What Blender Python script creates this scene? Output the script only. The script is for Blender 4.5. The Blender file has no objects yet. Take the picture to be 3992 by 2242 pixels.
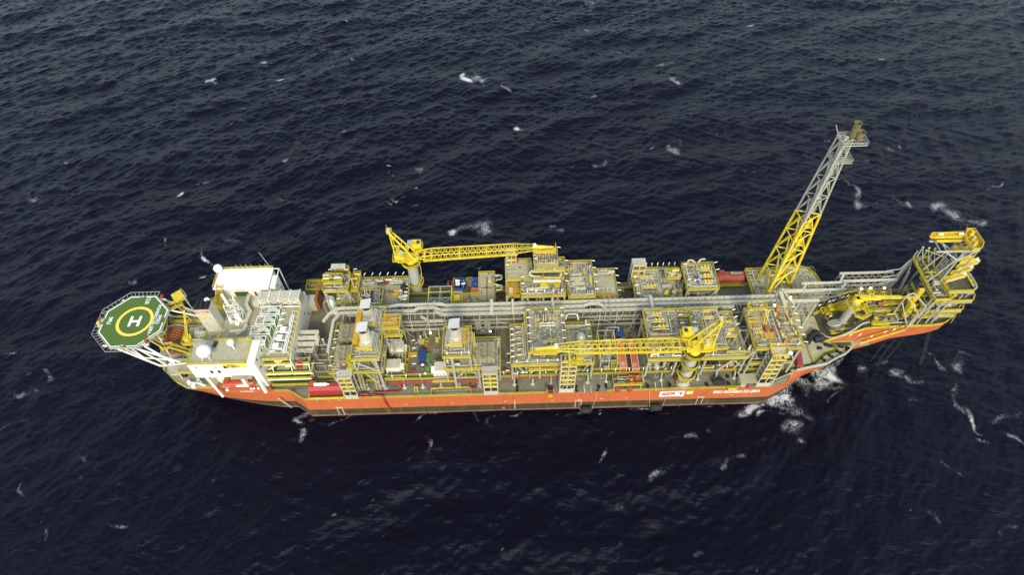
import bpy, math, random
import numpy as np
from mathutils import Vector, Matrix
R = math.radians
PI = math.pi
random.seed(7)
SC = bpy.context.scene
COL = SC.collection

# ------------------------------------------------------------------ camera
ALT = 215.0
PITCH, ROLL, FPX = R(51.95), R(-1.62), 2490.0
cam_d = bpy.data.cameras.new('camera')
cam = bpy.data.objects.new('camera', cam_d)
COL.objects.link(cam)
SC.camera = cam
cam_d.sensor_width = 36.0
cam_d.lens = FPX / 3992 * 36
cam_d.clip_start = 1.0
cam_d.clip_end = 20000
_f = Vector((math.sin(R(.05)) * math.cos(PITCH), math.cos(R(.05)) * math.cos(PITCH), -math.sin(PITCH)))
_r = Vector((math.cos(R(.05)), -math.sin(R(.05)), 0))
_u = _r.cross(_f)
_r2 = math.cos(ROLL) * _r + math.sin(ROLL) * _u
_u2 = -math.sin(ROLL) * _r + math.cos(ROLL) * _u
cam.matrix_world = Matrix(((_r2.x, _u2.x, -_f.x, 0), (_r2.y, _u2.y, -_f.y, 0), (_r2.z, _u2.z, -_f.z, ALT), (0, 0, 0, 1)))

def S(px, py, z):
    """survey helper: plan position (x, y) of a point of known height z"""
    d = (px - 1996) * _r2 / FPX - (py - 1121) * _u2 / FPX + _f
    t = (ALT - z) / -d.z
    return (d.x * t, d.y * t)

def tile(x0, y0, x1, w):
    k = (x1 - x0) / w
    def g(a, b, z):
        p = S(x0 + a * k, y0 + b * k, z)
        return (p[0], p[1], z)
    return g
tA = tile(350, 980, 850, 1247); tB = tile(700, 980, 1300, 1497); tC = tile(1180, 1000, 1780, 1357)
tD = tile(1480, 860, 2280, 2576); tE = tile(1680, 1140, 2280, 1736); tF = tile(1900, 920, 2500, 1736)
tG = tile(2380, 960, 2980, 2554); tI = tile(2200, 1180, 2700, 1644); tJ = tile(2600, 1150, 3200, 1736)
tK = tile(2900, 400, 3500, 1113); tL = tile(2900, 1000, 3400, 1447); tM = tile(3200, 860, 3900, 1809)
tN1 = tile(600, 1400, 1300, 2576); tN2 = tile(1300, 1400, 2000, 2576); tN3 = tile(2000, 1400, 2700, 2576); tN4 = tile(2600, 1400, 3300, 2576)
t1 = tile(1180, 1020, 1560, 2291); t2 = tile(1180, 1220, 1560, 2291); t3 = tile(1500, 1180, 1880, 2291); t4 = tile(1940, 980, 2320, 2291)
t5 = tile(1960, 1190, 2340, 2291); t6 = tile(2480, 1190, 2860, 2291); t7 = tile(2840, 1190, 3220, 2291); t8 = tile(3060, 1060, 3480, 2170)
bA = tile(3260, 1000, 3640, 2291); bB = tile(3500, 860, 3880, 2291); bC = tile(3460, 1080, 3840, 2291)
aA = tile(700, 1260, 1080, 2291); aB = tile(960, 1100, 1340, 2291); aC = tile(580, 1060, 960, 2291)
tW = tile(0, 0, 3992, 2576)
aH = tile(360, 1120, 700, 1892)

# ------------------------------------------------------------------ world and light
SUN_EL, SUN_AZ = R(38), R(176)      # azimuth measured clockwise from +Y
w = bpy.data.worlds.new('World'); SC.world = w; w.use_nodes = True
nt = w.node_tree; nt.nodes.clear()
sky = nt.nodes.new('ShaderNodeTexSky'); sky.sky_type = 'NISHITA'; sky.sun_disc = False
sky.sun_elevation = SUN_EL; sky.sun_rotation = SUN_AZ; sky.air_density = 1.2; sky.dust_density = 1.2; sky.ozone_density = 1.5
hs = nt.nodes.new('ShaderNodeHueSaturation'); hs.inputs["Saturation"].default_value = 0.72
bg = nt.nodes.new('ShaderNodeBackground'); bg.inputs['Strength'].default_value = 0.138
wo = nt.nodes.new('ShaderNodeOutputWorld')
nt.links.new(sky.outputs[0], hs.inputs['Color']); nt.links.new(hs.outputs[0], bg.inputs[0]); nt.links.new(bg.outputs[0], wo.inputs[0])
sd = bpy.data.lights.new('sun', 'SUN'); sd.energy = 1.3; sd.angle = R(12); sd.color = (1.0, 0.92, 0.70)
sun = bpy.data.objects.new('sun', sd); COL.objects.link(sun)
sv = Vector((math.sin(SUN_AZ) * math.cos(SUN_EL), math.cos(SUN_AZ) * math.cos(SUN_EL), math.sin(SUN_EL)))
sun.rotation_euler = sv.to_track_quat('Z', 'Y').to_euler()
SC.view_settings.view_transform = 'Standard'; SC.view_settings.look = 'None'
SC.view_settings.exposure = 1.14; SC.view_settings.gamma = 1.0
SC.render.engine = 'CYCLES'
SC.cycles.max_bounces = 6

# ------------------------------------------------------------------ materials
MT = {}
def mat(name, col, rough=0.6, metal=0.0, var=0.12, scale=0.6, stain=None, stain_amt=0.0, stain_scale=0.25, bump=0.0, streak=0):
    m = bpy.data.materials.new(name); m.use_nodes = True; n = m.node_tree; N = n.nodes; L = n.links
    b = N['Principled BSDF']; b.inputs['Roughness'].default_value = rough; b.inputs['Metallic'].default_value = metal
    tc = N.new('ShaderNodeTexCoord')
    no = N.new('ShaderNodeTexNoise'); no.inputs['Scale'].default_value = scale; no.inputs['Detail'].default_value = 6; no.inputs['Roughness'].default_value = .65
    L.new(tc.outputs['Object'], no.inputs['Vector'])
    mr = N.new('ShaderNodeMapRange'); mr.inputs[1].default_value = .3; mr.inputs[2].default_value = .7
    mr.inputs[3].default_value = 1 - var; mr.inputs[4].default_value = 1 + var
    L.new(no.outputs['Fac'], mr.inputs[0])
    oi = N.new('ShaderNodeObjectInfo'); om = N.new('ShaderNodeMapRange'); om.inputs[3].default_value = .86; om.inputs[4].default_value = 1.08; L.new(oi.outputs['Random'], om.inputs[0])
    mu = N.new('ShaderNodeMath'); mu.operation = 'MULTIPLY'; L.new(mr.outputs[0], mu.inputs[0]); L.new(om.outputs[0], mu.inputs[1])
    mx = N.new('ShaderNodeMix'); mx.data_type = 'RGBA'; mx.blend_type = 'MULTIPLY'; mx.inputs[0].default_value = 1
    mx.inputs[6].default_value = (*col, 1); L.new(mu.outputs[0], mx.inputs[7])
    out = mx.outputs[2]
    if stain:
        n2 = N.new('ShaderNodeTexNoise'); n2.inputs['Scale'].default_value = stain_scale; n2.inputs['Detail'].default_value = 9; n2.inputs['Roughness'].default_value = .7
        if streak:
            mp = N.new('ShaderNodeMapping'); mp.inputs['Scale'].default_value = (1, 1, streak); L.new(tc.outputs['Object'], mp.inputs[0]); L.new(mp.outputs[0], n2.inputs['Vector'])
        else: L.new(tc.outputs['Object'], n2.inputs['Vector'])
        m2 = N.new('ShaderNodeMapRange'); m2.inputs[1].default_value = .66 - .3 * stain_amt; m2.inputs[2].default_value = .78 - .2 * stain_amt
        L.new(n2.outputs['Fac'], m2.inputs[0])
        m3 = N.new('ShaderNodeMix'); m3.data_type = 'RGBA'; L.new(m2.outputs[0], m3.inputs[0]); L.new(out, m3.inputs[6]); m3.inputs[7].default_value = (*stain, 1)
        out = m3.outputs[2]
    L.new(out, b.inputs['Base Color'])
    if bump:
        bp = N.new('ShaderNodeBump'); bp.inputs['Strength'].default_value = bump; bp.inputs['Distance'].default_value = .05
        L.new(no.outputs['Fac'], bp.inputs['Height']); L.new(bp.outputs[0], b.inputs['Normal'])
    MT[name] = m
    return m
RUST = (.16, .07, .02)
mat('deck_mid', (.15, .137, .078), .75, var=.2, scale=.4, stain=(.085, .07, .035), stain_amt=.5, stain_scale=.12)
mat('deck_side', (.20, .188, .12), .75, var=.2, scale=.4, stain=(.10, .085, .045), stain_amt=.5, stain_scale=.14)
mat('deck_grey', (.36, .335, .205), .7, var=.16, scale=.5, stain=(.24, .20, .11), stain_amt=.45, stain_scale=.18)
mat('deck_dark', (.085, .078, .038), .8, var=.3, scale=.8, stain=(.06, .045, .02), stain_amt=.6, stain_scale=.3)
mat('deck_green', (.045, .085, .008), .7, var=.2, scale=1.5)
mat('yellow', (.56, .45, .022), .5, var=.14, scale=.4, stain=(.42, .25, .02), stain_amt=.3, stain_scale=.9)
mat('yellow_bright', (.68, .52, .024), .5, var=.22, scale=.5, stain=(.40, .27, .015), stain_amt=.45, stain_scale=.6)
mat('steel', (.39, .385, .305), .5, .1, var=.12, scale=.5, stain=(.22, .17, .10), stain_amt=.3, stain_scale=.5)
mat('steel_dark', (.13, .125, .09), .6, .1, var=.25, scale=.7, stain=(.10, .07, .03), stain_amt=.5, stain_scale=.5)
mat('cream', (.50, .475, .35), .45, .05, var=.1, scale=.8, stain=(.33, .27, .15), stain_amt=.35, stain_scale=.6)
mat('lagging', (.54, .51, .38), .38, .25, var=.14, scale=.9, stain=(.30, .27, .17), stain_amt=.3, stain_scale=1.2)
mat('white', (.78, .77, .68), .5, var=.05, scale=.3, stain=(.60, .53, .34), stain_amt=.25, stain_scale=.35)
mat('ivory', (.80, .77, .62), .55, var=.08, scale=.3, stain=(.56, .47, .24), stain_amt=.35, stain_scale=.7, streak=.15)
mat('dome', (.86, .86, .80), .35, var=.02, scale=.5)
mat('brown', (.30, .165, .018), .75, var=.3, scale=.9, stain=(.13, .06, .012), stain_amt=.5, stain_scale=.6)
mat('ochre', (.52, .28, .015), .7, var=.2, scale=.7, stain=(.33, .15, .012), stain_amt=.4, stain_scale=.5)
mat('weathered', (.27, .235, .13), .8, var=.25, scale=.7, stain=(.13, .10, .045), stain_amt=.65, stain_scale=.5, bump=.3)
mat('dull_orange', (.40, .10, .028), .6, var=.2)
mat('rusty', (.14, .12, .045), .8, var=.35, scale=1.2)
mat('black', (.012, .012, .010), .6, var=.3)
mat('rubber', (.02, .018, .014), .85, var=.5, scale=2, bump=.5)
mat('red', (.33, .035, .028), .45, var=.12, stain=(.22, .03, .02), stain_amt=.4, stain_scale=.5)
mat('dull_red', (.27, .045, .03), .6, var=.2, scale=.5, stain=(.30, .20, .13), stain_amt=.35, stain_scale=.5)
mat('orange', (.50, .12, .035), .5, var=.08, scale=.4, stain=(.36, .10, .03), stain_amt=.3, stain_scale=.6)
mat('boat_orange', (.48, .075, .03), .35, var=.05)
mat('hull_orange', (.50, .125, .042), .5, var=.05, scale=.12, stain=(.31, .09, .032), stain_amt=.42, stain_scale=.9, streak=.10)
mat('boot_dark', (.034, .034, .014), .7, var=.22, scale=.25, stain=(.11, .07, .03), stain_amt=.5, stain_scale=.6, streak=.2)
mat('boot_pink', (.20, .085, .05), .7, var=.2, scale=.3)
mat('blue', (.02, .045, .17), .5, var=.2)
mat('blue_bright', (.03, .07, .24), .5, var=.2)
mat('green', (.10, .30, .03), .6, var=.15)
mat('green_pale', (.16, .36, .12), .6, var=.1)
mat('turf', (.075, .14, .018), .85, var=.16, scale=3.0, stain=(.04, .085, .014), stain_amt=.4, stain_scale=.5)
mat('paint_white', (.80, .80, .74), .6, var=.08, scale=2)
mat('paint_yellow', (.80, .62, .06), .6, var=.1, scale=2, stain=(.55, .30, .04), stain_amt=.5, stain_scale=1.3)
mat('paint_red', (.55, .03, .035), .6, var=.05)
mat('paint_green', (.20, .45, .03), .6, var=.05)
mat('letter_dark', (.10, .07, .01), .6, var=.05)
mat('glass', (.03, .035, .03), .1, var=.05)
mat('rust_brown', (.26, .085, .018), .75, var=.3, scale=1.2)
mat('chain', (.022, .017, .012), .8, var=.3)
mat('net', (.36, .36, .30), .8, var=.1)
mat('cowl', (.42, .42, .39), .45, .1, var=.05, stain=(.42, .40, .33), stain_amt=.3, stain_scale=.8)
def lamp_mat(name, col, e):
    m = bpy.data.materials.new(name); m.use_nodes = True; b = m.node_tree.nodes['Principled BSDF']
    b.inputs['Base Color'].default_value = (*col, 1); b.inputs['Emission Color'].default_value = (*col, 1); b.inputs['Emission Strength'].default_value = e
    MT[name] = m
lamp_mat('lamp_lit', (1, .9, .65), 4.0)
lamp_mat('tube_white', (.92, .92, .80), .25)

# ------------------------------------------------------------------ mesh helper
ORG = {}
class MB:
    def __init__(s): s.v = []; s.f = []
    def add(s, vs, fs):
        o = len(s.v); s.v += [tuple(v) for v in vs]; s.f += [tuple(i + o for i in f) for f in fs]; return s
    def box(s, x0, y0, z0, x1, y1, z1):
        if x0 > x1: x0, x1 = x1, x0
        if y0 > y1: y0, y1 = y1, y0
        if z0 > z1: z0, z1 = z1, z0
        return s.add([(x0, y0, z0), (x1, y0, z0), (x1, y1, z0), (x0, y1, z0), (x0, y0, z1), (x1, y0, z1), (x1, y1, z1), (x0, y1, z1)],
                     [(3, 2, 1, 0), (4, 5, 6, 7), (0, 1, 5, 4), (1, 2, 6, 5), (2, 3, 7, 6), (3, 0, 4, 7)])
    def cbox(s, c, d, rz=0, bevel=0):
        hx, hy = d[0] / 2, d[1] / 2
        if bevel: pts = [(-hx + bevel, -hy), (hx - bevel, -hy), (hx, -hy + bevel), (hx, hy - bevel), (hx - bevel, hy), (-hx + bevel, hy), (-hx, hy - bevel), (-hx, -hy + bevel)]
        else: pts = [(-hx, -hy), (hx, -hy), (hx, hy), (-hx, hy)]
        ca, sa = math.cos(rz), math.sin(rz)
        return s.prism([(c[0] + x * ca - y * sa, c[1] + x * sa + y * ca) for x, y in pts], c[2], c[2] + d[2])
    def prism(s, poly, z0, z1):
        n = len(poly)
        a = sum(poly[i][0] * poly[(i + 1) % n][1] - poly[(i + 1) % n][0] * poly[i][1] for i in range(n))
        if a < 0: poly = poly[::-1]
        g0 = z0 if callable(z0) else (lambda x, y: z0); g1 = z1 if callable(z1) else (lambda x, y: z1)
        vs = [(x, y, g0(x, y)) for x, y in poly] + [(x, y, g1(x, y)) for x, y in poly]
        return s.add(vs, [tuple(range(n))[::-1], tuple(range(n, 2 * n))] + [(i, (i + 1) % n, n + (i + 1) % n, n + i) for i in range(n)])
    def beam(s, p, q, w=.2, h=None):
        p = Vector(p); q = Vector(q); d = q - p
        if d.length < 1e-5: return s
        d.normalize(); up = Vector((0, 0, 1)) if abs(d.z) < .95 else Vector((0, 1, 0))
        a = d.cross(up).normalized() * w / 2; b = a.cross(d).normalized() * (h or w) / 2
        vs = [p - a - b, p + a - b, p + a + b, p - a + b, q - a - b, q + a - b, q + a + b, q - a + b]
        return s.add(vs, [(3, 2, 1, 0), (4, 5, 6, 7), (0, 1, 5, 4), (1, 2, 6, 5), (2, 3, 7, 6), (3, 0, 4, 7)])
    def tube(s, p, q, r=.1, r2=None, n=8, cap=True):
        p = Vector(p); q = Vector(q); d = q - p
        if d.length < 1e-5: return s
        r2 = r if r2 is None else r2
        d.normalize(); up = Vector((0, 0, 1)) if abs(d.z) < .95 else Vector((1, 0, 0))
        a = d.cross(up).normalized(); b = a.cross(d)
        vs = []
        for c, rr in ((p, r), (q, r2)):
            for i in range(n):
                t = 2 * PI * i / n; vs.append(c + (a * math.cos(t) + b * math.sin(t)) * rr)
        fs = [(i, n + i, n + (i + 1) % n, (i + 1) % n) for i in range(n)]
        if cap: fs += [tuple(range(n)), tuple(range(n, 2 * n))[::-1]]
        return s.add(vs, fs)
    def path(s, pts, r=.15, n=8, bend=0):
        if bend and len(pts) > 2:
            P = [Vector(p) for p in pts]; o = [P[0]]
            for i in range(1, len(P) - 1):
                a = (P[i - 1] - P[i]); c = (P[i + 1] - P[i]); k = min(bend, a.length * .45, c.length * .45)
                a.normalize(); c.normalize()
                for t in (0, .25, .5, .75, 1):
                    o.append(P[i] + a * k * (1 - t) ** 2 + c * k * t ** 2)
            o.append(P[-1]); pts = o
        for a, b in zip(pts[:-1], pts[1:]): s.tube(a, b, r, n=n)
        return s
    def duct(s, pts, w=1, h=1):
        for i, (a, b) in enumerate(zip(pts[:-1], pts[1:])):
            a = Vector(a); b = Vector(b); d = (b - a).normalized()
            s.beam(a - d * w * .3 * (i > 0), b + d * w * .3 * (i < len(pts) - 2), w - .004 * (i % 3), h - .004 * (i % 3))
        return s
    def lathe(s, c, prof, n=24):
        vs = []; m = len(prof)
        for r, z in prof:
            for i in range(n):
                t = 2 * PI * i / n; vs.append((c[0] + r * math.cos(t), c[1] + r * math.sin(t), c[2] + z))
        fs = [(j * n + i, j * n + (i + 1) % n, (j + 1) * n + (i + 1) % n, (j + 1) * n + i) for j in range(m - 1) for i in range(n)]
        fs += [tuple(range(n))[::-1], tuple(range((m - 1) * n, m * n))]
        return s.add(vs, fs)
    def sphere(s, c, r, n=20, m=10, sz=1):
        return s.lathe(c, [(max(.001, r * math.sin(PI * j / m)), -r * sz * math.cos(PI * j / m)) for j in range(m + 1)], n)
    def torus(s, c, R0, r, n=24, m=8, axis='z'):
        vs = []
        for i in range(n):
            t = 2 * PI * i / n
            for j in range(m):
                u = 2 * PI * j / m; x = (R0 + r * math.cos(u)) * math.cos(t); y = (R0 + r * math.cos(u)) * math.sin(t); z = r * math.sin(u)
                if axis == 'x': x, y, z = z, x, y
                if axis == 'y': x, y, z = x, z, y
                vs.append((c[0] + x, c[1] + y, c[2] + z))
        return s.add(vs, [(i * m + j, ((i + 1) % n) * m + j, ((i + 1) % n) * m + (j + 1) % m, i * m + (j + 1) % m) for i in range(n) for j in range(m)])
    def rail(s, pts, z=None, h=1.15, kick=.28, t=.125, step=2.2, close=False):
        P = [(p[0], p[1], p[2] if len(p) > 2 else z) for p in pts]
        if close: P.append(P[0])
        for a, b in zip(P[:-1], P[1:]):
            a = Vector(a); b = Vector(b); L = (b - a).length
            if L < .3: continue
            s.beam(a + Vector((0, 0, kick / 2)), b + Vector((0, 0, kick / 2)), .05, kick)
            s.beam(a + Vector((0, 0, h)), b + Vector((0, 0, h)), t)
            s.beam(a + Vector((0, 0, h * .58)), b + Vector((0, 0, h * .58)), t * .8)
            k = max(1, int(round(L / step)))
            for i in range(k + 1):
                p = a.lerp(b, i / k); s.beam(p, p + Vector((0, 0, h)), t * .8)
        return s
    def ribbon(s, pts, w, z, th=.03):
        for i, (a, b) in enumerate(zip(pts[:-1], pts[1:])):
            za = a[2] if len(a) > 2 else z; zb = b[2] if len(b) > 2 else z
            d = Vector((b[0] - a[0], b[1] - a[1], 0)); d.normalize(); e = d * w * .42 * (i > 0); f = d * w * .42 * (i < len(pts) - 2)
            s.beam((a[0] - e.x, a[1] - e.y, za + th / 2 + .002 * (i % 2)), (b[0] + f.x, b[1] + f.y, zb + th / 2 + .002 * (i % 2)), w, th)
        return s
    def ladder(s, p, q, w=.6, step=.5):
        p = Vector(p); q = Vector(q); d = (q - p); side = Vector((0, 1, 0)) if abs(d.x) > abs(d.y) else Vector((1, 0, 0))
        a = side * w / 2
        s.beam(p - a, q - a, .12); s.beam(p + a, q + a, .12)
        k = int(d.length / step)
        for i in range(1, k): m = p + d * i / k; s.beam(m - a, m + a, .08)
        return s
    def build(s, name, material, parent=None, label=None, smooth=False):
        me = bpy.data.meshes.new(name)
        o = ORG.get(parent.as_pointer(), (0, 0, 0)) if parent else (0, 0, 0)
        me.from_pydata([(x - o[0], y - o[1], z - o[2]) for x, y, z in s.v], [], s.f); me.update()
        me.materials.append(MT[material] if isinstance(material, str) else material)
        if smooth: me.polygons.foreach_set('use_smooth', [True] * len(me.polygons))
        ob = bpy.data.objects.new(name, me); COL.objects.link(ob)
        if parent:
            ob.parent = parent; ORG[ob.as_pointer()] = o
            d = 0
        if label: ob['label'] = label
        return ob

def sphere_smooth(o): o.data.polygons.foreach_set('use_smooth', [True] * len(o.data.polygons)); return o

def thing(name, label, cat, loc=(0, 0, 0), group=None):
    o = bpy.data.objects.new(name, None); o.empty_display_size = .5; COL.objects.link(o); o.location = loc
    o['label'] = label; o['category'] = cat
    if group: o['group'] = group
    ORG[o.as_pointer()] = tuple(loc)
    return o
def kids(o): return [c for c in bpy.data.objects if c.parent == o]
def structure(ob): ob['kind'] = 'structure'; return ob
def copy_tree(o, parent=None):
    c = o.copy(); COL.objects.link(c); c.parent = parent
    for ch in KIDS(o): copy_tree(ch, c)
    return c
def KIDS(o): return list(o.children)

# automatic labels: several alike on one place are told apart by their order from the left
PENDING = {}
ORD = ['leftmost'] + [w_ + ' from left' for w_ in ('second', 'third', 'fourth', 'fifth', 'sixth', 'seventh', 'eighth', 'ninth', 'tenth', 'eleventh', 'twelfth')]
def pend(o, look, place): PENDING.setdefault((look, place), []).append(o)
def finish_labels():
    for (look, place), L in PENDING.items():
        L.sort(key=lambda o: (round(o.location.x, 1), o.location.y))
        for i, o in enumerate(L):
            if len(L) == 1: o['label'] = f'{look} on {place}'
            else:
                nm = ORD[i] if i < len(ORD) - 1 and i < len(L) - 1 else ('rightmost' if i == len(L) - 1 else f'{i + 1}th from left')
                o['label'] = f'{look} on {place}, {nm}'
            o['group'] = f'{look}s on {place}' if len(L) > 1 else o.get('group', '') or f'{look}s'

def text(s, size, origin, xdir, ydir, material, parent, name='lettering', xs=1.0, extrude=.015, center=False, fit=None, off=.012):
    cu = bpy.data.curves.new('t', 'FONT'); cu.body = s; cu.size = size; cu.extrude = extrude; cu.offset = size * off
    if center: cu.align_x = 'CENTER'
    to = bpy.data.objects.new('t', cu); COL.objects.link(to)
    dg = bpy.context.evaluated_depsgraph_get(); me = bpy.data.meshes.new_from_object(to.evaluated_get(dg))
    bpy.data.objects.remove(to); bpy.data.curves.remove(cu)
    if fit: xs = fit / max(v.co.x for v in me.vertices)
    X = Vector(xdir).normalized(); Y = Vector(ydir).normalized(); Z = X.cross(Y)
    og = Vector(ORG.get(parent.as_pointer(), (0, 0, 0)))
    for v in me.vertices:
        v.co = Vector(origin) + X * v.co.x * xs + Y * v.co.y + Z * v.co.z - og
    me.materials.clear(); me.materials.append(MT[material])
    ob = bpy.data.objects.new(name, me); COL.objects.link(ob); ob.parent = parent; ORG[ob.as_pointer()] = tuple(og)
    return ob

CY = 134.5   # centre line of the vessel
# ------------------------------------------------------------------ hull
ST = [  # x, half breadth at z = -5, 0, 4.9, 12.2, 16
 (-131, .3, .5, 1.5, 4.5, 7), (-127, 1.5, 3, 5.5, 10, 12.4), (-121, 6, 9, 11.8, 15.6, 17.6), (-116.5, 10, 13, 15.2, 18.6, 20.1), (-108, 14, 16.2, 17.8, 20, 20.3),
 (-100, 16.5, 17.9, 19.1, 20.3, 20.3), (-92, 18.5, 19.4, 20.0, 20.3, 20.3), (-87, 19.5, 20.1, 20.3, 20.3, 20.3), (-80.9, 20.3, 20.3, 20.3, 20.4, 20.3), (-75.2, 24.2, 24.2, 24.2, 24.2, 20.3),
 (88.5, 24.2, 24.2, 24.2, 24.2, 20.3), (92.6, 23.2, 23.8, 24.1, 24.2, 20.3), (100, 18, 20, 20.6, 21.2, 20.4), (106, 13.5, 14.9, 16.4, 18.6, 19.2), (111.7, 11.0, 12.5, 14.2, 17.0, 18.1), (120, 5.5, 8, 10, 12.8, 14.1),
 (125, 2.5, 4, 6.3, 8.9, 10.2), (131, .3, .6, 2, 4.2, 6.2), (134.5, .2, .3, .5, 1.2, 2.4)]
def hb(x, k):
    for a, b in zip(ST[:-1], ST[1:]):
        if a[0] <= x <= b[0]:
            t = (x - a[0]) / (b[0] - a[0]); return a[k] + (b[k] - a[k]) * t
    return ST[0][k] if x < ST[0][0] else ST[-1][k]
def loft(mb, xs, lo, hi, klo, khi):
    for sgn in (-1, 1):
        n = len(xs)
        vs = [(x, CY + sgn * hb(x, klo), lo) for x in xs] + [(x, CY + sgn * hb(x, khi), hi) for x in xs]
        fs = [(i, i + 1, n + i + 1, n + i) if sgn < 0 else (i + 1, i, n + i, n + i + 1) for i in range(n - 1)]
        mb.add(vs, fs)
def capx(mb, x, lo, hi, klo, khi, flip=False):
    a, b = hb(x, klo), hb(x, khi)
    f = (0, 1, 2, 3) if not flip else (3, 2, 1, 0)
    mb.add([(x, CY - a, lo), (x, CY + a, lo), (x, CY + b, hi), (x, CY - b, hi)], [f])
XS = sorted(set([s[0] for s in ST] + [-124, -112, -104, -96, -78, 95, 97.5, 103, 115.5, 122.5, 128]))
hull = thing('production_ship', 'long orange hulled production and storage ship with grey decks riding on dark sea', 'ship', (0, CY, 0))
m = MB(); loft(m, XS, 4.9, 12.2, 3, 4); capx(m, -131, 4.9, 12.2, 3, 4); capx(m, 134.5, 4.9, 12.2, 3, 4)
xa = [x for x in XS if x <= -87]; loft(m, xa, 12.2, 16, 4, 5); capx(m, -131, 12.2, 16, 4, 5); capx(m, -87, 12.2, 16, 4, 5, True)
xf = [98.5] + [x for x in XS if x > 98.5]; loft(m, xf, 12.2, 16, 4, 5); capx(m, 98.5, 12.2, 16, 4, 5); capx(m, 134.5, 12.2, 16, 4, 5)
side = m.build('hull_side', 'hull_orange', hull)
m = MB(); loft(m, XS, .9, 4.9, 2, 3); capx(m, -131, .9, 4.9, 2, 3); m.build('boot_band', 'boot_dark', hull)
m = MB(); loft(m, XS, -5, .9, 1, 2); m.build('waterline_band', 'boot_pink', hull)
for z_ in (7.4, 9.8):
    m = MB(); m.box(-75, CY - 24.23, z_, 88.4, CY - 24.205, z_ + .05); m.build('weld_seam', 'dull_orange', side)
for i in range(14): MB().box(-70 + i * 11.6, CY - 24.225, 4.95, -69.95 + i * 11.6, CY - 24.205, 12.1).build('weld_seam', 'dull_orange', side)
# decks
xm = [x for x in XS if -87 <= x <= 98.5] + [98.5]
def plan(xs, k, ins=0): return [(x, CY - hb(x, k) + ins) for x in xs] + [(x, CY + hb(x, k) - ins) for x in reversed(xs)]
m = MB(); m.prism(plan(xm, 4, .02), 11.9, 12.2); m.build('main_deck', 'deck_side', hull)
m = MB(); m.prism(plan(xa, 5, .02), 15.7, 16.0); m.build('poop_deck', 'deck_grey', hull)
m = MB(); m.prism(plan(xf, 5, .02), 15.7, 16.0); m.build('foredeck', 'deck_grey', hull)
# process deck at 16 over the tanks
m = MB(); m.box(-86.9, 115.2, 15.6, 98.4, 153.8, 15.98); m.build('process_deck', 'deck_mid', hull)
m = MB()
m.ribbon([(-70, 115.9), (96, 115.9)], 1.3, 16.0); m.ribbon([(-70, 153.0), (90, 153.0)], 1.3, 16.0)
pts = [tL(770, 1215, 16), tL(905, 1100, 16), tL(1040, 1062, 16), tL(1010, 992, 16), tL(1225, 985, 16)]
m.ribbon(pts, 1.5, 16.005)
m.ribbon([tL(0, 1290, 16), tL(600, 1260, 16), tL(770, 1222, 16)], 1.2, 16.005)
m.ribbon([t8(365, 680, 16), t8(450, 865, 16), t8(585, 860, 16), t8(800, 760, 17)], 1.5, 16.01)
m.ribbon([(-86, 116.0), (-72, 116.0)], 1.5, 16.01)
m.build('green_walkway', 'deck_green', hull)
# longitudinal pipes, bulwark plating and rails
m = MB()
for k, x0, x1 in ((4, -75, 12), (4, 33, 80)):
    m.rail([(x0, CY - 24.1, 12.2), (x1, CY - 24.1, 12.2)])
m.rail([(-75.2, CY + 24.1, 12.2), (90, CY + 24.1, 12.2)])
m.rail([(x, CY - hb(x, 4) + .1, 12.2) for x in (-86.8, -80.9, -75.2)])
m.rail([(-70, 115.3, 16), (96.5, 115.3, 16)]); m.rail([(-70, 117.0, 16), (96.5, 117.0, 16)], kick=.1)
m.rail([(-70, 153.7, 16), (90, 153.7, 16)])
m.rail([(x, CY - hb(x, 5) + .1, 16) for x in (-127, -121, -116.5)]); m.rail([(x, CY - hb(x, 5) + .1, 16) for x in (-112, -103)])
m.rail([(-86, 114.4, 16), (-71.5, 114.4, 16)]); m.rail([(x, CY + hb(x, 5) - .1, 16) for x in (-127, -121, -116.5, -108, -87)])
m.rail([tL(655, 870, 16), tL(775, 1200, 16)], h=1.6, t=.16)
for q in ((760, 1222), (1225, 975)): pass
m.rail([tL(775, 1200, 16), tL(900, 1085, 16), tL(1030, 1048, 16), tL(1000, 980, 16)], t=.07, kick=.1)
m.build('railing', 'yellow', hull)
m = MB()
for a, b in zip(xf[:-2], xf[1:-1]):
    if a < 99 or a > 122: continue
    pa = (a, CY - hb(a, 5) + .05, 16); pb = (b, CY - hb(b, 5) + .05, 16)
    m.beam((pa[0], pa[1], 16.6), (pb[0], pb[1], 16.6), .12, 1.2); m.beam((pa[0], pa[1], 17.25), (pb[0], pb[1], 17.25), .55, .1)
    L = math.dist(pa, pb); k = max(1, int(L / 1.6))
    for i in range(k + 1):
        x = pa[0] + (pb[0] - pa[0]) * i / k; y = pa[1] + (pb[1] - pa[1]) * i / k
        m.beam((x, y + .1, 17.1), (x + .1, y + 1.0, 16.0), .1)
m.build('bulwark', 'cream', hull)
# louvred wave breaker at the forward shoulder
m = MB(); p0 = (89.5, CY - 23.6); p1 = (99.6, CY - 20.6)
p0 = Vector((90.2, CY - 23.8, 0)); p1 = Vector((99.0, CY - 20.8, 0))
for i in range(10):
    p = p0.lerp(p1, i / 9)
    m.add([(p.x, p.y, 12.2), (p.x + .25, p.y + .1, 12.2), (p.x + 1.1, p.y + 2.4, 12.2), (p.x, p.y, 15.2 + .1 * i), (p.x + .25, p.y + .1, 15.2 + .1 * i), (p.x + 1.1, p.y + 2.4, 12.4)],
          [(0, 1, 4, 3), (1, 2, 5, 4), (2, 0, 3, 5), (3, 4, 5), (2, 1, 0)])
m.beam((p0.x, p0.y, 15.3), (p1.x, p1.y, 16.2), .25)
m.build('wave_breaker', 'cream', hull)
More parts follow.
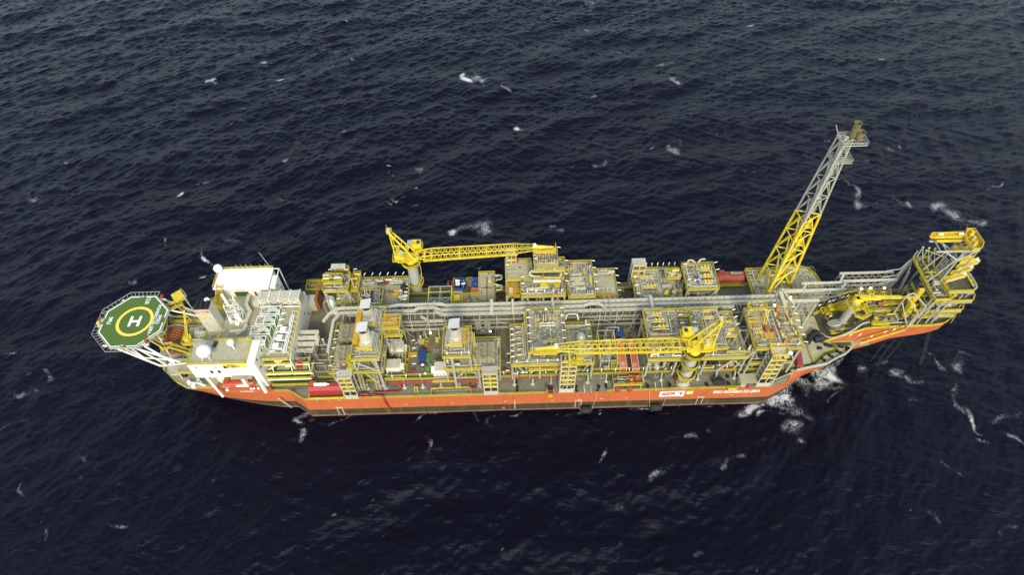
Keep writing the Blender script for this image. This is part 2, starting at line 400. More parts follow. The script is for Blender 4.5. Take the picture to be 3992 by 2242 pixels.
# deck columns that carry the process deck, deck pipes, bollards
for x in np.arange(-66, 90, 6.6):
    o = MB().tube((x, 114.4, 12.2), (x, 115.5, 15.7), .32).build('support_strut', 'steel', hull); MB().lathe((x, 114.4, 12.2), [(.9, 0), (.34, .8)], 8).build('footing', 'steel', o)
MB().tube((-45, 114.9, 15.2), (-12, 114.9, 15.2), .28).build('fire_main', 'red', hull); MB().tube((-4, 114.9, 15.2), (20, 114.9, 15.2), .2).build('fire_main', 'red', hull)
MB().tube((-45, 114.4, 14.7), (-10, 114.4, 14.7), .15).build('fire_main', 'red', hull)
z = 12.9
MB().path([(-41.6, 114.8, 15.2), tN2(970, 400, 13), tN2(965, 472, z), tN2(590, 485, z), tN2(560, 510, z), (-46.5, 110.35, 13.2), (-46.5, 109.7, 12.0), (-45.6, 109.7, 4.4)], .34, bend=.8).build('fire_main', 'red', hull)
MB().path([tN2(1965, 370, 13.5), tN2(1955, 400, 13.3), tN2(1990, 425, 13.2), tN2(2050, 420, 13.2), tN2(2062, 370, 13.5)], .38, bend=.7).build('fire_main', 'red', hull)
MB().path([tN4(110, 190, 14), tN4(140, 355, 13.2), tN4(330, 355, 13.2), tN4(345, 270, 13.2)], .34, bend=.9).build('fire_main', 'red', hull)
MB().path([tN2(380, 510, 13), tN2(430, 500, 13.2), tN2(510, 510, 13.2)], .4, bend=.8).build('fire_main', 'red', hull); MB().path([tN2(390, 548, 13), tN2(540, 545, 13)], .35).build('fire_main', 'red', hull)
MB().path([tN4(1150, 360, 13), tN4(1150, 410, 13)], .5).build('fire_main', 'red', hull)


for i in range(11): MB().tube((-44 + i * 3.1, 114.2, 12.5), (-44 + i * 3.1, 112.6 - (i % 3) * .4, 12.5), .1).build('drain_pipe', 'steel', hull)
for q in ((1015, 360, 1025, 485), (1110, 360, 1122, 480)):
    MB().path([tN3(q[0], q[1], 14.6), tN3(q[0] + 2, q[1] + 30, 14.6), tN3(q[2], q[3], 12.3)], .16).build('air_pipe', 'steel', hull)
for q in ((2035, 335, 2055, 455), (2125, 330, 2145, 450)): MB().path([tN3(q[0], q[1], 14.4), tN3(q[2], q[3], 12.3)], .16).build('air_pipe', 'steel', hull)
for q in ((940, 295), (1080, 290), (1260, 283), (2040, 262), (2190, 255)):
    a = tN3(q[0], q[1], 15.3); m = MB(); m.box(a[0], a[1], 15.2, a[0] + 1.3, a[1] + .12, 15.35); m.tube((a[0], a[1], 15.2), (a[0], a[1] + .7, 15.9), .06); m.tube((a[0] + 1.3, a[1], 15.2), (a[0] + 1.3, a[1] + .7, 15.9), .06); m.build('hand_bar', 'steel', hull)
B_ = lambda: MB()
for q in ((905, 420), (1228, 415), (1928, 395), (2243, 380), (45, 350)):
    a = tN3(q[0], q[1], 12.2); MB().lathe(a, [(.45, 0), (.45, .7), (.6, .75), (.6, .95)], 10).build('bollard', 'black', hull)
for q in ((62, 380, 62, 465), (1325, 345, 1335, 425)):
    a = tN3(q[0], q[1], 12.2); b = tN3(q[2], q[3], 12.2); MB().beam((a[0], a[1], 12.35), (b[0], b[1], 12.35), .8, .3).build('deck_hatch', 'black', hull)
for q in ((1345, 305), (565, 368, 4), (880, 358, 4), (865, 258, 4)):
    a = (tN4 if len(q) > 2 else tN3)(q[0], q[1], 12.2); MB().cbox(a, (1, .9, .7)).build('bollard', 'black', hull)
for q in ((50, 510, 3), (915, 483, 3), (1215, 475, 3), (1945, 455, 3), (2255, 447, 3), (600, 428, 4)):
    a = (tN4 if q[2] > 3 else tN3)(q[0], q[1], 12.4); MB().cbox((a[0], 110.7, 12.2), (1.1, .35, .6)).build('fairlead', 'black', hull)
# painted marks on the near side
yn = CY - 24.2 - .03
def onside(x, zz): return (x, yn, zz)
sideobj = side
def mark(s, size, x, zz, material, xs=1.0, name='lettering', center=False, th=.015): return text(s, size, onside(x, zz), (1, 0, 0), (0, 0, 1), material, hull, name, xs, th, center)
def zside(px, py):
    d = (px - 1996) * _r2 / FPX - (py - 1121) * _u2 / FPX + _f; t = yn / d.y
    return d.x * t, ALT + d.z * t
text('FPSO PIONEIRO DE LIBRA', 2.55, onside(71.4, 8.55), (1, 0, 0), (0, 0, 1), 'paint_white', side, fit=16.9, off=.02)
m = MB(); m.box(52.2, yn - .01, 7.3, 61.1, yn + .03, 11.0); m.build('logo_board', 'paint_white', hull)
m = MB(); m.box(53.0, yn - .02, 8.3, 57.7, yn - .005, 10.3); m.build('logo_panel', 'paint_red', hull)
text('ODEBRECHT', .85, (53.15, yn - .03, 9.2), (1, 0, 0), (0, 0, 1), 'paint_white', hull, 'lettering', .82)
text('Oleo e Gas', .45, (55.5, yn - .03, 8.5), (1, 0, 0), (0, 0, 1), 'paint_white', hull)
m = MB()
m.add([(58.4, yn - .02, 10.2), (60.9, yn - .02, 10.2), (60.9, yn - .02, 9.7), (60.0, yn - .02, 9.7), (60.0, yn - .02, 8.2), (59.4, yn - .02, 8.2), (59.4, yn - .02, 9.7), (58.4, yn - .02, 9.7)], [tuple(range(8))[::-1]])
m.add([(60.1, yn - .025, 9.2), (60.9, yn - .025, 8.2), (60.4, yn - .025, 8.2), (59.9, yn - .025, 9.0)], [(0, 1, 2, 3)])
m.build('logo_emblem', 'paint_red', hull)
m = MB(); m.box(61.7, yn - .01, 8.3, 64.1, yn + .03, 9.9); m.box(61.7, yn - .01, 9.9, 64.1, yn + .03, 10.9); m.build('logo_patch', 'paint_yellow', hull)
m = MB(); m.box(61.7, yn - .02, 8.3, 64.1, yn - .012, 9.2); m.build('logo_patch', 'paint_green', hull)
text('BR', 1.7, (61.85, yn - .035, 8.9), (1, 0, 0), (0, 0, 1), 'paint_white', hull)
m = MB()
for (x0, x1, z0) in ((-65.0, -63.1, 5.7), (22.1, 24.2, 5.8), (66.8, 68.7, 5.9)):
    for x in (x0, x1):
        m = MB()
        for i in range(5): m.box(x - .12, yn - .01, z0 - 5.0 + i * 1.0, x + .12, yn + .03, z0 - 4.5 + i * 1.0)
        m.build('dashed_mark', 'paint_white', side)
    m = MB(); m.box(x0 - .3, yn - .01, z0 + .4, x0 + .6, yn + .03, z0 + .55); m.box(x1 - .6, yn - .01, z0 + .4, x1 + .4, yn + .03, z0 + .55); m.build('tug_mark', 'paint_white', side)
m = MB()
for i in range(9): m.box(-.2, yn - .01, .8 + i * .8, .02, yn + .03, 1.3 + i * .8)
m.build('draught_mark', 'paint_white', side); m = MB()
for x in (-40, -23, -4, 13, 23, 31, 40, 60, 78): m.box(x, yn - .01, 6.9, x + .9, yn + .03, 7.02)
m.build('plate_mark', 'paint_white', side)
for x, z in ((-64.8, 5.6), (22.4, 5.7), (67.0, 5.8)): mark('TUG', .62, x, z, 'paint_white')
text('NO SMOKING', 1.0, (-98.6, CY - 20.3 - .03, 12.6), (1, 0, 0), (0, 0, 1), 'paint_white', hull, xs=.75)
m = MB(); m.tube(tN1(1795, 568, 9.0), (-83.7, 114.0, .5), .35); m.build('side_pipe', 'cream', hull)
m = MB(); p = zside(*(1300 + 2440 * .27174, 1400 + 705 * .27174)); m.sphere((p[0], yn + .2, p[1]), .9, 12, 8); m.build('discharge_port', 'dull_red', hull)

# ------------------------------------------------------------------ sea
def sea():
    xs = list(np.arange(-375, 375.1, .74)); ys = list(np.arange(8, 470, .74))
    g = 1.5; a = xs[-1]
    ext = []
    while a < 9000: g *= 1.28; a += g; ext.append(a)
    xs = [-e for e in reversed(ext)] + xs + ext
    g = 1.5; a = ys[-1]; e1 = []
    while a < 9000: g *= 1.28; a += g; e1.append(a)
    g = 1.5; a = ys[0]; e0 = []
    while a > -9000: g *= 1.3; a -= g; e0.append(a)
    ys = list(reversed(e0)) + ys + e1
    X, Y = np.meshgrid(np.array(xs), np.array(ys)); H = np.zeros_like(X)
    rng = np.random.default_rng(11)
    base = R(-62)  # travel direction of the wind sea
    WX = X + 3 * np.sin(Y / 23 + 1) + 2 * np.sin(X / 17); WY = Y + 3 * np.sin(X / 29) + 2 * np.sin(Y / 13 + 2)
    for i in range(84):
        lam = 2.6 * (58 / 2.6) ** (rng.random() ** 1.6); k = 2 * PI / lam
        th = base + rng.normal(0, .62 if lam < 16 else .35)
        amp = .0085 * lam ** .86 * (.62 if lam > 9 else .8 if lam > 4 else 1)
        ph = rng.random() * 2 * PI
        s = np.sin(k * (math.cos(th) * WX + math.sin(th) * WY) + ph)
        H += amp * (2 * ((s + 1) / 2) ** 1.5 - .9)
    fade = np.clip((9000 - np.abs(X)) / 9000, 0, 1) * np.clip(1.0 - np.hypot(np.maximum(np.abs(X) - 345, 0), np.maximum(np.maximum(Y - 440, 36 - Y), 0)) / 45, 0, 1)
    H *= fade
    # calm the water right at the side of the hull
    hbw = np.interp(X, [s[0] for s in ST], [s[2] for s in ST], left=0, right=0)
    dist = np.maximum(np.abs(Y - CY) - hbw, 0) + np.maximum(np.maximum(-131 - X, X - 134), 0)
    H *= .35 + .65 * np.clip(dist / 14, 0, 1)
    F = np.zeros_like(X)
    XW = X + 1.6 * np.sin(Y / 1.9 + .5) + 3.0 * np.sin(Y / 4.1 + X / 6.3) + 1.0 * np.sin(X / 1.4 - Y / 2.7); YW = Y + 1.2 * np.sin(X / 2.2 + 1) + 2.2 * np.sin(X / 4.9 - Y / 7) + .7 * np.sin(Y / 1.3 + X / 3.1)
    def blob(x, y, rx, ry, ang, amt):
        dx = XW - x; dy = YW - y; c, s = math.cos(ang), math.sin(ang)
        u = (dx * c + dy * s) / rx; v = (-dx * s + dy * c) / ry
        np.maximum(F, amt * np.clip(1.25 - np.sqrt(u * u + v * v), 0, 1), out=F)
    W = [(655, 160, 22, 6), (1165, 197, 16, 12, 1), (1205, 190, 42, 14), (1215, 212, 22, 5), (1668, 160, 36, 9), (1690, 203, 30, 6), (538, 203, 18, 5, 1), (715, 195, 12, 4), (690, 205, 10, 3),
         (1300, 327, 13, 6, 1), (1468, 72, 17, 7), (1490, 6, 22, 8), (1150, 582, 24, 12, 1), (1205, 575, 36, 24), (1060, 425, 22, 12), (968, 432, 7, 9), (990, 412, 6, 5), (990, 445, 9, 4), (450, 490, 13, 9, 1), (575, 597, 22, 8),
         (509, 638, 5, 14, 1), (508, 658, 6, 8, 1), (510, 692, 9, 4, 1), (530, 700, 9, 3), (308, 710, 20, 12), (235, 803, 12, 10), (725, 405, 20, 8), (720, 490, 20, 8), (665, 517, 10, 4), (517, 460, 5, 3), (465, 288, 8, 4),
         (398, 570, 8, 6), (402, 602, 3, 12), (612, 270, 14, 4), (640, 262, 10, 3), (168, 422, 12, 5), (100, 490, 30, 8), (162, 516, 8, 8), (180, 1172, 24, 12), (195, 1198, 12, 10), (765, 1082, 22, 15), (778, 1058, 8, 8, 1), (900, 1278, 10, 7), (868, 1296, 7, 5),
         (1522, 1105, 3, 12), (1530, 1150, 4, 22), (1520, 1045, 8, 4, 1), (1770, 1082, 18, 7), (1765, 1112, 14, 5), (1548, 1280, 5, 22), (1605, 1382, 4, 12), (1665, 1215, 16, 14), (1848, 1155, 24, 14), (1735, 1392, 26, 18), (2045, 1412, 16, 9), (1790, 1275, 12, 14), (1832, 1250, 16, 12), (1640, 950, 2, 2),
         (1230, 1310, 4, 3), (960, 1350, 8, 14), (310, 1325, 22, 7), (520, 1215, 8, 3), (495, 1235, 6, 4), (1160, 1160, 10, 3),
         (1985, 958, 20, 34), (1960, 1000, 38, 24, 1), (1935, 1018, 34, 10, 1), (1995, 1040, 24, 20), (2075, 945, 12, 26, 1), (2020, 975, 26, 22), (2060, 905, 24, 16), (2100, 985, 8, 16), (1925, 1045, 40, 8), (2090, 880, 22, 8), (2000, 1075, 30, 16), (2040, 1100, 20, 12),
         (2195, 937, 40, 22), (2285, 938, 22, 16, 1), (2222, 945, 14, 6, 1), (2362, 912, 10, 26, 1), (2345, 880, 12, 10), (2430, 1020, 13, 42), (2447, 1050, 12, 24, 1), (2443, 1090, 8, 8, 1), (2430, 930, 30, 24), (2440, 905, 12, 8), (2525, 1052, 22, 14), (2570, 1110, 14, 22), (2500, 1090, 10, 6), (2310, 1000, 30, 12), (2390, 985, 12, 20),
         (2140, 470, 16, 26), (2165, 512, 16, 22), (2200, 520, 22, 5), (2262, 505, 22, 22), (2380, 528, 40, 20), (2425, 548, 62, 24), (2470, 565, 40, 12), (2245, 376, 24, 12), (2100, 452, 10, 6), (2085, 350, 8, 5), (2180, 395, 12, 4), (2010, 288, 10, 3), (1885, 295, 20, 4), (1700, 370, 34, 14), (1630, 375, 10, 4), (1905, 433, 10, 4), (1885, 428, 8, 4), (1500, 415, 26, 8), (1465, 418, 12, 4), (1530, 448, 10, 4), (1490, 250, 18, 4), (1290, 220, 22, 8), (1410, 575, 16, 8),
         (1890, 62, 26, 5), (1940, 98, 16, 6), (1560, 125, 26, 3), (2280, 600, 10, 5), (2470, 1240, 10, 16), (2560, 1345, 10, 22), (2350, 1300, 16, 16), (2400, 1180, 20, 8), (2280, 1300, 6, 6), (2500, 470, 6, 12), (1810, 330, 6, 3), (1440, 510, 5, 4), (860, 335, 5, 8), (970, 610, 4, 6),
         (60, 985, 62, 9), (130, 940, 44, 5), (40, 880, 10, 4), (50, 1240, 8, 40), (95, 1330, 10, 30), (30, 1060, 14, 5), (600, 310, 10, 3), (850, 130, 10, 3), (1050, 520, 6, 4), (1375, 690, 10, 4)]
    for q in W:
        x, y = S(q[0] * 1.5497, q[1] * 1.5497, 0); x2, y2 = S((q[0] + q[2]) * 1.5497, q[1] * 1.5497, 0); x3, y3 = S(q[0] * 1.5497, (q[1] - q[3]) * 1.5497, 0)
        rx = max(1.0, abs(x2 - x)); ry = max(1.0, abs(y3 - y))
        blob(x, y, rx, ry, R(rng.uniform(-14, 14)), (1.4 if q[0] < 2150 else .75) if len(q) > 4 else (.52 if q[1] < 1120 else .4))
    vis = (np.abs(X) < 320) & (Y > 45) & (Y < 425); thr = np.percentile(H[vis], 99.5); cand = np.argwhere(vis & (H > thr))
    for k_ in rng.choice(len(cand), 230, replace=False):
        iy, ix = cand[k_]; blob(X[iy, ix], Y[iy, ix], rng.uniform(.9, 3.2), rng.uniform(.4, .9), R(rng.uniform(5, 50)), rng.uniform(.18, .5))
    for u, v, r_, am in ((1700, 560, 4.5, 1.5), (1560, 640, 3.5, 1.2), (1380, 640, 3.5, 1.3), (1850, 430, 4.2, 1.2), (1950, 330, 4.2, .9), (2250, 260, 5.5, .9), (1780, 700, 5, .7), (1650, 480, 3, 1.3), (1280, 660, 2.5, .9), (2050, 210, 3, .9), (1500, 585, 2.4, 1.4)):
        p_ = tN4(u, v, 0); blob(p_[0], p_[1], r_ * 1.1, r_ * .8, R(rng.uniform(0, 60)), am)
    for sx in np.arange(86, 132, 2.5):
        blob(sx, CY - hb(sx, 2) - .6, 3, 1.6, R(25), .55)
    for sx in np.arange(-76, 90, 2.2): blob(sx, CY - 24.6 - rng.uniform(0, .8), rng.uniform(1, 3), .7, 0, rng.uniform(.1, .62))
    nx, ny = len(xs), len(ys)
    co = np.stack([X, Y, H], -1).reshape(-1, 3).astype(np.float32)
    idx = np.arange(nx * ny).reshape(ny, nx)
    q = np.stack([idx[:-1, :-1], idx[:-1, 1:], idx[1:, 1:], idx[1:, :-1]], -1).reshape(-1, 4)
    me = bpy.data.meshes.new('sea'); me.vertices.add(len(co)); me.vertices.foreach_set('co', co.ravel())
    me.loops.add(q.size); me.loops.foreach_set('vertex_index', q.ravel().astype(np.int32))
    me.polygons.add(len(q)); me.polygons.foreach_set('loop_start', np.arange(0, q.size, 4, dtype=np.int32))
    me.polygons.foreach_set('loop_total', np.full(len(q), 4, dtype=np.int32)); me.polygons.foreach_set('use_smooth', np.ones(len(q), dtype=bool))
    me.update(); at = me.attributes.new('foam', 'FLOAT', 'POINT'); at.data.foreach_set('value', F.ravel().astype(np.float32))
    ob = bpy.data.objects.new('sea', me); COL.objects.link(ob); ob['kind'] = 'structure'
    mm = bpy.data.materials.new('sea_water'); mm.use_nodes = True; n = mm.node_tree; N = n.nodes; L = n.links
    b = N['Principled BSDF']; b.inputs['IOR'].default_value = 1.33; b.inputs['Specular IOR Level'].default_value = .25
    tc = N.new('ShaderNodeTexCoord')
    mp = N.new('ShaderNodeMapping'); mp.inputs['Rotation'].default_value = (0, 0, R(24)); mp.inputs['Scale'].default_value = (.5, 1.3, 1); L.new(tc.outputs['Object'], mp.inputs[0])
    n1 = N.new('ShaderNodeTexNoise'); n1.inputs['Scale'].default_value = .75; n1.inputs['Detail'].default_value = 9; n1.inputs['Roughness'].default_value = .66; n1.inputs['Distortion'].default_value = .5; L.new(mp.outputs[0], n1.inputs['Vector'])
    bp = N.new('ShaderNodeBump'); bp.inputs['Strength'].default_value = .5; bp.inputs['Distance'].default_value = 1.0; L.new(n1.outputs['Fac'], bp.inputs['Height'])
    L.new(bp.outputs[0], b.inputs['Normal'])
    def mth(op, x, y=None):
        q_ = N.new('ShaderNodeMath'); q_.operation = op
        for k_, v_ in ((0, x), (1, y)):
            if v_ is None: continue
            if isinstance(v_, (int, float)): q_.inputs[k_].default_value = v_
            else: L.new(v_, q_.inputs[k_])
        return q_.outputs[0]
    fa = N.new('ShaderNodeAttribute'); fa.attribute_name = 'foam'
    def noise(sc, det, ro, di=0.):
        q_ = N.new('ShaderNodeTexNoise'); q_.inputs['Scale'].default_value = sc; q_.inputs['Detail'].default_value = det; q_.inputs['Roughness'].default_value = ro; q_.inputs['Distortion'].default_value = di; L.new(tc.outputs['Object'], q_.inputs['Vector']); return q_.outputs['Fac']
    big = noise(.16, 3, .6, .4); lace = noise(.85, 8, .68, 1.8); fine = noise(2.2, 4, .6)
    f1 = mth('MULTIPLY', fa.outputs['Fac'], mth('MAXIMUM', mth('SUBTRACT', mth('MULTIPLY', big, 4.2), 1.25), 0.))
    rr_ = mth('MULTIPLY', mth('ABSOLUTE', mth('SUBTRACT', lace, .5)), 2.)
    v_ = mth('SUBTRACT', mth('SUBTRACT', mth('MULTIPLY', f1, .205), rr_), mth('MULTIPLY', fine, .10))
    mr = N.new('ShaderNodeMapRange'); mr.inputs[1].default_value = -.03; mr.inputs[2].default_value = .075; L.new(v_, mr.inputs[0])
    gate = mth('MULTIPLY', mr.outputs[0], mth('MINIMUM', mth('MULTIPLY', fa.outputs['Fac'], 5.), 1.))
    class _O: outputs = [gate]
    mr = _O
    mx = N.new('ShaderNodeMix'); mx.data_type = 'RGBA'; L.new(mr.outputs[0], mx.inputs[0]); mx.inputs[6].default_value = (.0013, .0012, .0062, 1); mx.inputs[7].default_value = (.56, .58, .55, 1)
    L.new(mx.outputs[2], b.inputs['Base Color'])
    m2 = N.new('ShaderNodeMapRange'); m2.inputs[3].default_value = .2; m2.inputs[4].default_value = .8; L.new(mr.outputs[0], m2.inputs[0]); L.new(m2.outputs[0], b.inputs['Roughness'])
    me.materials.append(mm)
sea()

# ------------------------------------------------------------------ process modules
def each(parent, name, material, items):
    for mb in items: mb.build(name, material, parent)
def plate(mb, poly, z, th=.3): mb.prism(poly, z - th, z - .004)
def rect(x0, y0, x1, y1): return [(x0, y0), (x1, y0), (x1, y1), (x0, y1)]
def dressing(t, r, z, dens):
    rng = random.Random(int(r[0] * 13 + r[1] * 7 + z)); A = (r[2] - r[0]) * (r[3] - r[1]); n = int(A / 10 * dens) + 1
    if A > 60 and dens > .5:
        x0, y0, x1, y1 = r; q = rng.uniform(1.0, 1.8)
        MB().path([(x0 + 1, y0 + q, z), (x0 + 1, y0 + q, z + .7), (x1 - 1, y0 + q, z + .7), (x1 - 1, y1 - 1.5, z + .7), (x1 - 1, y1 - 1.5, z)], .15, n=6).build('pipe_run', 'lagging', t)
        MB().path([(x0 + 1.6, y0 + q + .5, z), (x0 + 1.6, y0 + q + .5, z + .5), (x1 - 1.5, y0 + q + .5, z + .5), (x1 - 1.5, y1 - 2.5, z + .5), (x1 - 1.5, y1 - 2.5, z)], .1, n=6).build('pipe_run', 'steel', t)
        MB().beam((x0 + .55, y0 + .6, z + .35), (x0 + .55, y1 - .6, z + .35), .5, .12).build('cable_tray', 'steel_dark', t)
        MB().beam((x0 + 1, y1 - .8, z + .45), (x1 - .6, y1 - .8, z + .45), .4, .12).build('cable_tray', 'cream', t)
        xm = rng.uniform(x0 + 2, x1 - 2); MB().path([(xm, y0 + 2, z), (xm, y0 + 2, z + .9), (xm, y1 - 1.4, z + .9), (xm, y1 - 1.4, z)], .17, n=6).build('pipe_run', 'cream', t)
    for mt in ('steel_dark', 'cream', 'lagging', 'yellow'):
        for i in range(n if mt != 'yellow' else n // 2 + 1):
            m = MB(); nm = 'pipe'
            x = rng.uniform(r[0] + .7, r[2] - .7); y = rng.uniform(r[1] + .7, r[3] - .7); k = rng.random()
            if rng.random() < .5: x = rng.choice((r[0] + .6, r[2] - .6))
            if k < .42: y2 = min(r[3] - .4, y + rng.uniform(1, 5)); m.path([(x, y, z), (x, y, z + .5), (x, y2, z + .5), (x, y2, z)], .09, n=6)
            elif k < .84: x2 = min(r[2] - .3, x + rng.uniform(1, 4)); m.path([(x, y, z), (x, y, z + .6), (x2, y, z + .6), (x2, y, z)], .1, n=6)
            elif k < .96: nm = 'deck_box'; m.cbox((x, y, z), (rng.uniform(.3, .8), rng.uniform(.3, .8), rng.uniform(.4, 1.2)))
            else: nm = 'valve'; m.lathe((x, y, z), [(.16, 0), (.16, .7), (.3, .75), (.3, .9)], 8)
            m.build(nm, mt, t)
def module(name, label, decks, legs=(), braces=(), loc=None, zb=12.2, legr=.42, legmat='steel', cat='module'):
    """decks: dict(r=(x0,y0,x1,y1) or p=polygon, z, rail='snwe' or list of point lists, mat, beams)"""
    d0 = decks[0]; r0 = d0.get('r') or (d0['p'][0][0], d0['p'][0][1], d0['p'][2][0], d0['p'][2][1])
    t = thing(name, label, cat, loc or ((r0[0] + r0[2]) / 2, (r0[1] + r0[3]) / 2, zb))
    for d in decks:
        z = d['z']; poly = d.get('p') or rect(*d['r']); m = MB(); plate(m, poly, z); o = m.build(d.get('name', 'deck'), d.get('mat', 'deck_grey'), t)
        if d.get('dress', 1) and 'p' not in d: dressing(t, d['r'], z, d.get('dress', 1))
        m = MB()
        xs = [p[0] for p in poly]; ys = [p[1] for p in poly]; x0, x1, y0, y1 = min(xs), max(xs), min(ys), max(ys)
        n = max(1, round((x1 - x0) / 4.5)); k = max(1, round((y1 - y0) / 5))
        if d.get('beams', 1):
            for i in range(n + 1):
                x = x0 + .25 + (x1 - x0 - .5) * i / n; m.box(x - .15, y0 + .12, z - 1.0, x + .15, y1 - .12, z - .31)
            for i in range(k + 1):
                y = y0 + .25 + (y1 - y0 - .5) * i / k; m.box(x0 + .1, y - .15, z - .98, x1 - .1, y + .15, z - .33)
            m.build('deck_beam', 'steel_dark', t)
        m = MB()   # edge fascia painted yellow and railing
        e = poly + [poly[0]]
        rl = d.get('rail', 'snwe')
        if isinstance(rl, str):
            cs = dict(s=[(x0, y0), (x1, y0)], n=[(x0, y1), (x1, y1)], w=[(x0, y0), (x0, y1)], e=[(x1, y0), (x1, y1)])
            if d.get('p'): m.rail([(p[0], p[1], z) for p in poly], close=True)
            else:
                for c in rl: m.rail([(a, b, z) for a, b in cs[c]])
        else:
            for L in rl: m.rail([(a, b, z) for a, b in L])
        if m.v: m.build('railing', 'yellow', o)
        m = MB()
        for a, b in zip(e[:-1], e[1:]): m.beam((a[0], a[1], z - .22), (b[0], b[1], z - .22), .09, .34)
        m.build('edge_beam', d.get('edge', 'yellow'), t)
    for L in legs:
        if len(L) == 5: L = (L[0], L[1], L[2], L[0], L[1], L[3], L[4])
        MB().tube(L[0:3], L[3:6], L[6] if len(L) > 6 else legr, n=10).build('leg', legmat, t)
    for b in braces: MB().tube(b[0], b[1], b[2] if len(b) > 2 else .26, n=8).build('brace', legmat, t)
    return t
def holes(t, rects, z, matn='brown', name='grating_panel'):
    for r in rects:
        m = MB(); m.box(r[0], r[1], z, r[2], r[3], z + .05)
        n = max(2, int((r[2] - r[0]) / .8))
        m.build(name, matn, t)
def hatch(t, r, z):
    """an opening in a deck seen as a dark well with yellow rails"""
    m = MB(); m.rail([(r[0], r[1], z), (r[2], r[1], z), (r[2], r[3], z), (r[0], r[3], z)], close=True); m.build('railing', 'yellow', t)
def deck_with_hole(r, h):
    return [rect(r[0], r[1], h[0], r[3]), rect(h[2], r[1], r[2], r[3]), rect(h[0], r[1], h[2], h[1]), rect(h[0], h[3], h[2], r[3])]

# --- equipment prototypes (first use of each is the original, later uses are copies)
PROTO = {}
def place_item(kind, x, y, z, rz=0, place='', s=1.0, sy=None):
    if kind not in PROTO: root = MAKERS[kind](); PROTO[kind] = root
    else:
        root = copy_tree(PROTO[kind])
    root.location = (x, y, z); root.rotation_euler = (0, 0, rz); root.scale = (s, sy or s, s)
    pend(root, LOOK[kind], place); return root
def flange(m, p, ax, r): 
    d = Vector((.09, 0, 0)) if ax == 'x' else Vector((0, .09, 0)) if ax == 'y' else Vector((0, 0, .09)); p = Vector(p); m.tube(p - d, p + d, r, n=10)
def mk_valve_pair():
    t = thing('valve_skid', '', 'valve skid')
    MB().box(-2.8, -.85, 0, 2.8, .85, .1).build('tray', 'brown', t)
    for i, y in enumerate((-.42, .42)):
        m = MB(); m.path([(-2.5, y, .1), (-2.5, y, .85), (-1.2, y, .95), (2.5, y, .75)], .2, bend=.5)
        for x in (-1.1, .1, 1.2, 2.3): flange(m, (x, y, .82), 'x', .34)
        m.build('pipe', 'lagging', t, smooth=False)
    for x, y in ((-.5, -.42), (.7, -.42), (-.5, .42), (.7, .42), (1.8, .42)):
        m = MB(); m.tube((x, y, .8), (x, y, 1.45), .12); m.sphere((x, y, .85), .34, 8, 6)
        vv = m.build('valve', 'cream' if x < 0 else 'yellow_bright', t); MB().tube((x, y, 1.35), (x, y, 1.5), .4, n=10).build('handwheel', 'yellow_bright', vv)
    return t
def mk_relief(bon='steel_dark'):
    t = thing('relief_valve_skid', '', 'valve skid')
    MB().box(-.85, -2.1, 0, .85, 2.1, .08).build('tray', 'brown', t)
    for x in (-.42, .42):
        m = MB(); m.path([(x, 1.9, .1), (x, 1.7, 1.0), (x, -.6, 1.1), (x, -1.7, .5)], .2, n=8, bend=.5); m.tube((x, -1.6, .0), (x, -1.6, .7), .3, n=10)
        pp = m.build('pipe', 'lagging', t)
        m = MB(); m.tube((x, .9, 1.0), (x, 1.6, 2.0), .17); m.tube((x, 1.0, 1.0), (x, .6, 1.05), .32, n=10); m.build('valve_bonnet', bon, pp)
        m = MB(); m.tube((x, -1.3, .7), (x, -1.3, 1.0), .26, n=8); m.build('valve', 'yellow_bright', pp)
    return t
def mk_manifold():
    t = thing('pipe_manifold', '', 'pipework')
    rng = random.Random(3)
    m = MB()
    for i in range(6): y = -1.6 + i * .62; m.path([(-1.9, y, .1), (-1.9, y, .8), (1.8, y, .8), (1.8, y, .1)], .1, bend=.3)
    m.build('pipe_row', 'steel', t)
    m = MB()
    for i in range(5): x = -1.5 + i * .75; m.tube((x, -1.9, .45), (x, 1.7, .45), .14)
    m.build('header', 'steel_dark', t)
    for i in range(7):
        x = rng.uniform(-1.5, 1.5); y = rng.uniform(-1.4, 1.4)
        m = MB(); m.tube((x, y, .7), (x, y, 1.3), .1); m.tube((x, y, 1.2), (x, y, 1.32), .26, n=8)
        m.build('valve', ['cream', 'steel', 'yellow'][i % 3], t)
    return t
def mk_meter():
    t = thing('metering_run', '', 'pipework')
    m = MB(); m.path([(-2.9, .5, .2), (-2.9, .5, .9), (2.9, .5, .9), (3.2, 0, .9), (2.9, -.5, .9), (-2.9, -.5, .9), (-2.9, -.5, .2)], .26, n=10, bend=.4)
    m.build('pipe', 'lagging', t)
    for x in (-1.9, 0, 1.7):
        for y in (-.5, .5):
            m = MB(); flange(m, (x, y, .9), 'x', .42); flange(m, (x + .5, y, .9), 'x', .42); m.sphere((x + .25, y, .9), .38, 8, 6); m.build('valve_body', 'cream', t)
    for x in (-1.6, 1.9): MB().tube((x, .5, .9), (x, .5, 1.7), .3, n=8).build('actuator', 'yellow_bright', t)
    MB().box(-.15, -.9, 0, .15, .9, .6).build('support', 'steel', t)
    return t
def mk_pump():
    t = thing('pump_unit', '', 'pump')
    MB().box(-1.6, -.6, 0, 1.6, .6, .25).build('baseplate', 'steel_dark', t)
    MB().tube((-1.4, 0, .8), (-.1, 0, .8), .45, n=14).build('motor', 'steel', t)
    m = MB(); m.tube((0, 0, .8), (.4, 0, .8), .15); m.sphere((.8, 0, .8), .5, 12, 8); m.tube((.8, 0, .8), (.8, 0, 1.9), .16); m.path([(.8, 0, 1.9), (.8, .9, 1.9), (.8, .9, .2)], .14)
    m.build('pump_casing', 'cream', t)
    return t
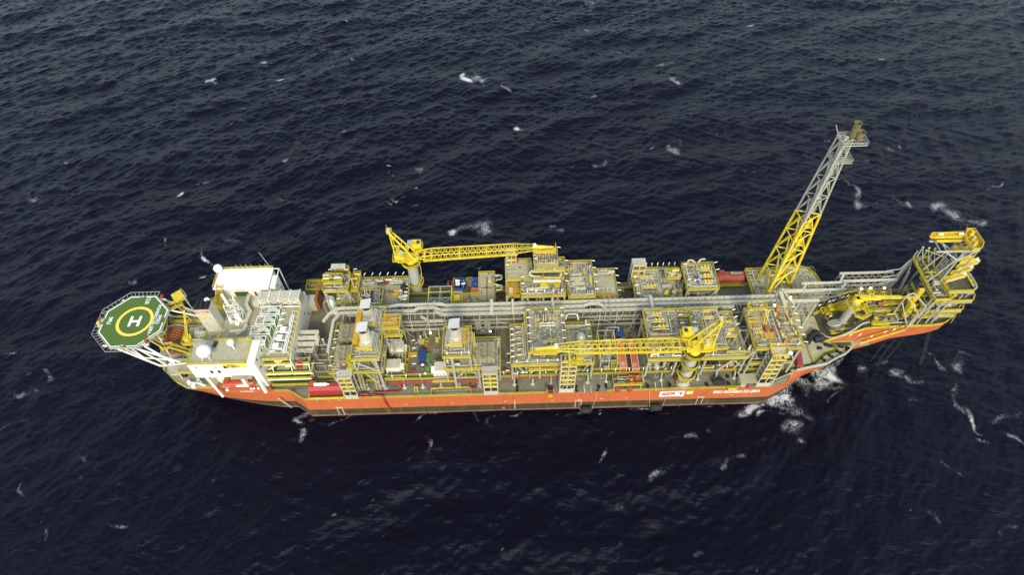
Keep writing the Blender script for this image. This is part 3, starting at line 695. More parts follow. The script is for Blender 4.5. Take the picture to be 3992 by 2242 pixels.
def mk_cabinet():
    t = thing('control_cabinet', '', 'cabinet')
    MB().box(-.8, -.55, .1, .8, .55, 1.7).build('cabinet_body', 'cowl', t)
    MB().box(-.9, -.65, 1.7, .9, .65, 1.82).build('roof', 'cream', t)
    MB().box(-.7, -.6, .25, -.05, -.56, 1.6).build('door', 'steel', t)
    MB().box(.05, -.6, .25, .7, -.56, 1.6).build('door', 'steel', t)
    return t
def mk_hydrant():
    t = thing('hose_cabinet', '', 'hose cabinet')
    MB().box(-.5, -.35, .1, .5, .35, 1.25).build('cabinet_body', 'red', t)
    MB().tube((-.9, 0, 0), (-.9, 0, 1.3), .1).build('standpipe', 'red', t)
    m = MB(); m.tube((-.9, 0, .8), (-.9, -.3, .8), .14); m.build('outlet', 'red', t)
    return t
def mk_vessel():
    t = thing('pressure_vessel', '', 'vessel')
    m = MB(); m.tube((-2.4, 0, 1.4), (2.4, 0, 1.4), .8, n=18); m.tube((-2.7, 0, 1.4), (-2.4, 0, 1.4), .45, .8, n=18); m.tube((2.4, 0, 1.4), (2.7, 0, 1.4), .8, .45, n=18); m.build('shell', 'lagging', t, smooth=False)
    for x in (-1.5, 1.5): MB().box(x - .15, -.65, 0, x + .15, .65, .9).build('saddle', 'steel', t)
    for x in (-1, .2, 1.3): MB().tube((x, 0, 2.1), (x, 0, 2.7), .17).build('nozzle', 'steel', t)
    return t
def mk_hatchbox():
    t = thing('access_platform', '', 'platform')
    MB().box(-1.6, -.8, 0, 1.6, .8, .12).build('grating', 'ochre', t)
    MB().rail([(-1.6, -.8, .12), (1.6, -.8, .12), (1.6, .8, .12), (-1.6, .8, .12)], close=True, step=1.0, kick=.15, h=.9).build('railing', 'yellow_bright', t)
    return t
def mk_loop():
    t = thing('expansion_loop', '', 'pipework')
    m = MB(); m.path([(-1.4, 1.6, 0), (-1.4, 1.6, 1.3), (-1.4, -1.2, 1.4), (1.4, -1.2, 1.4), (1.4, 1.6, 1.3), (1.4, 1.6, 0)], .24, n=10, bend=.8); m.build('pipe', 'lagging', t)
    m = MB(); m.path([(-.8, 1.6, 0), (-.8, 1.6, 1.0), (-.8, -.6, 1.0), (.8, -.6, 1.0), (.8, 1.6, 1.0), (.8, 1.6, 0)], .17, n=8, bend=.6); m.build('pipe', 'steel', t)
    for x in (-1.4, 1.4): MB().tube((x, .3, 1.36), (x, .7, 1.36), .38, n=10).build('valve', 'yellow_bright', t)
    return t
def mk_skid():
    t = thing('equipment_skid', '', 'skid')
    rng = random.Random(9)
    m = MB(); m.box(-2, -1.3, 0, 2, 1.3, .12)
    for x in (-1.9, 1.9):
        for y in (-1.2, 1.2): m.box(x - .06, y - .06, .1, x + .06, y + .06, 1.8)
    m.beam((-1.9, -1.2, 1.8), (1.9, -1.2, 1.8), .1); m.beam((-1.9, 1.2, 1.8), (1.9, 1.2, 1.8), .1); m.beam((-1.9, -1.2, 1.8), (-1.9, 1.2, 1.8), .1); m.beam((1.9, -1.2, 1.8), (1.9, 1.2, 1.8), .1)
    m.build('frame', 'steel_dark', t)
    for i in range(4):
        x = -1.3 + i * .85; m = MB(); m.lathe((x, .4, .12), [(.28, 0), (.28, 1.1), (.1, 1.35)], 10); m.build('filter', ['lagging', 'steel', 'cream'][i % 3], t)
    m = MB()
    for i in range(4): m.path([(-1.3 + i * .85, .4, 1.4), (-1.3 + i * .85, -.7, 1.4), (-1.3 + i * .85, -.7, .2)], .08)
    m.tube((-1.7, -.7, .6), (1.8, -.7, .6), .14); m.build('pipework', 'lagging', t)
    m = MB(); m.box(1.0, -1.1, .12, 1.7, -.5, 1.1); m.build('junction_box', 'yellow', t)
    return t
def mk_lamp():
    t = thing('deck_lamp', '', 'lamp')
    m = MB(); m.tube((0, 0, -.2), (0, 0, 2.1), .06, n=6); m.tube((0, 0, 2.1), (.2, 0, 2.3), .05, n=6); m.build('post', 'steel', t)
    MB().beam((.1, 0, 2.3), (1.35, 0, 2.36), .17, .12).build('tube', 'tube_white', t)
    return t
def mk_lampstraight():
    t = thing('post_lamp', '', 'lamp')
    m = MB(); m.tube((0, 0, -3.2), (0, 0, -.6), .10, n=6); m.build('post', 'steel', t)
    MB().tube((0, 0, -.4), (0, .05, .9), .12, n=6).build('tube', 'tube_white', t)
    return t
MAKERS = dict(rblue=lambda: mk_relief('blue_bright'), valve=mk_valve_pair, relief=mk_relief, manifold=mk_manifold, meter=mk_meter, pump=mk_pump, cabinet=mk_cabinet, hydrant=mk_hydrant, vessel=mk_vessel, platform=mk_hatchbox, loop=mk_loop, skid=mk_skid, lamp=mk_lamp, post=mk_lampstraight)
LOOK = dict(rblue='twin relief pipes with blue bonnets', valve='valve tray with yellow handwheels', relief='twin upright relief pipe pair', manifold='grey cluster of small pipes', meter='looped grey metering pipe', pump='small pump and motor',
            cabinet='pale grey control cabinet', hydrant='red fire hose cabinet', vessel='silver horizontal vessel', platform='small yellow railed platform', loop='silver looped pipe pair', skid='framed filter skid', lamp='white tube lamp at the railing', post='upright tube lamp')
def lamps(place, pts, kind='lamp', rz=0, z=None):
    for i, p in enumerate(pts):
        if kind not in PROTO: PROTO[kind] = MAKERS[kind](); o = PROTO[kind]
        else: o = copy_tree(PROTO[kind])
        o.location = (p[0], p[1], p[2] if z is None else z); o.rotation_euler = (0, 0, rz)
        o['label'] = f"{'white tube lamp on a bent arm' if kind == 'lamp' else 'upright white tube lamp'} along {place}"; o['group'] = f"tube lamps along {place}"
def line(x0, y0, x1, y1, z, n): return [(x0 + (x1 - x0) * i / max(1, n - 1), y0 + (y1 - y0) * i / max(1, n - 1), z) for i in range(n)]

def clutter(t, box, n, seed, mats=('steel', 'cream', 'steel_dark', 'lagging'), top=None):
    """fixed piping and ducts that belong to the module and fill the space under a deck"""
    rng = random.Random(seed); x0, y0, z0, x1, y1, z1 = box
    for mt in mats:
        for i in range(n):
            c = rng.random(); r = rng.choice((.1, .13, .18, .28)); m = MB()
            x = rng.uniform(x0, x1); y = rng.uniform(y0, y1); z = rng.uniform(z0, z1); nm = 'pipe'
            if c < .35: x2 = rng.uniform(x0, x1); m.path([(x, y, z0), (x, y, z), (x2, y, z), (x2, y, z0)], r, n=6)
            elif c < .6: y2 = rng.uniform(y0, y1); m.path([(x, y, z0), (x, y, z), (x, y2, z), (x, y2, z1)], r, n=6)
            elif c < .75: nm = 'vessel'; m.lathe((x, y, z0), [(.2, 0), (.5, .2), (.5, (z - z0) * .6 + .6), (.15, (z - z0) * .6 + .9)], 12)
            elif c < .9: nm = 'equipment_box'; q = rng.uniform(.4, 1.1); m.box(x - q, y - .6, z0, x + q, y + .6, z0 + rng.uniform(.5, 1.8))
            else: nm = 'drum'; m.tube((x - 1.2, y, z0 + 1), (x + 1.2, y, z0 + 1), .45, n=12)
            m.build(nm, mt, t)

# ---- near side, from the stern end ------------------------------------------------
NA = module('turbine_module', 'tall open module with diagonal legs carrying two exhaust stacks beside the white quarters', [
    dict(r=(-63.8, 113.6, -44.8, 134.2), z=24.5),
    dict(r=(-54.6, 113.6, -44.8, 135.0), z=32.5)],
    legs=[(-46.4, 113.7, 12.2, -46.4, 113.7, 32.0, .5), (-62.8, 114.6, 12.2, 24, .45), (-54.2, 114.6, 12.2, 32, .4), (-46.4, 134, 16, 32, .4), (-62.8, 133, 16, 24, .4), (-54.2, 134, 16, 32, .4), (-46.4, 124, 16, 32, .35), (-62.8, 124, 16, 24, .35)],
    braces=[((-54.0, 113.8, 31.6), (-46.6, 113.8, 25.2), .32), ((-51.5, 113.9, 24), (-46.4, 113.7, 13.4), .25), ((-54, 114.2, 24.8), (-51.6, 114.0, 31.8), .3), ((-58, 114, 12.6), (-52, 114, 16), .22), ((-62.6, 114.4, 24), (-58.4, 114.4, 16), .3), ((-46.4, 113.9, 24.5), (-47.6, 113.9, 31.8), .3), ((-62.8, 124, 16), (-62.8, 114.6, 24), .2)])
clutter(NA, (-62, 116, 16.2, -46, 133, 23), 6, 4); clutter(NA, (-54, 116, 24.8, -46, 133, 30), 4, 5)
# sloping cable ladders under the lower deck
for q in ((340, 250, 410, 470), (560, 220, 680, 390)):
    a = tN2(q[0], q[1], 21); b = tN2(q[2], q[3], 13.5)
    for dx in (0, 1.1):
        MB().beam((a[0] + .6 + dx, 114.3, 22.5), (a[0] + .6 + dx, 113.2, 13.2), .85, .2).build('cable_tray', 'weathered', NA)
m = MB(); m.rail([(-55.2, 113.4, 31), (-55.2, 117.5, 31)]); m.box(-56.2, 113.6, 30.7, -54.7, 117.4, 30.9); m.rail([(-56.2, 113.6, 30.9), (-56.2, 117.4, 30.9)]); m.rail([(-56.8, 113.2, 27.5), (-55.0, 113.2, 27.5)]); m.box(-56.8, 113.2, 27.3, -54.7, 115.5, 27.45); m.build('side_stair', 'yellow', NA)
holes(NA, [(-50.8, 117.2, -46.6, 118.4)], 32.5, 'brown')
m = MB(); m.rail([(-51, 117.0, 32.5), (-46.4, 117.0, 32.5), (-46.4, 118.4, 32.5), (-51, 118.4, 32.5)], close=True); m.build('railing', 'yellow_bright', NA)
holes(NA, [(-54.4, 119.2, -52.9, 134.6)], 33.9, 'ochre', 'catwalk')

def intake(x0, y0, x1, y1, z0, label, ribs=False):
    t = thing('air_intake_filter', label, 'air filter', ((x0 + x1) / 2, (y0 + y1) / 2, z0), 'weathered turbine air filters')
    m = MB(); m.box(x0, y0, z0, x1, y1, z0 + 3.9); m.build('filter_housing', 'weathered', t)
    m = MB(); m.box(x0 - .12, y0 - .12, z0 + 3.9, x1 + .12, y1 + .12, z0 + 4.08); m.build('roof', 'weathered', t)
    xm = x0 + (x1 - x0) * .62; MB().box(xm - .12, y0 + .1, z0 + 4.08, xm + .12, y1 - .1, z0 + 4.16).build('roof_seam', 'deck_dark', t)
    MB().box(x0 + .1, (y0 + y1) / 2 - .05, z0 + 4.08, x1 - .1, (y0 + y1) / 2 + .05, z0 + 4.14).build('roof_seam', 'weathered', t)
    n = 5
    for i in range(n):
        x = x0 + .6 + (x1 - x0 - 1.2) * i / (n - 1)
        if ribs:
            for k in range(3): MB().box(x - .55 + k * .38, y0 - .5, z0 + .6, x - .4 + k * .38, y0, z0 + 3.7).build('rib', 'cream', t)
        else: MB().box(x - .3, y0 - .05, z0 + 1.4, x + .3, y0, z0 + 2.2).build('vent', 'deck_dark' if i % 2 else 'cream', t)
    return t
intake(-61.4, 116.2, -55.7, 122.4, 24.5, 'weathered brown filter box nearer the camera, on the deck left of the front exhaust stack')
intake(-61.4, 125.2, -55.7, 131.4, 24.5, 'weathered brown filter box farther from the camera, left of the rear exhaust stack')
intake(-13.3, 115.8, -6.4, 122.1, 24.5, 'weathered brown ribbed filter box right of the lone third exhaust stack', True)

def stack(cx, cy, z0, label, flip=1):
    t = thing('exhaust_stack', label, 'exhaust stack', (cx, cy, z0), 'ribbed exhaust stacks with tilted cowls')
    m = MB(); m.box(cx - 2.1, cy - 2.5, z0, cx + 2.1, cy + 3.4, z0 + 3.6); m.box(cx - 1.9, cy - 2.3, z0 + 3.6, cx + 1.9, cy + 3.2, z0 + 4.0)
    m.build('casing', 'lagging', t)
    for i in range(4): MB().box(cx + flip * (2.15 + .42 * i) - .13, cy - 2.2, z0 + .4, cx + flip * (2.15 + .42 * i) + .13, cy + 3.0, z0 + 3.5 - .25 * i).build('cooling_panel', 'lagging', t)
    prof = [(1.95, 4.0)]
    for i in range(7): zz = 4.2 + i * .72; prof += [(1.72 - .01 * i, zz), (1.72 - .01 * i, zz + .56), (1.84 - .01 * i, zz + .6), (1.84 - .01 * i, zz + .68)]
    prof.append((1.66, 9.2)); m = MB(); m.lathe((cx, cy, z0), prof, 24); m.build('chimney', 'lagging', t)
    m = MB(); m.lathe((cx, cy, z0), [(1.5, 9.2), (1.55, 10.3), (1.35, 10.32), (1.3, 9.25)], 24); m.build('chimney_mouth', 'black', t)
    m = MB()
    for a in (0, 90, 180, 270): 
        c, s = math.cos(R(a + 45)), math.sin(R(a + 45)); m.beam((cx + 1.5 * c, cy + 1.5 * s, z0 + 9.6), (cx + 1.5 * c - .1, cy + 1.5 * s, z0 + 11.2 + 1.1 * s), .1)
    m.build('cowl_bracket', 'steel_dark', t)
    zc = z0 + 10.3
    m = MB(); q = [(cx - 2.2, cy - 1.3, zc - .3), (cx + 1.6, cy - 1.6, zc + .5), (cx + 2.0, cy + 1.3, zc + 2.0), (cx - 1.6, cy + 1.5, zc + 1.3)]
    m.add(q + [(x, y + .15, z - .18) for x, y, z in q], [(0, 1, 2, 3), (7, 6, 5, 4), (0, 4, 5, 1), (1, 5, 6, 2), (2, 6, 7, 3), (3, 7, 4, 0)]); m.build('cowl', 'cowl', t)
    m = MB(); m.box(cx - 2.9, cy - 3.3, z0 + 2.7, cx + 2.4, cy - 2.55, z0 + 2.8); m.rail([(cx - 2.9, cy - 3.3, z0 + 2.8), (cx + 2.4, cy - 3.3, z0 + 2.8)]); m.rail([(cx + 2.4, cy - 3.3, z0 + 2.8), (cx + 2.4, cy - 2.5, z0 + 2.8)]); m.build('railing', 'yellow_bright', t)
    m = MB(); m.box(cx - flip * 3.2, cy - 2.6, z0 + 2.7, cx - flip * 2.15, cy + 3.9, z0 + 2.82); m.build('catwalk', 'ochre', t)
    m = MB(); m.rail([(cx - flip * 3.2, cy - 2.6, z0 + 2.8), (cx - flip * 3.2, cy + 3.9, z0 + 2.8)]); m.build('catwalk_railing', 'yellow_bright', t)
    for x in (-2.0, -.7, .7, 2.0): MB().tube((cx + x, cy - 3.1, z0), (cx + x, cy - 2.9, z0 + 2.6), .14).build('support_leg', 'steel', t)
    MB().beam((cx - 2.6, cy - 3.2, z0 + .5), (cx + 2.9, cy - 3.2, z0 + .5), .3).build('support_beam', 'steel', t)
    m = MB(); m.path([(cx + 2.6 * flip, cy - 2.9, z0 + .7), (cx + 3.9 * flip, cy - 2.9, z0 + .7), (cx + 3.9 * flip, cy + 1, z0 + .7), (cx + 3.9 * flip, cy + 1, z0 + 2.2)], .17, bend=.3); m.build('side_pipe', 'steel', t)
    return t
stack(-49.3, 119.6, 32.5, 'ribbed exhaust stack with square white cowl, nearest the camera of the left pair')
stack(-49.3, 129.0, 32.5, 'ribbed exhaust stack with square white cowl, rear one of the left pair')
stack(-19.2, 119.9, 32.5, 'lone ribbed exhaust stack with white cowl at the middle of the ship', -1)

NR = module('cooler_module', 'small tower module under a big ochre roof deck beside the rear exhaust stack', [
    dict(r=(-45.8, 125.6, -39.0, 131.2), z=33.2, mat='ochre', name='roof_deck'),
    dict(r=(-44.9, 124.6, -38.3, 126.2), z=30.2, mat='ochre'),
    dict(r=(-44.8, 116.2, -39.0, 129.0), z=18.0, mat='deck_dark', rail='e')],
    legs=[(-44.6, 125.4, 16, 33, .25), (-39.4, 125.4, 16, 33, .25), (-44.6, 131, 16, 33, .25), (-39.4, 131, 16, 33, .25), (-39.2, 117, 16, 19, .2)],
    braces=[((-44.6, 125.2, 27), (-42.5, 124, 20.5), .18), ((-39.4, 125.2, 27), (-43.6, 123.0, 20.4), .18), ((-44.6, 125.3, 29), (-39.4, 125.3, 29), .2), ((-44.6, 125.3, 27), (-39.4, 125.3, 27), .2)])
m = MB()
for x in (-44.6, -43.0, -41.4, -39.8):
    for y in (127, 129.4): m.tube((x, y, 33.2), (x + .1, y, 33.75), .1)
m.build('lifting_lug', 'cream', NR)
def genset(cx, cy, label, side=1, zf=16.0):
    t = thing('generator_set', label, 'generator', (cx, cy, zf), 'cream enclosed generator sets')
    MB().box(cx - 3, cy - 2.4, zf, cx + 3, cy + 2.2, zf + .9).build('baseframe', 'steel_dark', t)
    m = MB(); m.cbox((cx, cy, zf + .9), (5.2, 4.0, 3.2), bevel=.2); m.build('enclosure', 'ivory', t)
    m = MB(); m.prism(rect(cx - 2.4, cy - 1.8, cx + 2.4, cy + 1.9), zf + 4.1, zf + 4.35); m.build('roof', 'cream', t)
    for i in range(4): MB().box(cx - 2 + i * 1.15, cy - 2.06, zf + 1.2, cx - 1.2 + i * 1.15, cy - 2.0, zf + 3.0).build('door', 'cream', t)
    m = MB(); m.box(cx + side * 2.6, cy - 1.4, zf + 2, cx + side * 3.7, cy + .4, zf + 3.9); m.build('inlet_hood', 'white', t)
    m = MB()
    for i in range(6): m.tube((cx - 2.6 + i * .9, cy - 3.6, zf + .3), (cx - 2.6 + i * .9, cy - 2.3, zf + 1.6), .09)
    m.tube((cx - 3, cy - 2.7, zf + 1.2), (cx + 2.6, cy - 2.7, zf + 1.2), .12); m.tube((cx - 3, cy - 3.3, zf + .5), (cx + 2.6, cy - 3.3, zf + .5), .16); m.build('pipework', 'steel', t)
    m = MB(); m.rail([(cx - 3.4, cy - 4.1, zf + .1), (cx + 4.4, cy - 4.1, zf + .1), (cx + 4.4, cy + 1.6, zf + .1), (cx + 2.8, cy + 1.6, zf + .1)]); m.build('railing', 'yellow_bright', t)
    return t
genset(-42.9, 119.6, 'cream generator enclosure right of the two left exhaust stacks, nearer the camera')
genset(-42.5, 127.4, 'cream generator enclosure right of the two left exhaust stacks, under the ochre roof')
genset(-25.6, 117.9, 'cream generator enclosure just left of the lone third exhaust stack', -1)

NE = module('turbine_module', 'open module with grey upper deck carrying the lone third exhaust stack', [
    dict(r=(-23.9, 113.6, -4.6, 126.2), z=24.5), dict(r=(-23.9, 113.6, -14.2, 125.8), z=32.5)],
    legs=[(-20.7, 113.6, 12.2, 32, .48), (-12.2, 113.7, 12.2, 24, .42), (-14.6, 114, 24.6, 32, .4), (-23.4, 114.2, 16, 32, .3), (-5, 114.2, 16, 24, .35), (-5, 125.6, 16, 24, .35), (-14.6, 125.4, 16, 32, .35), (-23.4, 125.4, 16, 32, .35)],
    braces=[((-20.7, 113.7, 18), (-17, 113.8, 24), .22), ((-12.2, 113.7, 20), (-15.5, 113.8, 24), .22), ((-12.2, 113.7, 20), (-9.2, 113.8, 24), .22)])
holes(NE, [(-19.4, 115.8, -15.0, 117.4)], 32.5, 'brown'); holes(NE, [(-16.0, 117.5, -14.9, 125.4)], 32.9, 'ochre', 'catwalk')
clutter(NE, (-23, 115, 24.8, -15, 125, 30), 5, 8); clutter(NE, (-23, 115, 16.2, -6, 125, 22), 6, 9)
m = MB()
for i in range(6): m.box(-22.6 + i * .8, 113.9, 24.52, -22.2 + i * .8, 117, 24.8)
m.build('pipe_row', 'weathered', NE)
m = MB(); m.ladder((-13.6, 114.2, 32.5), (-12.8, 114.2, 24.6), .9); m.ladder((-13.7, 124.0, 32.4), (-13.4, 119, 27)); m.build('stair', 'yellow_bright', NE)

NF = module('separation_module', 'wide grey module with raised middle deck under the tip of the near crane boom', [
    dict(r=(-1.1, 114.0, 27.7, 131.0), z=25.2), dict(r=(4.8, 115.6, 18.2, 133.4), z=31.0), dict(r=(5.0, 114.1, 17.0, 115.4), z=22.0, mat='deck_grey')],
    legs=[(x, y, 16, 24.8, .4) for x in (-.6, 9, 18.6, 27.2) for y in (114.6, 130.4)] + [(x, y, 25.2, 30.7, .35) for x in (5.2, 17.8) for y in (116, 124.5, 133)] + [(x, 114.5, 16, 21.8, .2) for x in (5.5, 16.6)],
    braces=[((1.5, 114.5, 24), (4, 114.5, 20), .3), ((20, 114.5, 24.5), (22.5, 114.5, 20), .3), ((26, 114.5, 24.5), (24, 114.5, 20), .25)])
clutter(NF, (0, 115, 16.2, 27, 129, 23), 12, 21); clutter(NF, (5.5, 116.5, 25.4, 17.5, 131, 29), 6, 22)
m = MB(); m.tube((3.6, 117.5, 26), (3.6, 131.5, 26), .3, n=10); m.tube((4.2, 117, 27.5), (4.2, 131, 27.5), .2); m.build('pipe_header', 'cream', NF)
m = MB(); m.rail([(4.4, 126, 28), (4.4, 133.6, 28)]); m.ladder((4.4, 133, 31), (4.4, 127, 25.6)); m.build('side_stair', 'yellow_bright', NF)
m = MB(); m.path([(5.6, 114.6, 25.9), (16.2, 114.6, 25.9)], .16); m.path([(6, 115.3, 26.8), (15.8, 115.3, 26.8), (16.4, 115.3, 25.4)], .13); m.path([(19, 131.6, 27.4), (19.4, 133, 28.6), (23.2, 133, 28.6), (23.6, 131.5, 27)], .33, bend=.8)
m.path([(18.6, 129.7, 26), (26.2, 129.7, 26), (26.2, 131.4, 27.2)], .36, bend=.8); m.build('pipework', 'lagging', NF)
t = thing('spherical_tank', 'domed grey vessel with side piping just behind the near crane boom', 'vessel', (23.6, 123.2, 25.2))
m = MB(); m.lathe((23.6, 123.2, 25.2), [(1.5, 0), (1.75, .5), (1.75, 3.2), (1.5, 4.1), (1.0, 4.7), (.3, 5.0)], 24); sphere_smooth(m.build('shell', 'lagging', t))
m = MB(); m.path([(21.2, 125, 25.3), (21.2, 125, 29), (22.6, 124.6, 30), (23, 124, 30)], .14, bend=.4); m.path([(21.5, 120.6, 25.3), (21.5, 125.2, 27), (21.0, 125.2, 25.3)], .12, bend=.4); m.build('pipe', 'cream', t)

NG = module('compression_module', 'broad grey module with a square well in its upper deck behind the near crane', [
    dict(r=(45.8, 113.6, 80.2, 131.0), z=26.8, rail='w'),
    dict(r=(45.8, 119.0, 57.3, 131.0), z=32.0, rail='snw'), dict(r=(57.3, 128.2, 61.7, 131.0), z=32.02, rail='sn'), dict(r=(57.3, 119.0, 61.7, 120.4), z=32.02, rail='n'),
    dict(r=(61.7, 114.4, 72.2, 131.0), z=32.0, rail='snw'), dict(r=(72.2, 119.2, 76.3, 129.2), z=32.02, rail='sne')],
    legs=[(x, y, 16, 26.4, .4) for x in (46.4, 56, 66, 79.6) for y in (114.2, 130.4)] + [(x, y, 26.8, 31.7, .35) for x in (46.2, 57, 62, 72, 76) for y in (119.6, 128.8)],
    braces=[((75.5, 114.4, 24.5), (71.5, 114.2, 18), .4), ((75.8, 114.4, 24.5), (79.4, 114.2, 21), .25)])
clutter(NG, (47, 115, 16.2, 79, 129, 25), 14, 31); clutter(NG, (47, 114.6, 27, 57, 118.5, 29), 5, 32); clutter(NG, (62, 115, 27, 78, 128, 29.5), 6, 33)
m = MB(); m.rail([(46.0, 113.7, 26.8), (57.0, 113.7, 26.8)]); m.rail([(57, 113.7, 26.8), (57.2, 115.2, 26.8)]); m.rail([(63.5, 113.7, 26.8), (80.2, 113.7, 26.8)]); m.rail([(72.4, 114.5, 29.2), (80.2, 114.5, 29.2)]); m.rail([(72.3, 114.5, 29.2), (72.3, 119, 30)]); m.build('railing', 'yellow', NG)
holes(NG, [(46.4, 114.4, 50, 117.0)], 26.8, 'brown')

NH = module('export_module', 'grey module deck with long ochre gratings at the forward shoulder of the ship', [
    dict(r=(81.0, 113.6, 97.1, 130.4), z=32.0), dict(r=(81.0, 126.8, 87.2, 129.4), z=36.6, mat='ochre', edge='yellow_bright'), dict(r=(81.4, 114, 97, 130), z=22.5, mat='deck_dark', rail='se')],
    legs=[(x, y, 16, 31.6, .42) for x in (81.6, 96.6) for y in (114.2, 122, 129.8)] + [(x, y, 32, 36.3, .16) for x in (81.3, 86.9) for y in (127, 129.2)],
    braces=[((81.5, 114.2, 31), (78.4, 116, 17), .45), ((81.5, 122, 31), (79, 127.5, 24), .4), ((79, 127.5, 24), (76, 131, 30), .3), ((81.6, 122, 20), (78, 118, 16), .35), ((93, 114.2, 31), (96.6, 114.2, 24), .25)])
clutter(NH, (82, 115, 22.8, 96, 129, 29), 6, 41); clutter(NH, (82, 115, 16.2, 97, 129, 21), 8, 42)
holes(NH, [(82.0, 121.4, 84.8, 125.6), (86.6, 121.5, 88.4, 128.6), (86.9, 115.4, 89.0, 121), (90.4, 120.6, 91.9, 129.2), (82.2, 114.6, 84.2, 118.0), (91.7, 115.6, 94.0, 118.2), (93, 126.3, 95, 127.4)], 32.0, 'ochre')
m = MB(); m.tube((96.4, 114.5, 33), (95.0, 129.5, 33), .26, n=10); m.tube((91.4, 115, 32.9), (91.0, 128.5, 32.9), .28, n=10); m.tube((88.2, 121.4, 33), (88.1, 129, 33), .22); m.build('pipe_header', 'lagging', NH)
for i in range(7): MB().cbox((96.3 - i * .12, 115.6 + i * 2.1, 32.7), (.7, .8, .7)).build('valve', 'dull_red' if i % 2 else 'yellow', NH)
for i in range(6): MB().cbox((91.3, 116.6 + i * 2.2, 32.6), (.8, .8, .8)).build('valve', 'dull_red' if i % 2 == 0 else 'yellow', NH)
for x, y in ((86.2, 120.6), (86.3, 122.2), (88.6, 120.8), (88.7, 122.2)): MB().cbox((x, y, 32.4), (1.0, .9, .9)).build('valve', 'dull_red', NH)
m = MB(); m.ladder((87.5, 126.8, 36.6), (86.4, 122.6, 32.2), .9); m.build('stair', 'yellow_bright', NH)
# dark bay between the two forward modules
GP = module('bay_walkway', 'narrow dark walkway tower in the gap left of the forward module', [dict(r=(76.9, 118.2, 80.4, 129.5), z=24, mat='deck_dark'), dict(r=(77.6, 116.6, 80.0, 118.2), z=20.5, mat='deck_dark')],
    legs=[(77.2, 118.5, 16, 24, .2), (80.2, 118.5, 16, 24, .2), (77.2, 129.2, 16, 24, .2), (80.2, 129.2, 16, 24, .2)])
clutter(GP, (77.2, 119, 24.1, 80, 128, 26.5), 3, 51)

# ---- far side --------------------------------------------------------------------
FB = module('manifold_tower', 'tall narrow yellow railed tower module behind the quarters on the far side', [
    dict(r=(-69.2, 144.6, -60.0, 153.0), z=30.8), dict(r=(-68.2, 145.4, -61.4, 149.2), z=34.8, mat='deck_dark'), dict(r=(-66.2, 145.2, -58.2, 150.2), z=22.6), dict(r=(-60.0, 147.2, -57.2, 156.0), z=27.5, mat='ochre'), dict(r=(-67.2, 153.0, -61, 156.0), z=30.8, mat='ochre')],
    legs=[(x, y, 16, 30.5, .35) for x in (-68.8, -60.4) for y in (145, 152.6)] + [(-57.6, y, 16, 27.2, .25) for y in (147.6, 155.6)] + [(x, y, 30.8, 34.5, .15) for x in (-68, -61.6) for y in (145.6, 149)],
    braces=[((-68.8, 144.9, 30), (-66, 144.9, 23), .25), ((-60.6, 144.9, 30), (-64.6, 145, 23), .25), ((-60.6, 145, 30), (-58.8, 145, 23), .25)])
clutter(FB, (-68, 146, 31, -61, 151, 32.4), 5, 61); clutter(FB, (-67.6, 146, 35, -62, 148.8, 35.8), 4, 62, mats=('steel', 'cream', 'yellow')); clutter(FB, (-59.6, 148, 27.7, -57.8, 155, 29), 3, 63, mats=('cream', 'yellow')); clutter(FB, (-68, 146, 16.2, -58, 152, 21), 8, 64)
m = MB(); m.path([(-68, 144.2, 32.5), (-64.2, 144.2, 32.5), (-63.5, 144.2, 27)], .18, bend=.4); m.path([(-60.5, 146.5, 33), (-59, 149, 33), (-58.6, 147.5, 26)], .2, bend=.5); m.build('hanging_pipe', 'lagging', FB)
m = MB(); m.box(-66.9, 153.2, 33.4, -61.6, 155.2, 34.2); m.build('roof_box', 'cream', FB)
FC = module('utility_module', 'long low grey module between the tower module and the far crane pedestal', [dict(r=(-59.0, 143.6, -39.2, 157.2), z=22.2)],
    legs=[(x, y, 16, 22, .3) for x in (-58.5, -49, -39.7) for y in (144, 156.8)])
clutter(FC, (-57.5, 150.5, 22.3, -49.8, 156.4, 23.4), 7, 71); clutter(FC, (-49, 155.2, 22.3, -43, 156.4, 23.2), 3, 72)
clutter(FC, (-41.6, 144, 22.3, -39.6, 152, 24), 4, 73)
FC2 = module('heater_module', 'dark topped skid deck with rows of white valves behind the pipe rack', [dict(r=(-57.2, 142.0, -48.6, 150.4), z=24.4, mat='deck_dark')], legs=[(x, y, 16, 24, .25) for x in (-56.8, -49) for y in (142.4, 150)])
m = MB()
for i in range(13): y = 142.8 + i * .55; m.path([(-51.9 + (i % 3) * .3, y, 24.5), (-51.9 + (i % 3) * .3, y, 25.1), (-50 + (i % 2) * .5, y, 25.1)], .11)
m.build('valve_row', 'lagging', FC2)
m = MB(); m.path([(-55.5, 149.5, 24.5), (-55.5, 149.5, 26), (-55.0, 146.0, 26), (-53.6, 146, 25)], .2, bend=.5); m.path([(-54.7, 149.5, 24.5), (-54.7, 149.5, 26), (-54.5, 147, 26), (-53.2, 146.6, 25)], .2, bend=.5); m.build('bent_pipe', 'lagging', FC2)
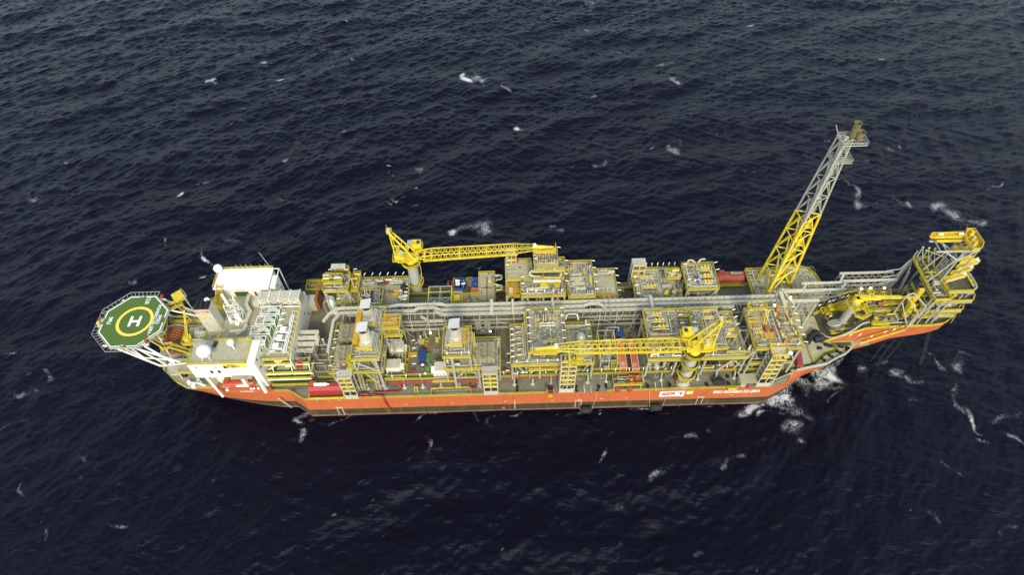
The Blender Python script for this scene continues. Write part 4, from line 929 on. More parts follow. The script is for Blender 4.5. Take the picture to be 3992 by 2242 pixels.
def frame(name, label, r, z0, z1, yellow_side=True):
    x0, y0, x1, y1 = r; t = thing(name, label, 'frame', ((x0 + x1) / 2, (y0 + y1) / 2, z0))
    xm, ym = (x0 + x1) / 2, (y0 + y1) / 2
    for x in (x0, x1): MB().box(x - .16, y0, z1 - .3, x + .16, y1, z1).build('beam', 'yellow_bright' if yellow_side else 'steel', t)
    for y in (y0, ym - 1, ym + 2, y1): MB().box(x0, y - .14, z1 - .28, x1, y + .14, z1 + .01).build('beam', 'steel', t)
    MB().box(xm - .12, y0, z1 - .25, xm + .12, y1, z1 + .02).build('beam', 'steel', t)
    MB().beam((x0, y0, z1 + .02), (xm, ym - 1, z1 + .02), .14).build('brace', 'steel', t); MB().beam((x1, y0, z1 + .02), (xm, ym - 1, z1 + .02), .14).build('brace', 'steel', t)
    MB().beam((x0, ym - 1, z1 + .03), (xm, y0, z1 + .03), .14).build('brace', 'steel', t); MB().beam((x1, ym - 1, z1 + .03), (xm, y0, z1 + .03), .14).build('brace', 'steel', t)
    for x in (x0, xm, x1):
        for y in (y0, ym, y1): MB().box(x - .15, y - .15, z0, x + .15, y + .15, z1 - .3).build('leg', 'steel', t)
    clutter(t, (x0 + .5, y0 + .5, z0, x1 - .5, y1 - .5, z0 + 3.5), 5, int(x0 * 7) % 97)
    return t
frame('open_steel_frame', 'open grey steel grid frame with yellow edge beams behind the pipe rack', (-31.4, 141.6, -22.8, 150.8), 16, 24.4)
frame('open_steel_frame', 'open grey steel grid frame left of the two long orange containers', (30.6, 117.0, 36.5, 129.8), 16, 22.4)
FE = module('laydown_deck', 'L shaped pale laydown deck with ochre runway grooves behind the pipe rack', [dict(r=(-12.7, 143.8, -6.4, 159.0), z=21.5, rail='snwe', dress=.1), dict(r=(-22.6, 143.8, -12.7, 148.6), z=21.5, rail='sn')],
    legs=[(x, y, 16, 21.2, .3) for x in (-22.2, -12.7, -6.8) for y in (144.2, 148)] + [(-12.3, 158.5, 12.2, 21.2, .3), (-6.8, 158.5, 12.2, 21.2, .3)])
holes(FE, [(-9.9, 145.4, -9.2, 156.8), (-12.2, 151.4, -6.6, 152.0), (-19.5, 145.0, -6.6, 145.6), (-6.9, 144, -6.5, 158)], 21.5, 'brown', 'runway_groove')
m = MB()
for z in (21.5, 23.6): m.rail([(-22.6, 143.9, z), (-18.8, 143.9, z), (-18.8, 147.8, z), (-22.6, 147.8, z)], close=True)
m.ladder((-19.2, 144.2, 23.6), (-17.2, 144.2, 21.6)); m.box(-21.8, 144.4, 23.5, -19.6, 147.2, 23.6); m.build('stair_tower', 'yellow_bright', FE)
LD = module('container_deck', 'sunken dark brown storage deck holding blue bins beside the laydown deck', [dict(r=(-22.8, 148.8, -12.9, 158.4), z=18.6, mat='deck_dark', rail='nwe')], legs=[(x, y, 12.2, 18.3, .25) for x in (-22.5, -13.2) for y in (149.2, 158)])
m = MB(); m.box(-17.6, 149, 18.6, -17.4, 158, 18.7); m.box(-22, 153.4, 18.6, -13.2, 153.6, 18.7); m.build('guide_rail', 'brown', LD)

FF = module('gas_treatment_module', 'largest far side module, stepped grey decks with looping silver pipes under the far boom tip', [
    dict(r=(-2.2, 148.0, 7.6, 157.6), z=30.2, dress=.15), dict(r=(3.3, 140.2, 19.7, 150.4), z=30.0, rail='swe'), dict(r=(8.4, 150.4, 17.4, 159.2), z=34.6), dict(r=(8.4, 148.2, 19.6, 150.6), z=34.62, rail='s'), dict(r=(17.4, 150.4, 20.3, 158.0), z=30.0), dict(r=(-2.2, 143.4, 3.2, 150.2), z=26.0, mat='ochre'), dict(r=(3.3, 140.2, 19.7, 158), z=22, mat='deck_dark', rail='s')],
    legs=[(x, y, 12.4, 29.8, .42) for x in (-1.6, 7) for y in (157.2,)] + [(x, y, 16, 29.8, .42) for x in (-1.8, 3.8, 11.5, 19.2) for y in (140.8, 149.6)] + [(x, y, 30.3, 34.3, .3) for x in (8.8, 17) for y in (151, 158.8)] + [(-1.8, 144, 16, 25.8, .3)],
    braces=[((5.2, 140.6, 29), (8.4, 140.6, 23), .28), ((17.2, 140.6, 29), (13.6, 140.6, 23), .28), ((8.8, 151, 34), (8.8, 158, 30), .2), ((17, 151, 34), (17, 158, 30), .2)])
clutter(FF, (4, 141, 22.4, 19, 149, 28), 7, 81); clutter(FF, (0, 149, 16.2, 18, 156, 24), 10, 82)
m = MB()
m.path([t4(870, 440, 33), t4(760, 480, 33), t4(745, 560, 32.5), t4(850, 585, 32), t4(1010, 590, 31.5)], .42, n=10, bend=1.3)
m.path([t4(1330, 380, 36), t4(1340, 440, 35), t4(1470, 460, 33), t4(1490, 580, 32.5), t4(1440, 620, 32), t4(1100, 615, 32), t4(1070, 555, 31.5)], .40, n=10, bend=1.2)
m.path([t4(820, 480, 33), t4(1230, 470, 33)], .32); m.path([t4(1210, 850, 31), t4(670, 880, 31)], .3); m.path([t4(560, 990, 30.6), t4(1040, 990, 30.6)], .28)
m.path([(10.6, 139.7, 27.5), (10.6, 138.8, 26), (10.8, 138.7, 24.6), (14.4, 138.7, 24.6), (14.6, 139.2, 26), (14.6, 139.9, 28)], .42, n=10, bend=.8)
m.path([(7.2, 139.8, 26), (7.2, 139, 25.6), (9.4, 139, 26.4), (10, 139.8, 28)], .32, bend=.6); m.path([(17.2, 140, 28), (17, 139, 24)], .35)
m.build('looping_pipe', 'lagging', FF)
m = MB(); a = t4(830, 700, 31.8); b = t4(1480, 690, 31.8); m.tube(a, b, .75, n=16)
for i in range(6): p = Vector(a).lerp(Vector(b), (i + .5) / 6); m.tube(p - Vector((.12, 0, 0)), p + Vector((.12, 0, 0)), .9, n=16)
m.build('drum', 'lagging', FF)
m = MB()
for (x0, x1, y) in ((1000, 1210, 850), (1330, 1465, 850)):
    a = t4(x0, y, 31); b = t4(x1, y, 31); m.box(a[0], a[1], 31, b[0], a[1] + 1.6, 31.1); m.rail([(a[0], a[1], 31.1), (b[0], a[1], 31.1), (b[0], a[1] + 1.6, 31.1), (a[0], a[1] + 1.6, 31.1)], close=True)
for yy in (400, 480, 655): a = t4(850, yy, 32.2); b = t4(1480, yy - 5, 32.2); m.rail([a, b])
m.build('catwalk', 'yellow_bright', FF)
holes(FF, [(12.5, 146.2, 17.6, 148.0)], 31.2, 'ochre', 'grating_panel')
m = MB(); m.box(-1.6, 148.6, 30.25, -1.4, 153.6, 30.5); m.box(.2, 149.4, 30.25, .4, 154.2, 30.5); m.box(-1.6, 150.2, 30.25, 1.8, 150.4, 30.6); m.box(-1.6, 152.3, 30.25, 1.8, 152.5, 30.6); m.build('deck_rib', 'steel', FF)
m = MB(); m.box(6.4, 148.3, 30.2, 8.2, 153.6, 31.3); m.box(6.4, 154, 30.2, 8.0, 156, 31.6); m.build('equipment_box', 'weathered', FF)
MB().box(-1, 144.8, 26, .4, 146.9, 27.6).build('equipment_box', 'cream', FF)
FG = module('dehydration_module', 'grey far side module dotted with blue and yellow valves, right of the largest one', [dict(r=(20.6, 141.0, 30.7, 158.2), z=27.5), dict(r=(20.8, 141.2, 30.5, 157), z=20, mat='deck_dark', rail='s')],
    legs=[(x, y, 16, 27.2, .4) for x in (21, 30.2) for y in (141.6, 150)] + [(x, 157.8, 12.2, 27.2, .4) for x in (21, 30.2)], braces=[((21.2, 141.5, 27), (24.6, 141.2, 21), .28), ((28, 141.5, 27), (26, 141.2, 22), .28), ((30, 141.5, 27), (28, 141.2, 22), .28)])
clutter(FG, (21.5, 142, 20.2, 30, 156, 25), 7, 91)
FH = module('plain_deck_module', 'mostly empty pale grey deck with an ochre panel at its front, far side', [dict(r=(31.5, 142.8, 39.8, 157.6), z=23.0, dress=.2)], legs=[(x, y, 12.2, 22.8, .35) for x in (32, 39.4) for y in (143.2, 157.2)])
holes(FH, [(32.4, 144.0, 38.3, 146.2)], 23.2, 'ochre')
m = MB(); m.beam((32.2, 146.5, 23.8), (38, 146.5, 23.8), .18)
for x in (32.4, 34.4, 36.2, 38): m.beam((x, 146.4, 23), (x, 147.8, 24.4), .16)
for x in (33.4, 35.2, 36.6): m.tube((x, 154.2, 24.2), (x, 157.3, 24.2), .3)
m.build('steel_rack', 'steel', FH)
clutter(FH, (33, 153.2, 23.1, 39.2, 156.8, 24.2), 4, 93, mats=('steel', 'yellow', 'cream'))
FI = module('water_injection_module', 'long low grey far side module with a separate raised yellow valve box', [dict(r=(46.2, 141.4, 64.4, 157.4), z=23.0, rail='snw'), dict(r=(57.9, 148.6, 63.4, 152.8), z=27.6, mat='ochre', edge='yellow_bright')],
    legs=[(x, y, 12.2, 22.8, .35) for x in (46.8, 55, 64) for y in (142, 157)] + [(x, y, 23, 27.3, .2) for x in (58.2, 63.1) for y in (148.9, 152.5)])
clutter(FI, (58.4, 149.2, 27.7, 63, 152.2, 28.8), 5, 95, mats=('steel', 'yellow', 'cream')); clutter(FI, (57, 154, 23.1, 64, 156.8, 24), 4, 96)
clutter(FI, (57.5, 142.4, 23.1, 63.8, 147.5, 24.6), 7, 97, mats=('steel_dark', 'steel', 'yellow', 'lagging'))
holes(FI, [(48.9, 147.3, 55.2, 148.6), (46.6, 142.0, 48.0, 145.6)], 23.0, 'brown')
holes(FI, [(49.6, 142.8, 52.4, 144.6)], 23.0, 'white', 'deck_panel')
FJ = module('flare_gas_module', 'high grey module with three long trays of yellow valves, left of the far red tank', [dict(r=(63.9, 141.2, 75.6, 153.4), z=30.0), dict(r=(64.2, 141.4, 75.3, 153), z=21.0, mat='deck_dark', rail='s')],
    legs=[(x, y, 16, 29.8, .42) for x in (64.4, 75.2) for y in (141.8, 152.8)], braces=[((75.2, 141.8, 29), (72, 141.4, 22), .25), ((64.4, 141.6, 29), (67, 141.4, 22), .25)])
clutter(FJ, (65, 142, 21.2, 75, 152, 27), 8, 98)
holes(FJ, [(68.6, 149.4, 74.6, 151.6), (68.9, 146.4, 74.4, 147.6), (68.4, 143.4, 74.6, 144.6), (66.6, 146.6, 67.4, 151.6)], 30.0, 'ochre')
m = MB(); m.tube((65.2, 142, 31), (65.2, 152, 31), .24); m.path([(65.8, 142.2, 31), (66.6, 142, 31), (75, 142.0, 31)], .2); m.path([(66.5, 153.6, 30.3), (66.4, 154.2, 31.4), (68, 154.2, 31.6), (69.2, 153.6, 30.6)], .3, bend=.6); m.path([(70.2, 153.6, 30.6), (71.2, 154.3, 31.8), (72.8, 154.2, 31.8)], .3, bend=.6)
m.path([(65.6, 140.7, 26), (65.6, 140.2, 24.8), (69, 140.2, 24.8), (69.4, 140.4, 26)], .3, bend=.6); m.path([(70, 140.6, 27), (70.1, 140.2, 24.4), (73.6, 140.2, 24.4)], .3, bend=.6); m.build('pipework', 'lagging', FJ)
m = MB(); m.box(72.8, 139.4, 25.4, 75.6, 141.2, 25.5); m.rail([(72.8, 139.4, 25.5), (75.6, 139.4, 25.5), (75.6, 141.2, 25.5)]); m.rail([(72.8, 139.4, 25.5), (72.8, 141.2, 25.5)]); m.build('balcony', 'yellow_bright', FJ)
t = thing('plastic_bundle', 'blue and white plastic bundle lying on the high module with three valve trays', 'tarpaulin', (68.2, 145.9, 30.05))
m = MB(); m.sphere((68.2, 146.6, 30.3), .9, 9, 6, .5); m.sphere((68.6, 144.9, 30.2), .8, 8, 6, .45); m.build('sheet', 'blue_bright', t); m = MB(); m.sphere((69.1, 145.6, 30.3), .7, 7, 5, .5); m.sphere((67.7, 145.7, 30.25), .6, 7, 5, .4); m.build('sheet', 'white', t)
FM = module('flare_base_module', 'grey deck at the foot of the flare tower on the far side', [dict(r=(91.2, 141.6, 110.6, 157.2), z=21.0)], legs=[(x, y, 12.2, 20.8, .35) for x in (91.8, 101, 110) for y in (142.2, 156.8)])
clutter(FM, (100, 142.5, 21.1, 110, 156, 22.6), 10, 99, mats=('steel', 'yellow', 'cream', 'lagging'))
FM2 = module('knockout_deck', 'rounded grey deck crossed by rows of pipes right of the flare tower foot', [dict(p=[(106.2, 144.5), (117.8, 144.5), (117.0, 151.0), (115.0, 155.0), (111.0, 157.0), (106.2, 157.2)], z=22.5)], legs=[(107, 145, 16, 22, .3), (117, 145, 12, 22, .3), (107, 156.4, 12, 22, .3), (114.6, 154.2, 10, 22, .3)])
m = MB()
for i, x in enumerate((107.5, 108.3, 111.2, 111.9, 114.2, 114.9, 115.6)): m.path([(x, 145, 22.7), (x, 145, 23.3), (x - .3, 155.2 - abs(i - 3) * .6 - (2.2 if i > 4 else 0), 23.3), (x - 2.4, 155.6 - abs(i - 3) * .6 - (1.4 if i > 4 else 0), 23.3)], .17, bend=.8)
m.build('pipe_row', 'lagging', FM2)
for i in range(16): MB().cbox((108 + (i % 4) * 2.3, 145.6 + (i // 4) * 2.3, 23.3), (.5, .5, .6)).build('valve', 'yellow' if i % 2 else 'cream', FM2)
FP = module('aft_container_bay', 'yellow edged brown bay behind the quarters next to the tower module', [dict(r=(-80.6, 155.2, -69.4, 159.8), z=18.4, mat='brown', edge='yellow_bright')], legs=[(-80.2, 155.6, 12, 18, .25), (-80.2, 159.4, 8, 18, .25), (-70, 159.4, 8, 18, .25)])

# ---- pipe rack -------------------------------------------------------------------
PR = thing('pipe_rack', 'long grey pipe rack carrying ducts along the middle of the ship', 'pipe rack', (15, 137, 16))
xs = np.arange(-62, 97, 6.25)
for x in xs:
    m = MB(); m.beam((x, 134.4, 16), (x, 134.4, 26.6), .3); m.beam((x, 140.0, 16), (x, 140.0, 26.6), .3)
    for z in (19, 21.5, 24, 26.2): m.beam((x, 134.4, z), (x, 140.0, z), .26)
    m.build('trestle', 'steel', PR)
for z, r, y0 in ((19.3, .15, 134.7), (21.8, .13, 134.6), (24.3, .17, 134.7)):
    m = MB()
    for i in range(9): m.tube((-61.5 + (i * 3) % 7, y0 + i * .6, z), (96.5 - (i * 5) % 9, y0 + i * .6, z), r * (1 + (i % 3) * .35), n=6)
    m.build('pipe_layer', 'steel_dark', PR)
m = MB()
for z in (19, 24): m.beam((-62, 134.4, z), (96.5, 134.4, z), .22)
for i, x in enumerate(xs[:-1]):
    if i % 3 == 0: m.beam((x, 134.35, 24), (x + 6.25, 134.35, 19), .18); 
m.build('side_girder', 'steel', PR)
m = MB()
for x in np.arange(-61, 97, 2.35):
    m.box(x - .09, 134.2, 27.9, x + .09, 140.1, 28.06); m.box(x - .07, 134.2, 26.4, x + .07, 134.34, 28.0)
m.build('duct_hoop', 'steel', PR)
D = [(135.3, [(-59, 0, 0), (-24.5, 0, 0)]), ]
def ductline(pts, w=.95, h=.8): m = MB(); m.duct(pts, w, h); m.build('main_duct', 'cream', PR)
z = 27.4
ductline([(-64.5, 120.5, z), (-64.5, 134.0, z), (-62.5, 137.3, z), (-36, 137.3, z), (-34, 138.0, z + .8), (-28.6, 138.0, z + .8), (-25.8, 137.2, z), (-3, 137.2, z)])
ductline([(-68.2, 133.6, z), (-66.5, 137.0, z), (-63.6, 139.4, z), (-45, 139.4, z), (-42, 139.7, z + .5), (-26, 139.7, z + .5), (-24.5, 139.4, z), (96, 139.3, z)])
ductline([(-28, 136.6, z), (-24.8, 135.2, z), (28.5, 135.2, z), (54, 135.2, z)]); ductline([(-3, 137.0, z + .02), (26, 137.3, z), (28, 138.0, z + .3), (31.5, 138.0, z + .3), (33.4, 136.5, z + .3), (33.6, 135.6, z + .3)])
ductline([(33.6, 137.2, z), (96, 137.2, z)]); ductline([(62, 135.0, z), (80, 135.0, z)])
ductline([(-33.4, 135.9, z - 1.6), (-30.4, 134.4, z - 2.4), (-25, 134.4, z - 2.4)], .8, .8)
for i, y_ in enumerate((136.2, 138.3)): MB().tube((-60 + (i * 11) % 17, y_, 27.15), (95 - (i * 7) % 13, y_, 27.15), .15 + .04 * (i % 2), n=6).build('top_pipe', 'lagging', PR)
for i, y_ in enumerate((134.2, 134.3, 134.2)): MB().tube((-58, y_, 20.2 + 2.5 * i), (95, y_, 20.2 + 2.5 * i), .14, n=6).build('side_pipe', 'lagging', PR)
for i, (x, w) in enumerate(((-7.5, 1.2), (.2, .8), (14.8, .9), (50.5, 1.1), (98, 1.2))): MB().box(x - w / 2, 134, 28.1, x + w / 2, 140.4, 28.9).build('cross_duct', 'cream', PR)
for x in (-30.6, -28.2, 33.6, 35.4): 
    m = MB(); m.beam((x, 134, 22), (x, 134, 29.4), .22); m.beam((x, 134, 29.4), (x, 140.4, 29.4), .22); m.build('portal', 'steel', PR)
for x0, x1 in ((-38, -42.5), (-34, -30), (-10, -14), (27.5, 31), (35, 40), (43, 46)): MB().tube((x0, 134, 16), (x1, 134.2, 26), .2).build('raker', 'steel', PR)
m = MB()
for i, x in enumerate((-13.0, -12.2)):
    pass
for k in range(4): r = .9 + k * .55; m.path([(-11.0 - r, 134.0, 24.6 - .3 * k), (-11 - r, 133.4 - k * .15, 19.5 - .5 * k), (-11 + r, 133.4 - k * .15, 19.5 - .5 * k), (-11 + r, 134.0, 24.6 - .3 * k)], .22, bend=.8)
m.build('nested_loop', 'lagging', PR)

clutter(PR, (-75.5, 119, 16, -64.5, 133, 23), 8, 401, mats=('steel', 'steel_dark', 'lagging'))
clutter(PR, (-37, 130.6, 16, -3, 134, 21), 8, 402, mats=('steel_dark', 'steel')); clutter(PR, (28, 130.6, 16, 45, 134, 21), 5, 403, mats=('steel_dark', 'steel'))
# forward extension of the rack to the bow
PX = thing('pipe_bridge', 'stepped grey pipe bridge running to the bow structure', 'pipe rack', (118, 141, 16))
segs = [(96.5, 112.0, 141.6, 137.2, 27.0), (107.5, 122.5, 144.6, 141.4, 27.6), (122.5, 142.5, 148.2, 144.6, 28.4)]
for x0, x1, yn_, ys_, zt in segs:
    n = int((x1 - x0) / 2.4)
    for y in (yn_, ys_):
        m = MB(); m.beam((x0, y, zt), (x1, y, zt), .75, .6); m.build('main_duct', 'cream', PX)
    for i in range(n + 1):
        x = x0 + (x1 - x0) * i / n; m = MB(); m.beam((x, yn_, zt - .5), (x, ys_, zt - .5), .16); m.beam((x, ys_, zt - .5), (x, ys_ - .3, 17), .2); m.beam((x, yn_, zt - .5), (x, yn_, 18), .18); m.build('trestle', 'steel', PX)
    m = MB()
    for z in (18.5, 21, 23.5, 26):
        for y in (ys_, ys_ + 1.2, yn_): m.tube((x0, y, z), (x1, y, z), .13, n=6)
    for i in range(0, n, 2):
        xa_ = x0 + (x1 - x0) * i / n; xb_ = x0 + (x1 - x0) * min(n, i + 2) / n; m.beam((xa_, ys_, 26), (xb_, ys_, 21), .13); m.beam((xb_, ys_, 26), (xa_, ys_, 21), .13)
    m.build('pipe_layer', 'steel', PX)
m = MB(); m.duct([(96.5, 139.3, 27.5), (98.5, 141.6, 27.5), (107.5, 141.8, 27.3), (109, 144.4, 27.5)], .8, .7); m.duct([(121.8, 144.6, 27.7), (124, 148.0, 28.3)], .8, .7); m.duct([(121, 141.4, 27.8), (124.2, 144.6, 28.3)], .8, .7); m.build('link_duct', 'cream', PX)
m = MB(); m.duct([(99.0, 141.8, 28.4), (101.5, 134.5, 28.4)], .8, .5); m.build('cross_duct', 'cream', PX)
for q in ((100.2, 133.2, 16, 105, 137, 26), (108.2, 133.5, 16, 112, 138, 24), (101, 131, 16, 99, 134, 27)): MB().tube(q[:3], q[3:], .35).build('raker', 'steel', PX)
for x in (131, 134.4, 139.5):
    m = MB(); m.sphere((x, 144.0, 24.0), .45, 8, 6); m.build('floodlight', 'lamp_lit', PX)

# ------------------------------------------------------------------ quarters at the stern
Q = thing('quarters_block', 'white living quarters block with ducts on its grey roof at the stern end', 'building', (-91, 133, 16))
m = MB(); m.box(-104.2, 121.0, 16, -77.6, 148.2, 27.0); m.build('wall', 'ivory', Q)
m = MB(); m.box(-104.0, 121.2, 27.0, -77.8, 148.1, 27.06); m.build('roof_deck', 'deck_grey', Q)
m = MB(); m.rail([(-77.8, 118.2, 27.1), (-77.8, 147, 27.1)], t=.12); m.rail([(-89.5, 118.2, 27.1), (-77.8, 118.2, 27.1)], t=.12); m.rail([(-104, 124.2, 27.1), (-104, 130, 27.1)]); m.rail([(-104, 147, 27.1), (-96, 147, 27.1)])
m.build('railing', 'yellow_bright', Q)
m = MB(); m.box(-89.5, 118.1, 26.7, -77.7, 121.0, 27.04); m.build('roof_deck', 'deck_grey', Q)
m = MB(); m.box(-77.6, 118.2, 16.0, -77.3, 121, 27); m.build('corner_wall', 'ivory', Q)
for z, y0, x1 in ((24.0, 118.3, -71.4), (20.6, 116.6, -71.0), (18.1, 115.8, -71.8)):
    m = MB(); m.box(-89.0, y0, z - .3, x1, 121, z); m.build('gallery', 'deck_grey', Q)
    m = MB(); m.box(-88.0, y0 + .5, z, x1 - .6, y0 + 1.5, z + .04); m.box(x1 - 2, y0 + .5, z, x1 - .9, 120.6, z + .045); m.box(-85.0, y0 + .6, z, -83.9, 120.6, z + .045); m.box(-79.4, y0 + .6, z, -78.4, 120.6, z + .045); m.build('green_walkway', 'deck_green', Q)
    m = MB(); m.rail([(-89, y0, z), (x1, y0, z), (x1, 121, z)], kick=.3, t=.12); m.build('railing', 'yellow_bright', Q)
    m = MB(); m.box(-89.1, y0 - .12, z - .55, x1 + .1, y0 - .02, z - .05); m.build('edge_beam', 'ivory', Q)
for x in (-84.8, -78.2, -71.9):
    for z0, z1 in ((16, 17.8), (18.1, 20.3), (20.6, 23.7)): MB().beam((x, 117.5, z0), (x, 118.6, z1), .3).build('pillar', 'white', Q)
for q in ((-87, 23.5, -83), (-82, 20.2, -78), (-84, 26.5, -80)): MB().beam((q[0], 118.4, q[1] - 3), (q[2], 118.5, q[1]), .28).build('brace', 'white', Q)
for (x, y, z) in ((-82.6, 119.4, 24), (-74.6, 118.6, 24), (-76, 119, 20.6), (-80, 119.8, 20.6), (-74, 118.6, 18.1), (-87, 118.6, 18.1)):
    MB().cbox((x, y, z), (2.0, .9, 1.3)).build('locker', 'ivory' if x < -77 else 'red', Q)
# louvres and scuppers down the bright forward wall
m = MB()
for i in range(15): y = 119.6 + i * .15; m.box(-77.3 + .03 * i, 118.0 - .02 * i, 17 + i * .62, -76.5 + .03 * i, 118.15, 17.3 + i * .62)
m.build('cable_clips', 'weathered', Q)
m = MB()
for i, y in enumerate((125.2, 127.4, 129.6)): pass
for (x0, x1, y, z) in ((-76.9, -71.6, 125.4, 21.6), (-76.9, -70.6, 127.6, 22.6), (-76.9, -71.0, 129.6, 23.4)): m.duct([(x0 - .7, y, z), (x1, y, z), (x1, y + 2.4, z), (x0 - .4, y + 2.4, z)], 1.2, 1)
m.build('wall_duct', 'cream', Q)
m = MB()
for x in (-76.5, -71): m.beam((x, 124.6, 20), (x, 131.6, 20), .2); m.beam((x, 124.6, 16), (x, 124.6, 24), .2); m.beam((x, 131.6, 16), (x, 131.6, 24), .2)
for y in (124.6, 131.6): m.beam((-76.5, y, 20), (-71, y, 20), .2); m.beam((-76.5, y, 24), (-71, y, 20), .18); m.beam((-77.4, y, 16.4), (-65, y, 16.4), .25)
for i in range(6): m.beam((-76.5, 119 + i * 2.4, 17.2), (-64.5, 119 + i * 2.4, 17.2), .16)
m.build('duct_frame', 'steel', Q)
m = MB()
for i in range(10): m.cbox((-90.5 + (i * 37 % 11) * .6, 127 + (i * 53 % 17), 27.06), (.5, .4, .3))
m.build('deck_fitting', 'steel_dark', Q)
for y, z in ((124.4, 24.2), (141.2, 22.5), (144.0, 18.6)): MB().box(-77.6, y - .35, z - .4, -77.52, y + .35, z + .4).build('window', 'glass', Q)
# near house with the yellow name sign
H1 = thing('white_deckhouse', 'white deckhouse with yellow name sign overhanging the orange lifeboat', 'building', (-99.6, 119, 24))
m = MB(); m.box(-109.8, 114.0, 24.2, -89.8, 123.8, 32.0); m.build('wall', 'white', H1)
m = MB(); m.box(-109.7, 114.1, 32.0, -89.9, 123.7, 32.06); m.build('roof_deck', 'deck_grey', H1)
m = MB(); m.rail([(-109.7, 114.1, 32.06), (-89.9, 114.1, 32.06), (-89.9, 123.7, 32.06), (-103, 123.7, 32.06)], t=.12); m.rail([(-109.7, 114.1, 32.06), (-109.7, 120.5, 32.06)], t=.12); m.build('railing', 'yellow', H1)
m = MB(); m.box(-89.8, 114.4, 16, -87.4, 123.8, 31.6); m.build('stair_wing', 'ivory', H1)
m = MB(); m.box(-109.0, 118.5, 16, -89.8, 123.8, 24.2); m.build('lower_wall', 'ivory', H1)
MB().box(-98.1, 113.93, 29.7, -90.0, 113.99, 31.95).build('name_board', 'paint_yellow', H1)
for s, z, x in (('FPSO', 31.15, -96.6), ('PIONEIRO', 30.5, -98.0), ('DE LIBRA', 29.8, -97.8)): text(s, .92, (x, 113.90, z), (1, 0, 0), (0, 0, 1), 'letter_dark', H1, xs=1.35)
for (u, v) in ((600, 122), (885, 125), (1020, 120), (832, 187), (940, 183)):
    d = tN1(u, v, 30); 
    px, py = 600 + u * .27174, 1400 + v * .27174; dd = (px - 1996) * _r2 / FPX - (py - 1121) * _u2 / FPX + _f; k = 113.95 / dd.y; x, z = dd.x * k, ALT + dd.z * k
    s = .5 if u == 600 else 1
    m = MB(); m.box(x - .45 * s, 113.9, z - .75 * s, x + .45 * s, 113.99, z + .75 * s); w_ = m.build('window', 'glass' if u != 885 else 'cream', H1)
    m = MB(); m.box(x - .6 * s, 113.94, z - .9 * s, x - .47 * s, 113.98, z + .9 * s); m.build('window_frame', 'cream', H1)
for (y, z) in ((116.5, 30.2), (118.5, 27.8), (121.5, 28.5), (116.2, 26.0)): MB().box(-87.38, y - .4, z - .5, -87.32, y + .4, z + .5).build('window', 'glass', H1)
m = MB(); m.box(-97.2, 112.6, 24.3, -90.2, 114.0, 24.5); m.rail([(-97.2, 112.6, 24.5), (-92, 112.6, 24.5)]); m.build('lifeboat_gallery', 'deck_grey', H1)
MB().beam((-107.0, 114.6, 24.2), (-103.4, 111.4, 14.6), .75).build('davit_leg', 'white', H1); MB().beam((-89.6, 114.8, 24.2), (-88.0, 112.4, 15.2), 1.0).build('davit_leg', 'white', H1)
MB().beam((-93.6, 113.4, 24.4), (-93.6, 113.2, 19.5), 1.2).build('davit_hook', 'white', H1); MB().box(-97.4, 112.6, 18.9, -93.0, 114.2, 19.4).build('davit_cradle', 'white', H1)
m = MB(); m.box(-104.8, 115.8, 16, -102.2, 118.4, 20.6); m.build('store_box', 'ivory', H1)
m = MB(); m.box(-109.9, 113.9, 23.9, -89.9, 114.4, 24.2); m.build('drip_sill', 'white', H1)
def radome(x, y, z, r, label, legs=True, mast=0):
    t = thing('radome', label, 'radome', (x, y, z)); zz = z + mast
    sphere_smooth(MB().sphere((x, y, zz + r * .95), r, 28, 14).build('dome', 'dome', t))
    if legs:
        for dx, dy in ((-.6, -.6), (.6, -.6), (.6, .6), (-.6, .6)): MB().tube((x + dx * r * 1.1, y + dy * r * 1.1, z), (x + dx * r * .6, y + dy * r * .6, zz + r * .4), .14).build('leg', 'white', t)
    else: MB().tube((x, y, z), (x, y, zz + .2), max(.15, r * .25)).build('pedestal', 'white', t)
    return t
radome(-103.3, 116.9, 32.06, 2.35, 'largest white radome, on the deckhouse roof above the name sign', mast=1.6)
radome(-95.3, 120.2, 32.06, 1.15, 'small white radome on a mast in the middle of the deckhouse roof', False, 2.6)
radome(-108.9, 154.4, 32.0, 1.6, 'white radome at the far aft corner of the white roofed house', True, .9)
radome(-112.0, 143.6, 27.6, 1.0, 'white ring shaped dome on the aft corner by the black topped funnel casing', False, .8)
radome(-97.6, 131.8, 29.2, .75, 'little white ball antenna at the foot of the white lattice mast', False, .6)
for i, y in enumerate((121.4, 122.5)):
    t = thing('tyre', ('black rubber tyre farther from the camera on the deckhouse roof' if i else 'black rubber tyre nearer the camera on the deckhouse roof'), 'tyre', (-102.3 + i * .2, y, 32.1), 'tyres on the deckhouse roof')
    MB().torus((-102.3 + i * .2, y, 32.35), .5, .2, 18, 8).build('tread', 'rubber', t)
# far house with white roof
H2 = thing('white_roofed_house', 'tall white house with a blank white roof on the far side of the quarters', 'building', (-97, 149.5, 16))
m = MB(); m.box(-109.4, 146.8, 16, -89.6, 155.8, 31.6); m.build('wall', 'ivory', H2)
m = MB(); m.box(-109.7, 146.4, 31.6, -89.3, 156.1, 32.0); m.build('roof', 'dome', H2)
m = MB(); m.rail([(-109.6, 147, 31.9), (-109.6, 156, 31.9), (-89.4, 156, 31.9)], t=.14); m.build('railing', 'yellow', H2)
m = MB(); m.box(-89.3, 147.4, 16, -87.3, 153.0, 31.2); m.build('stair_wing', 'ivory', H2)
m = MB(); m.beam((-87.4, 152.8, 31.4), (-87.4, 156, 31.4), .3); m.beam((-87.4, 156, 31.4), (-87.4, 156, 16), .3); m.beam((-89.3, 156, 31.4), (-87.4, 156, 31.4), .3); m.build('corner_frame', 'white', H2)
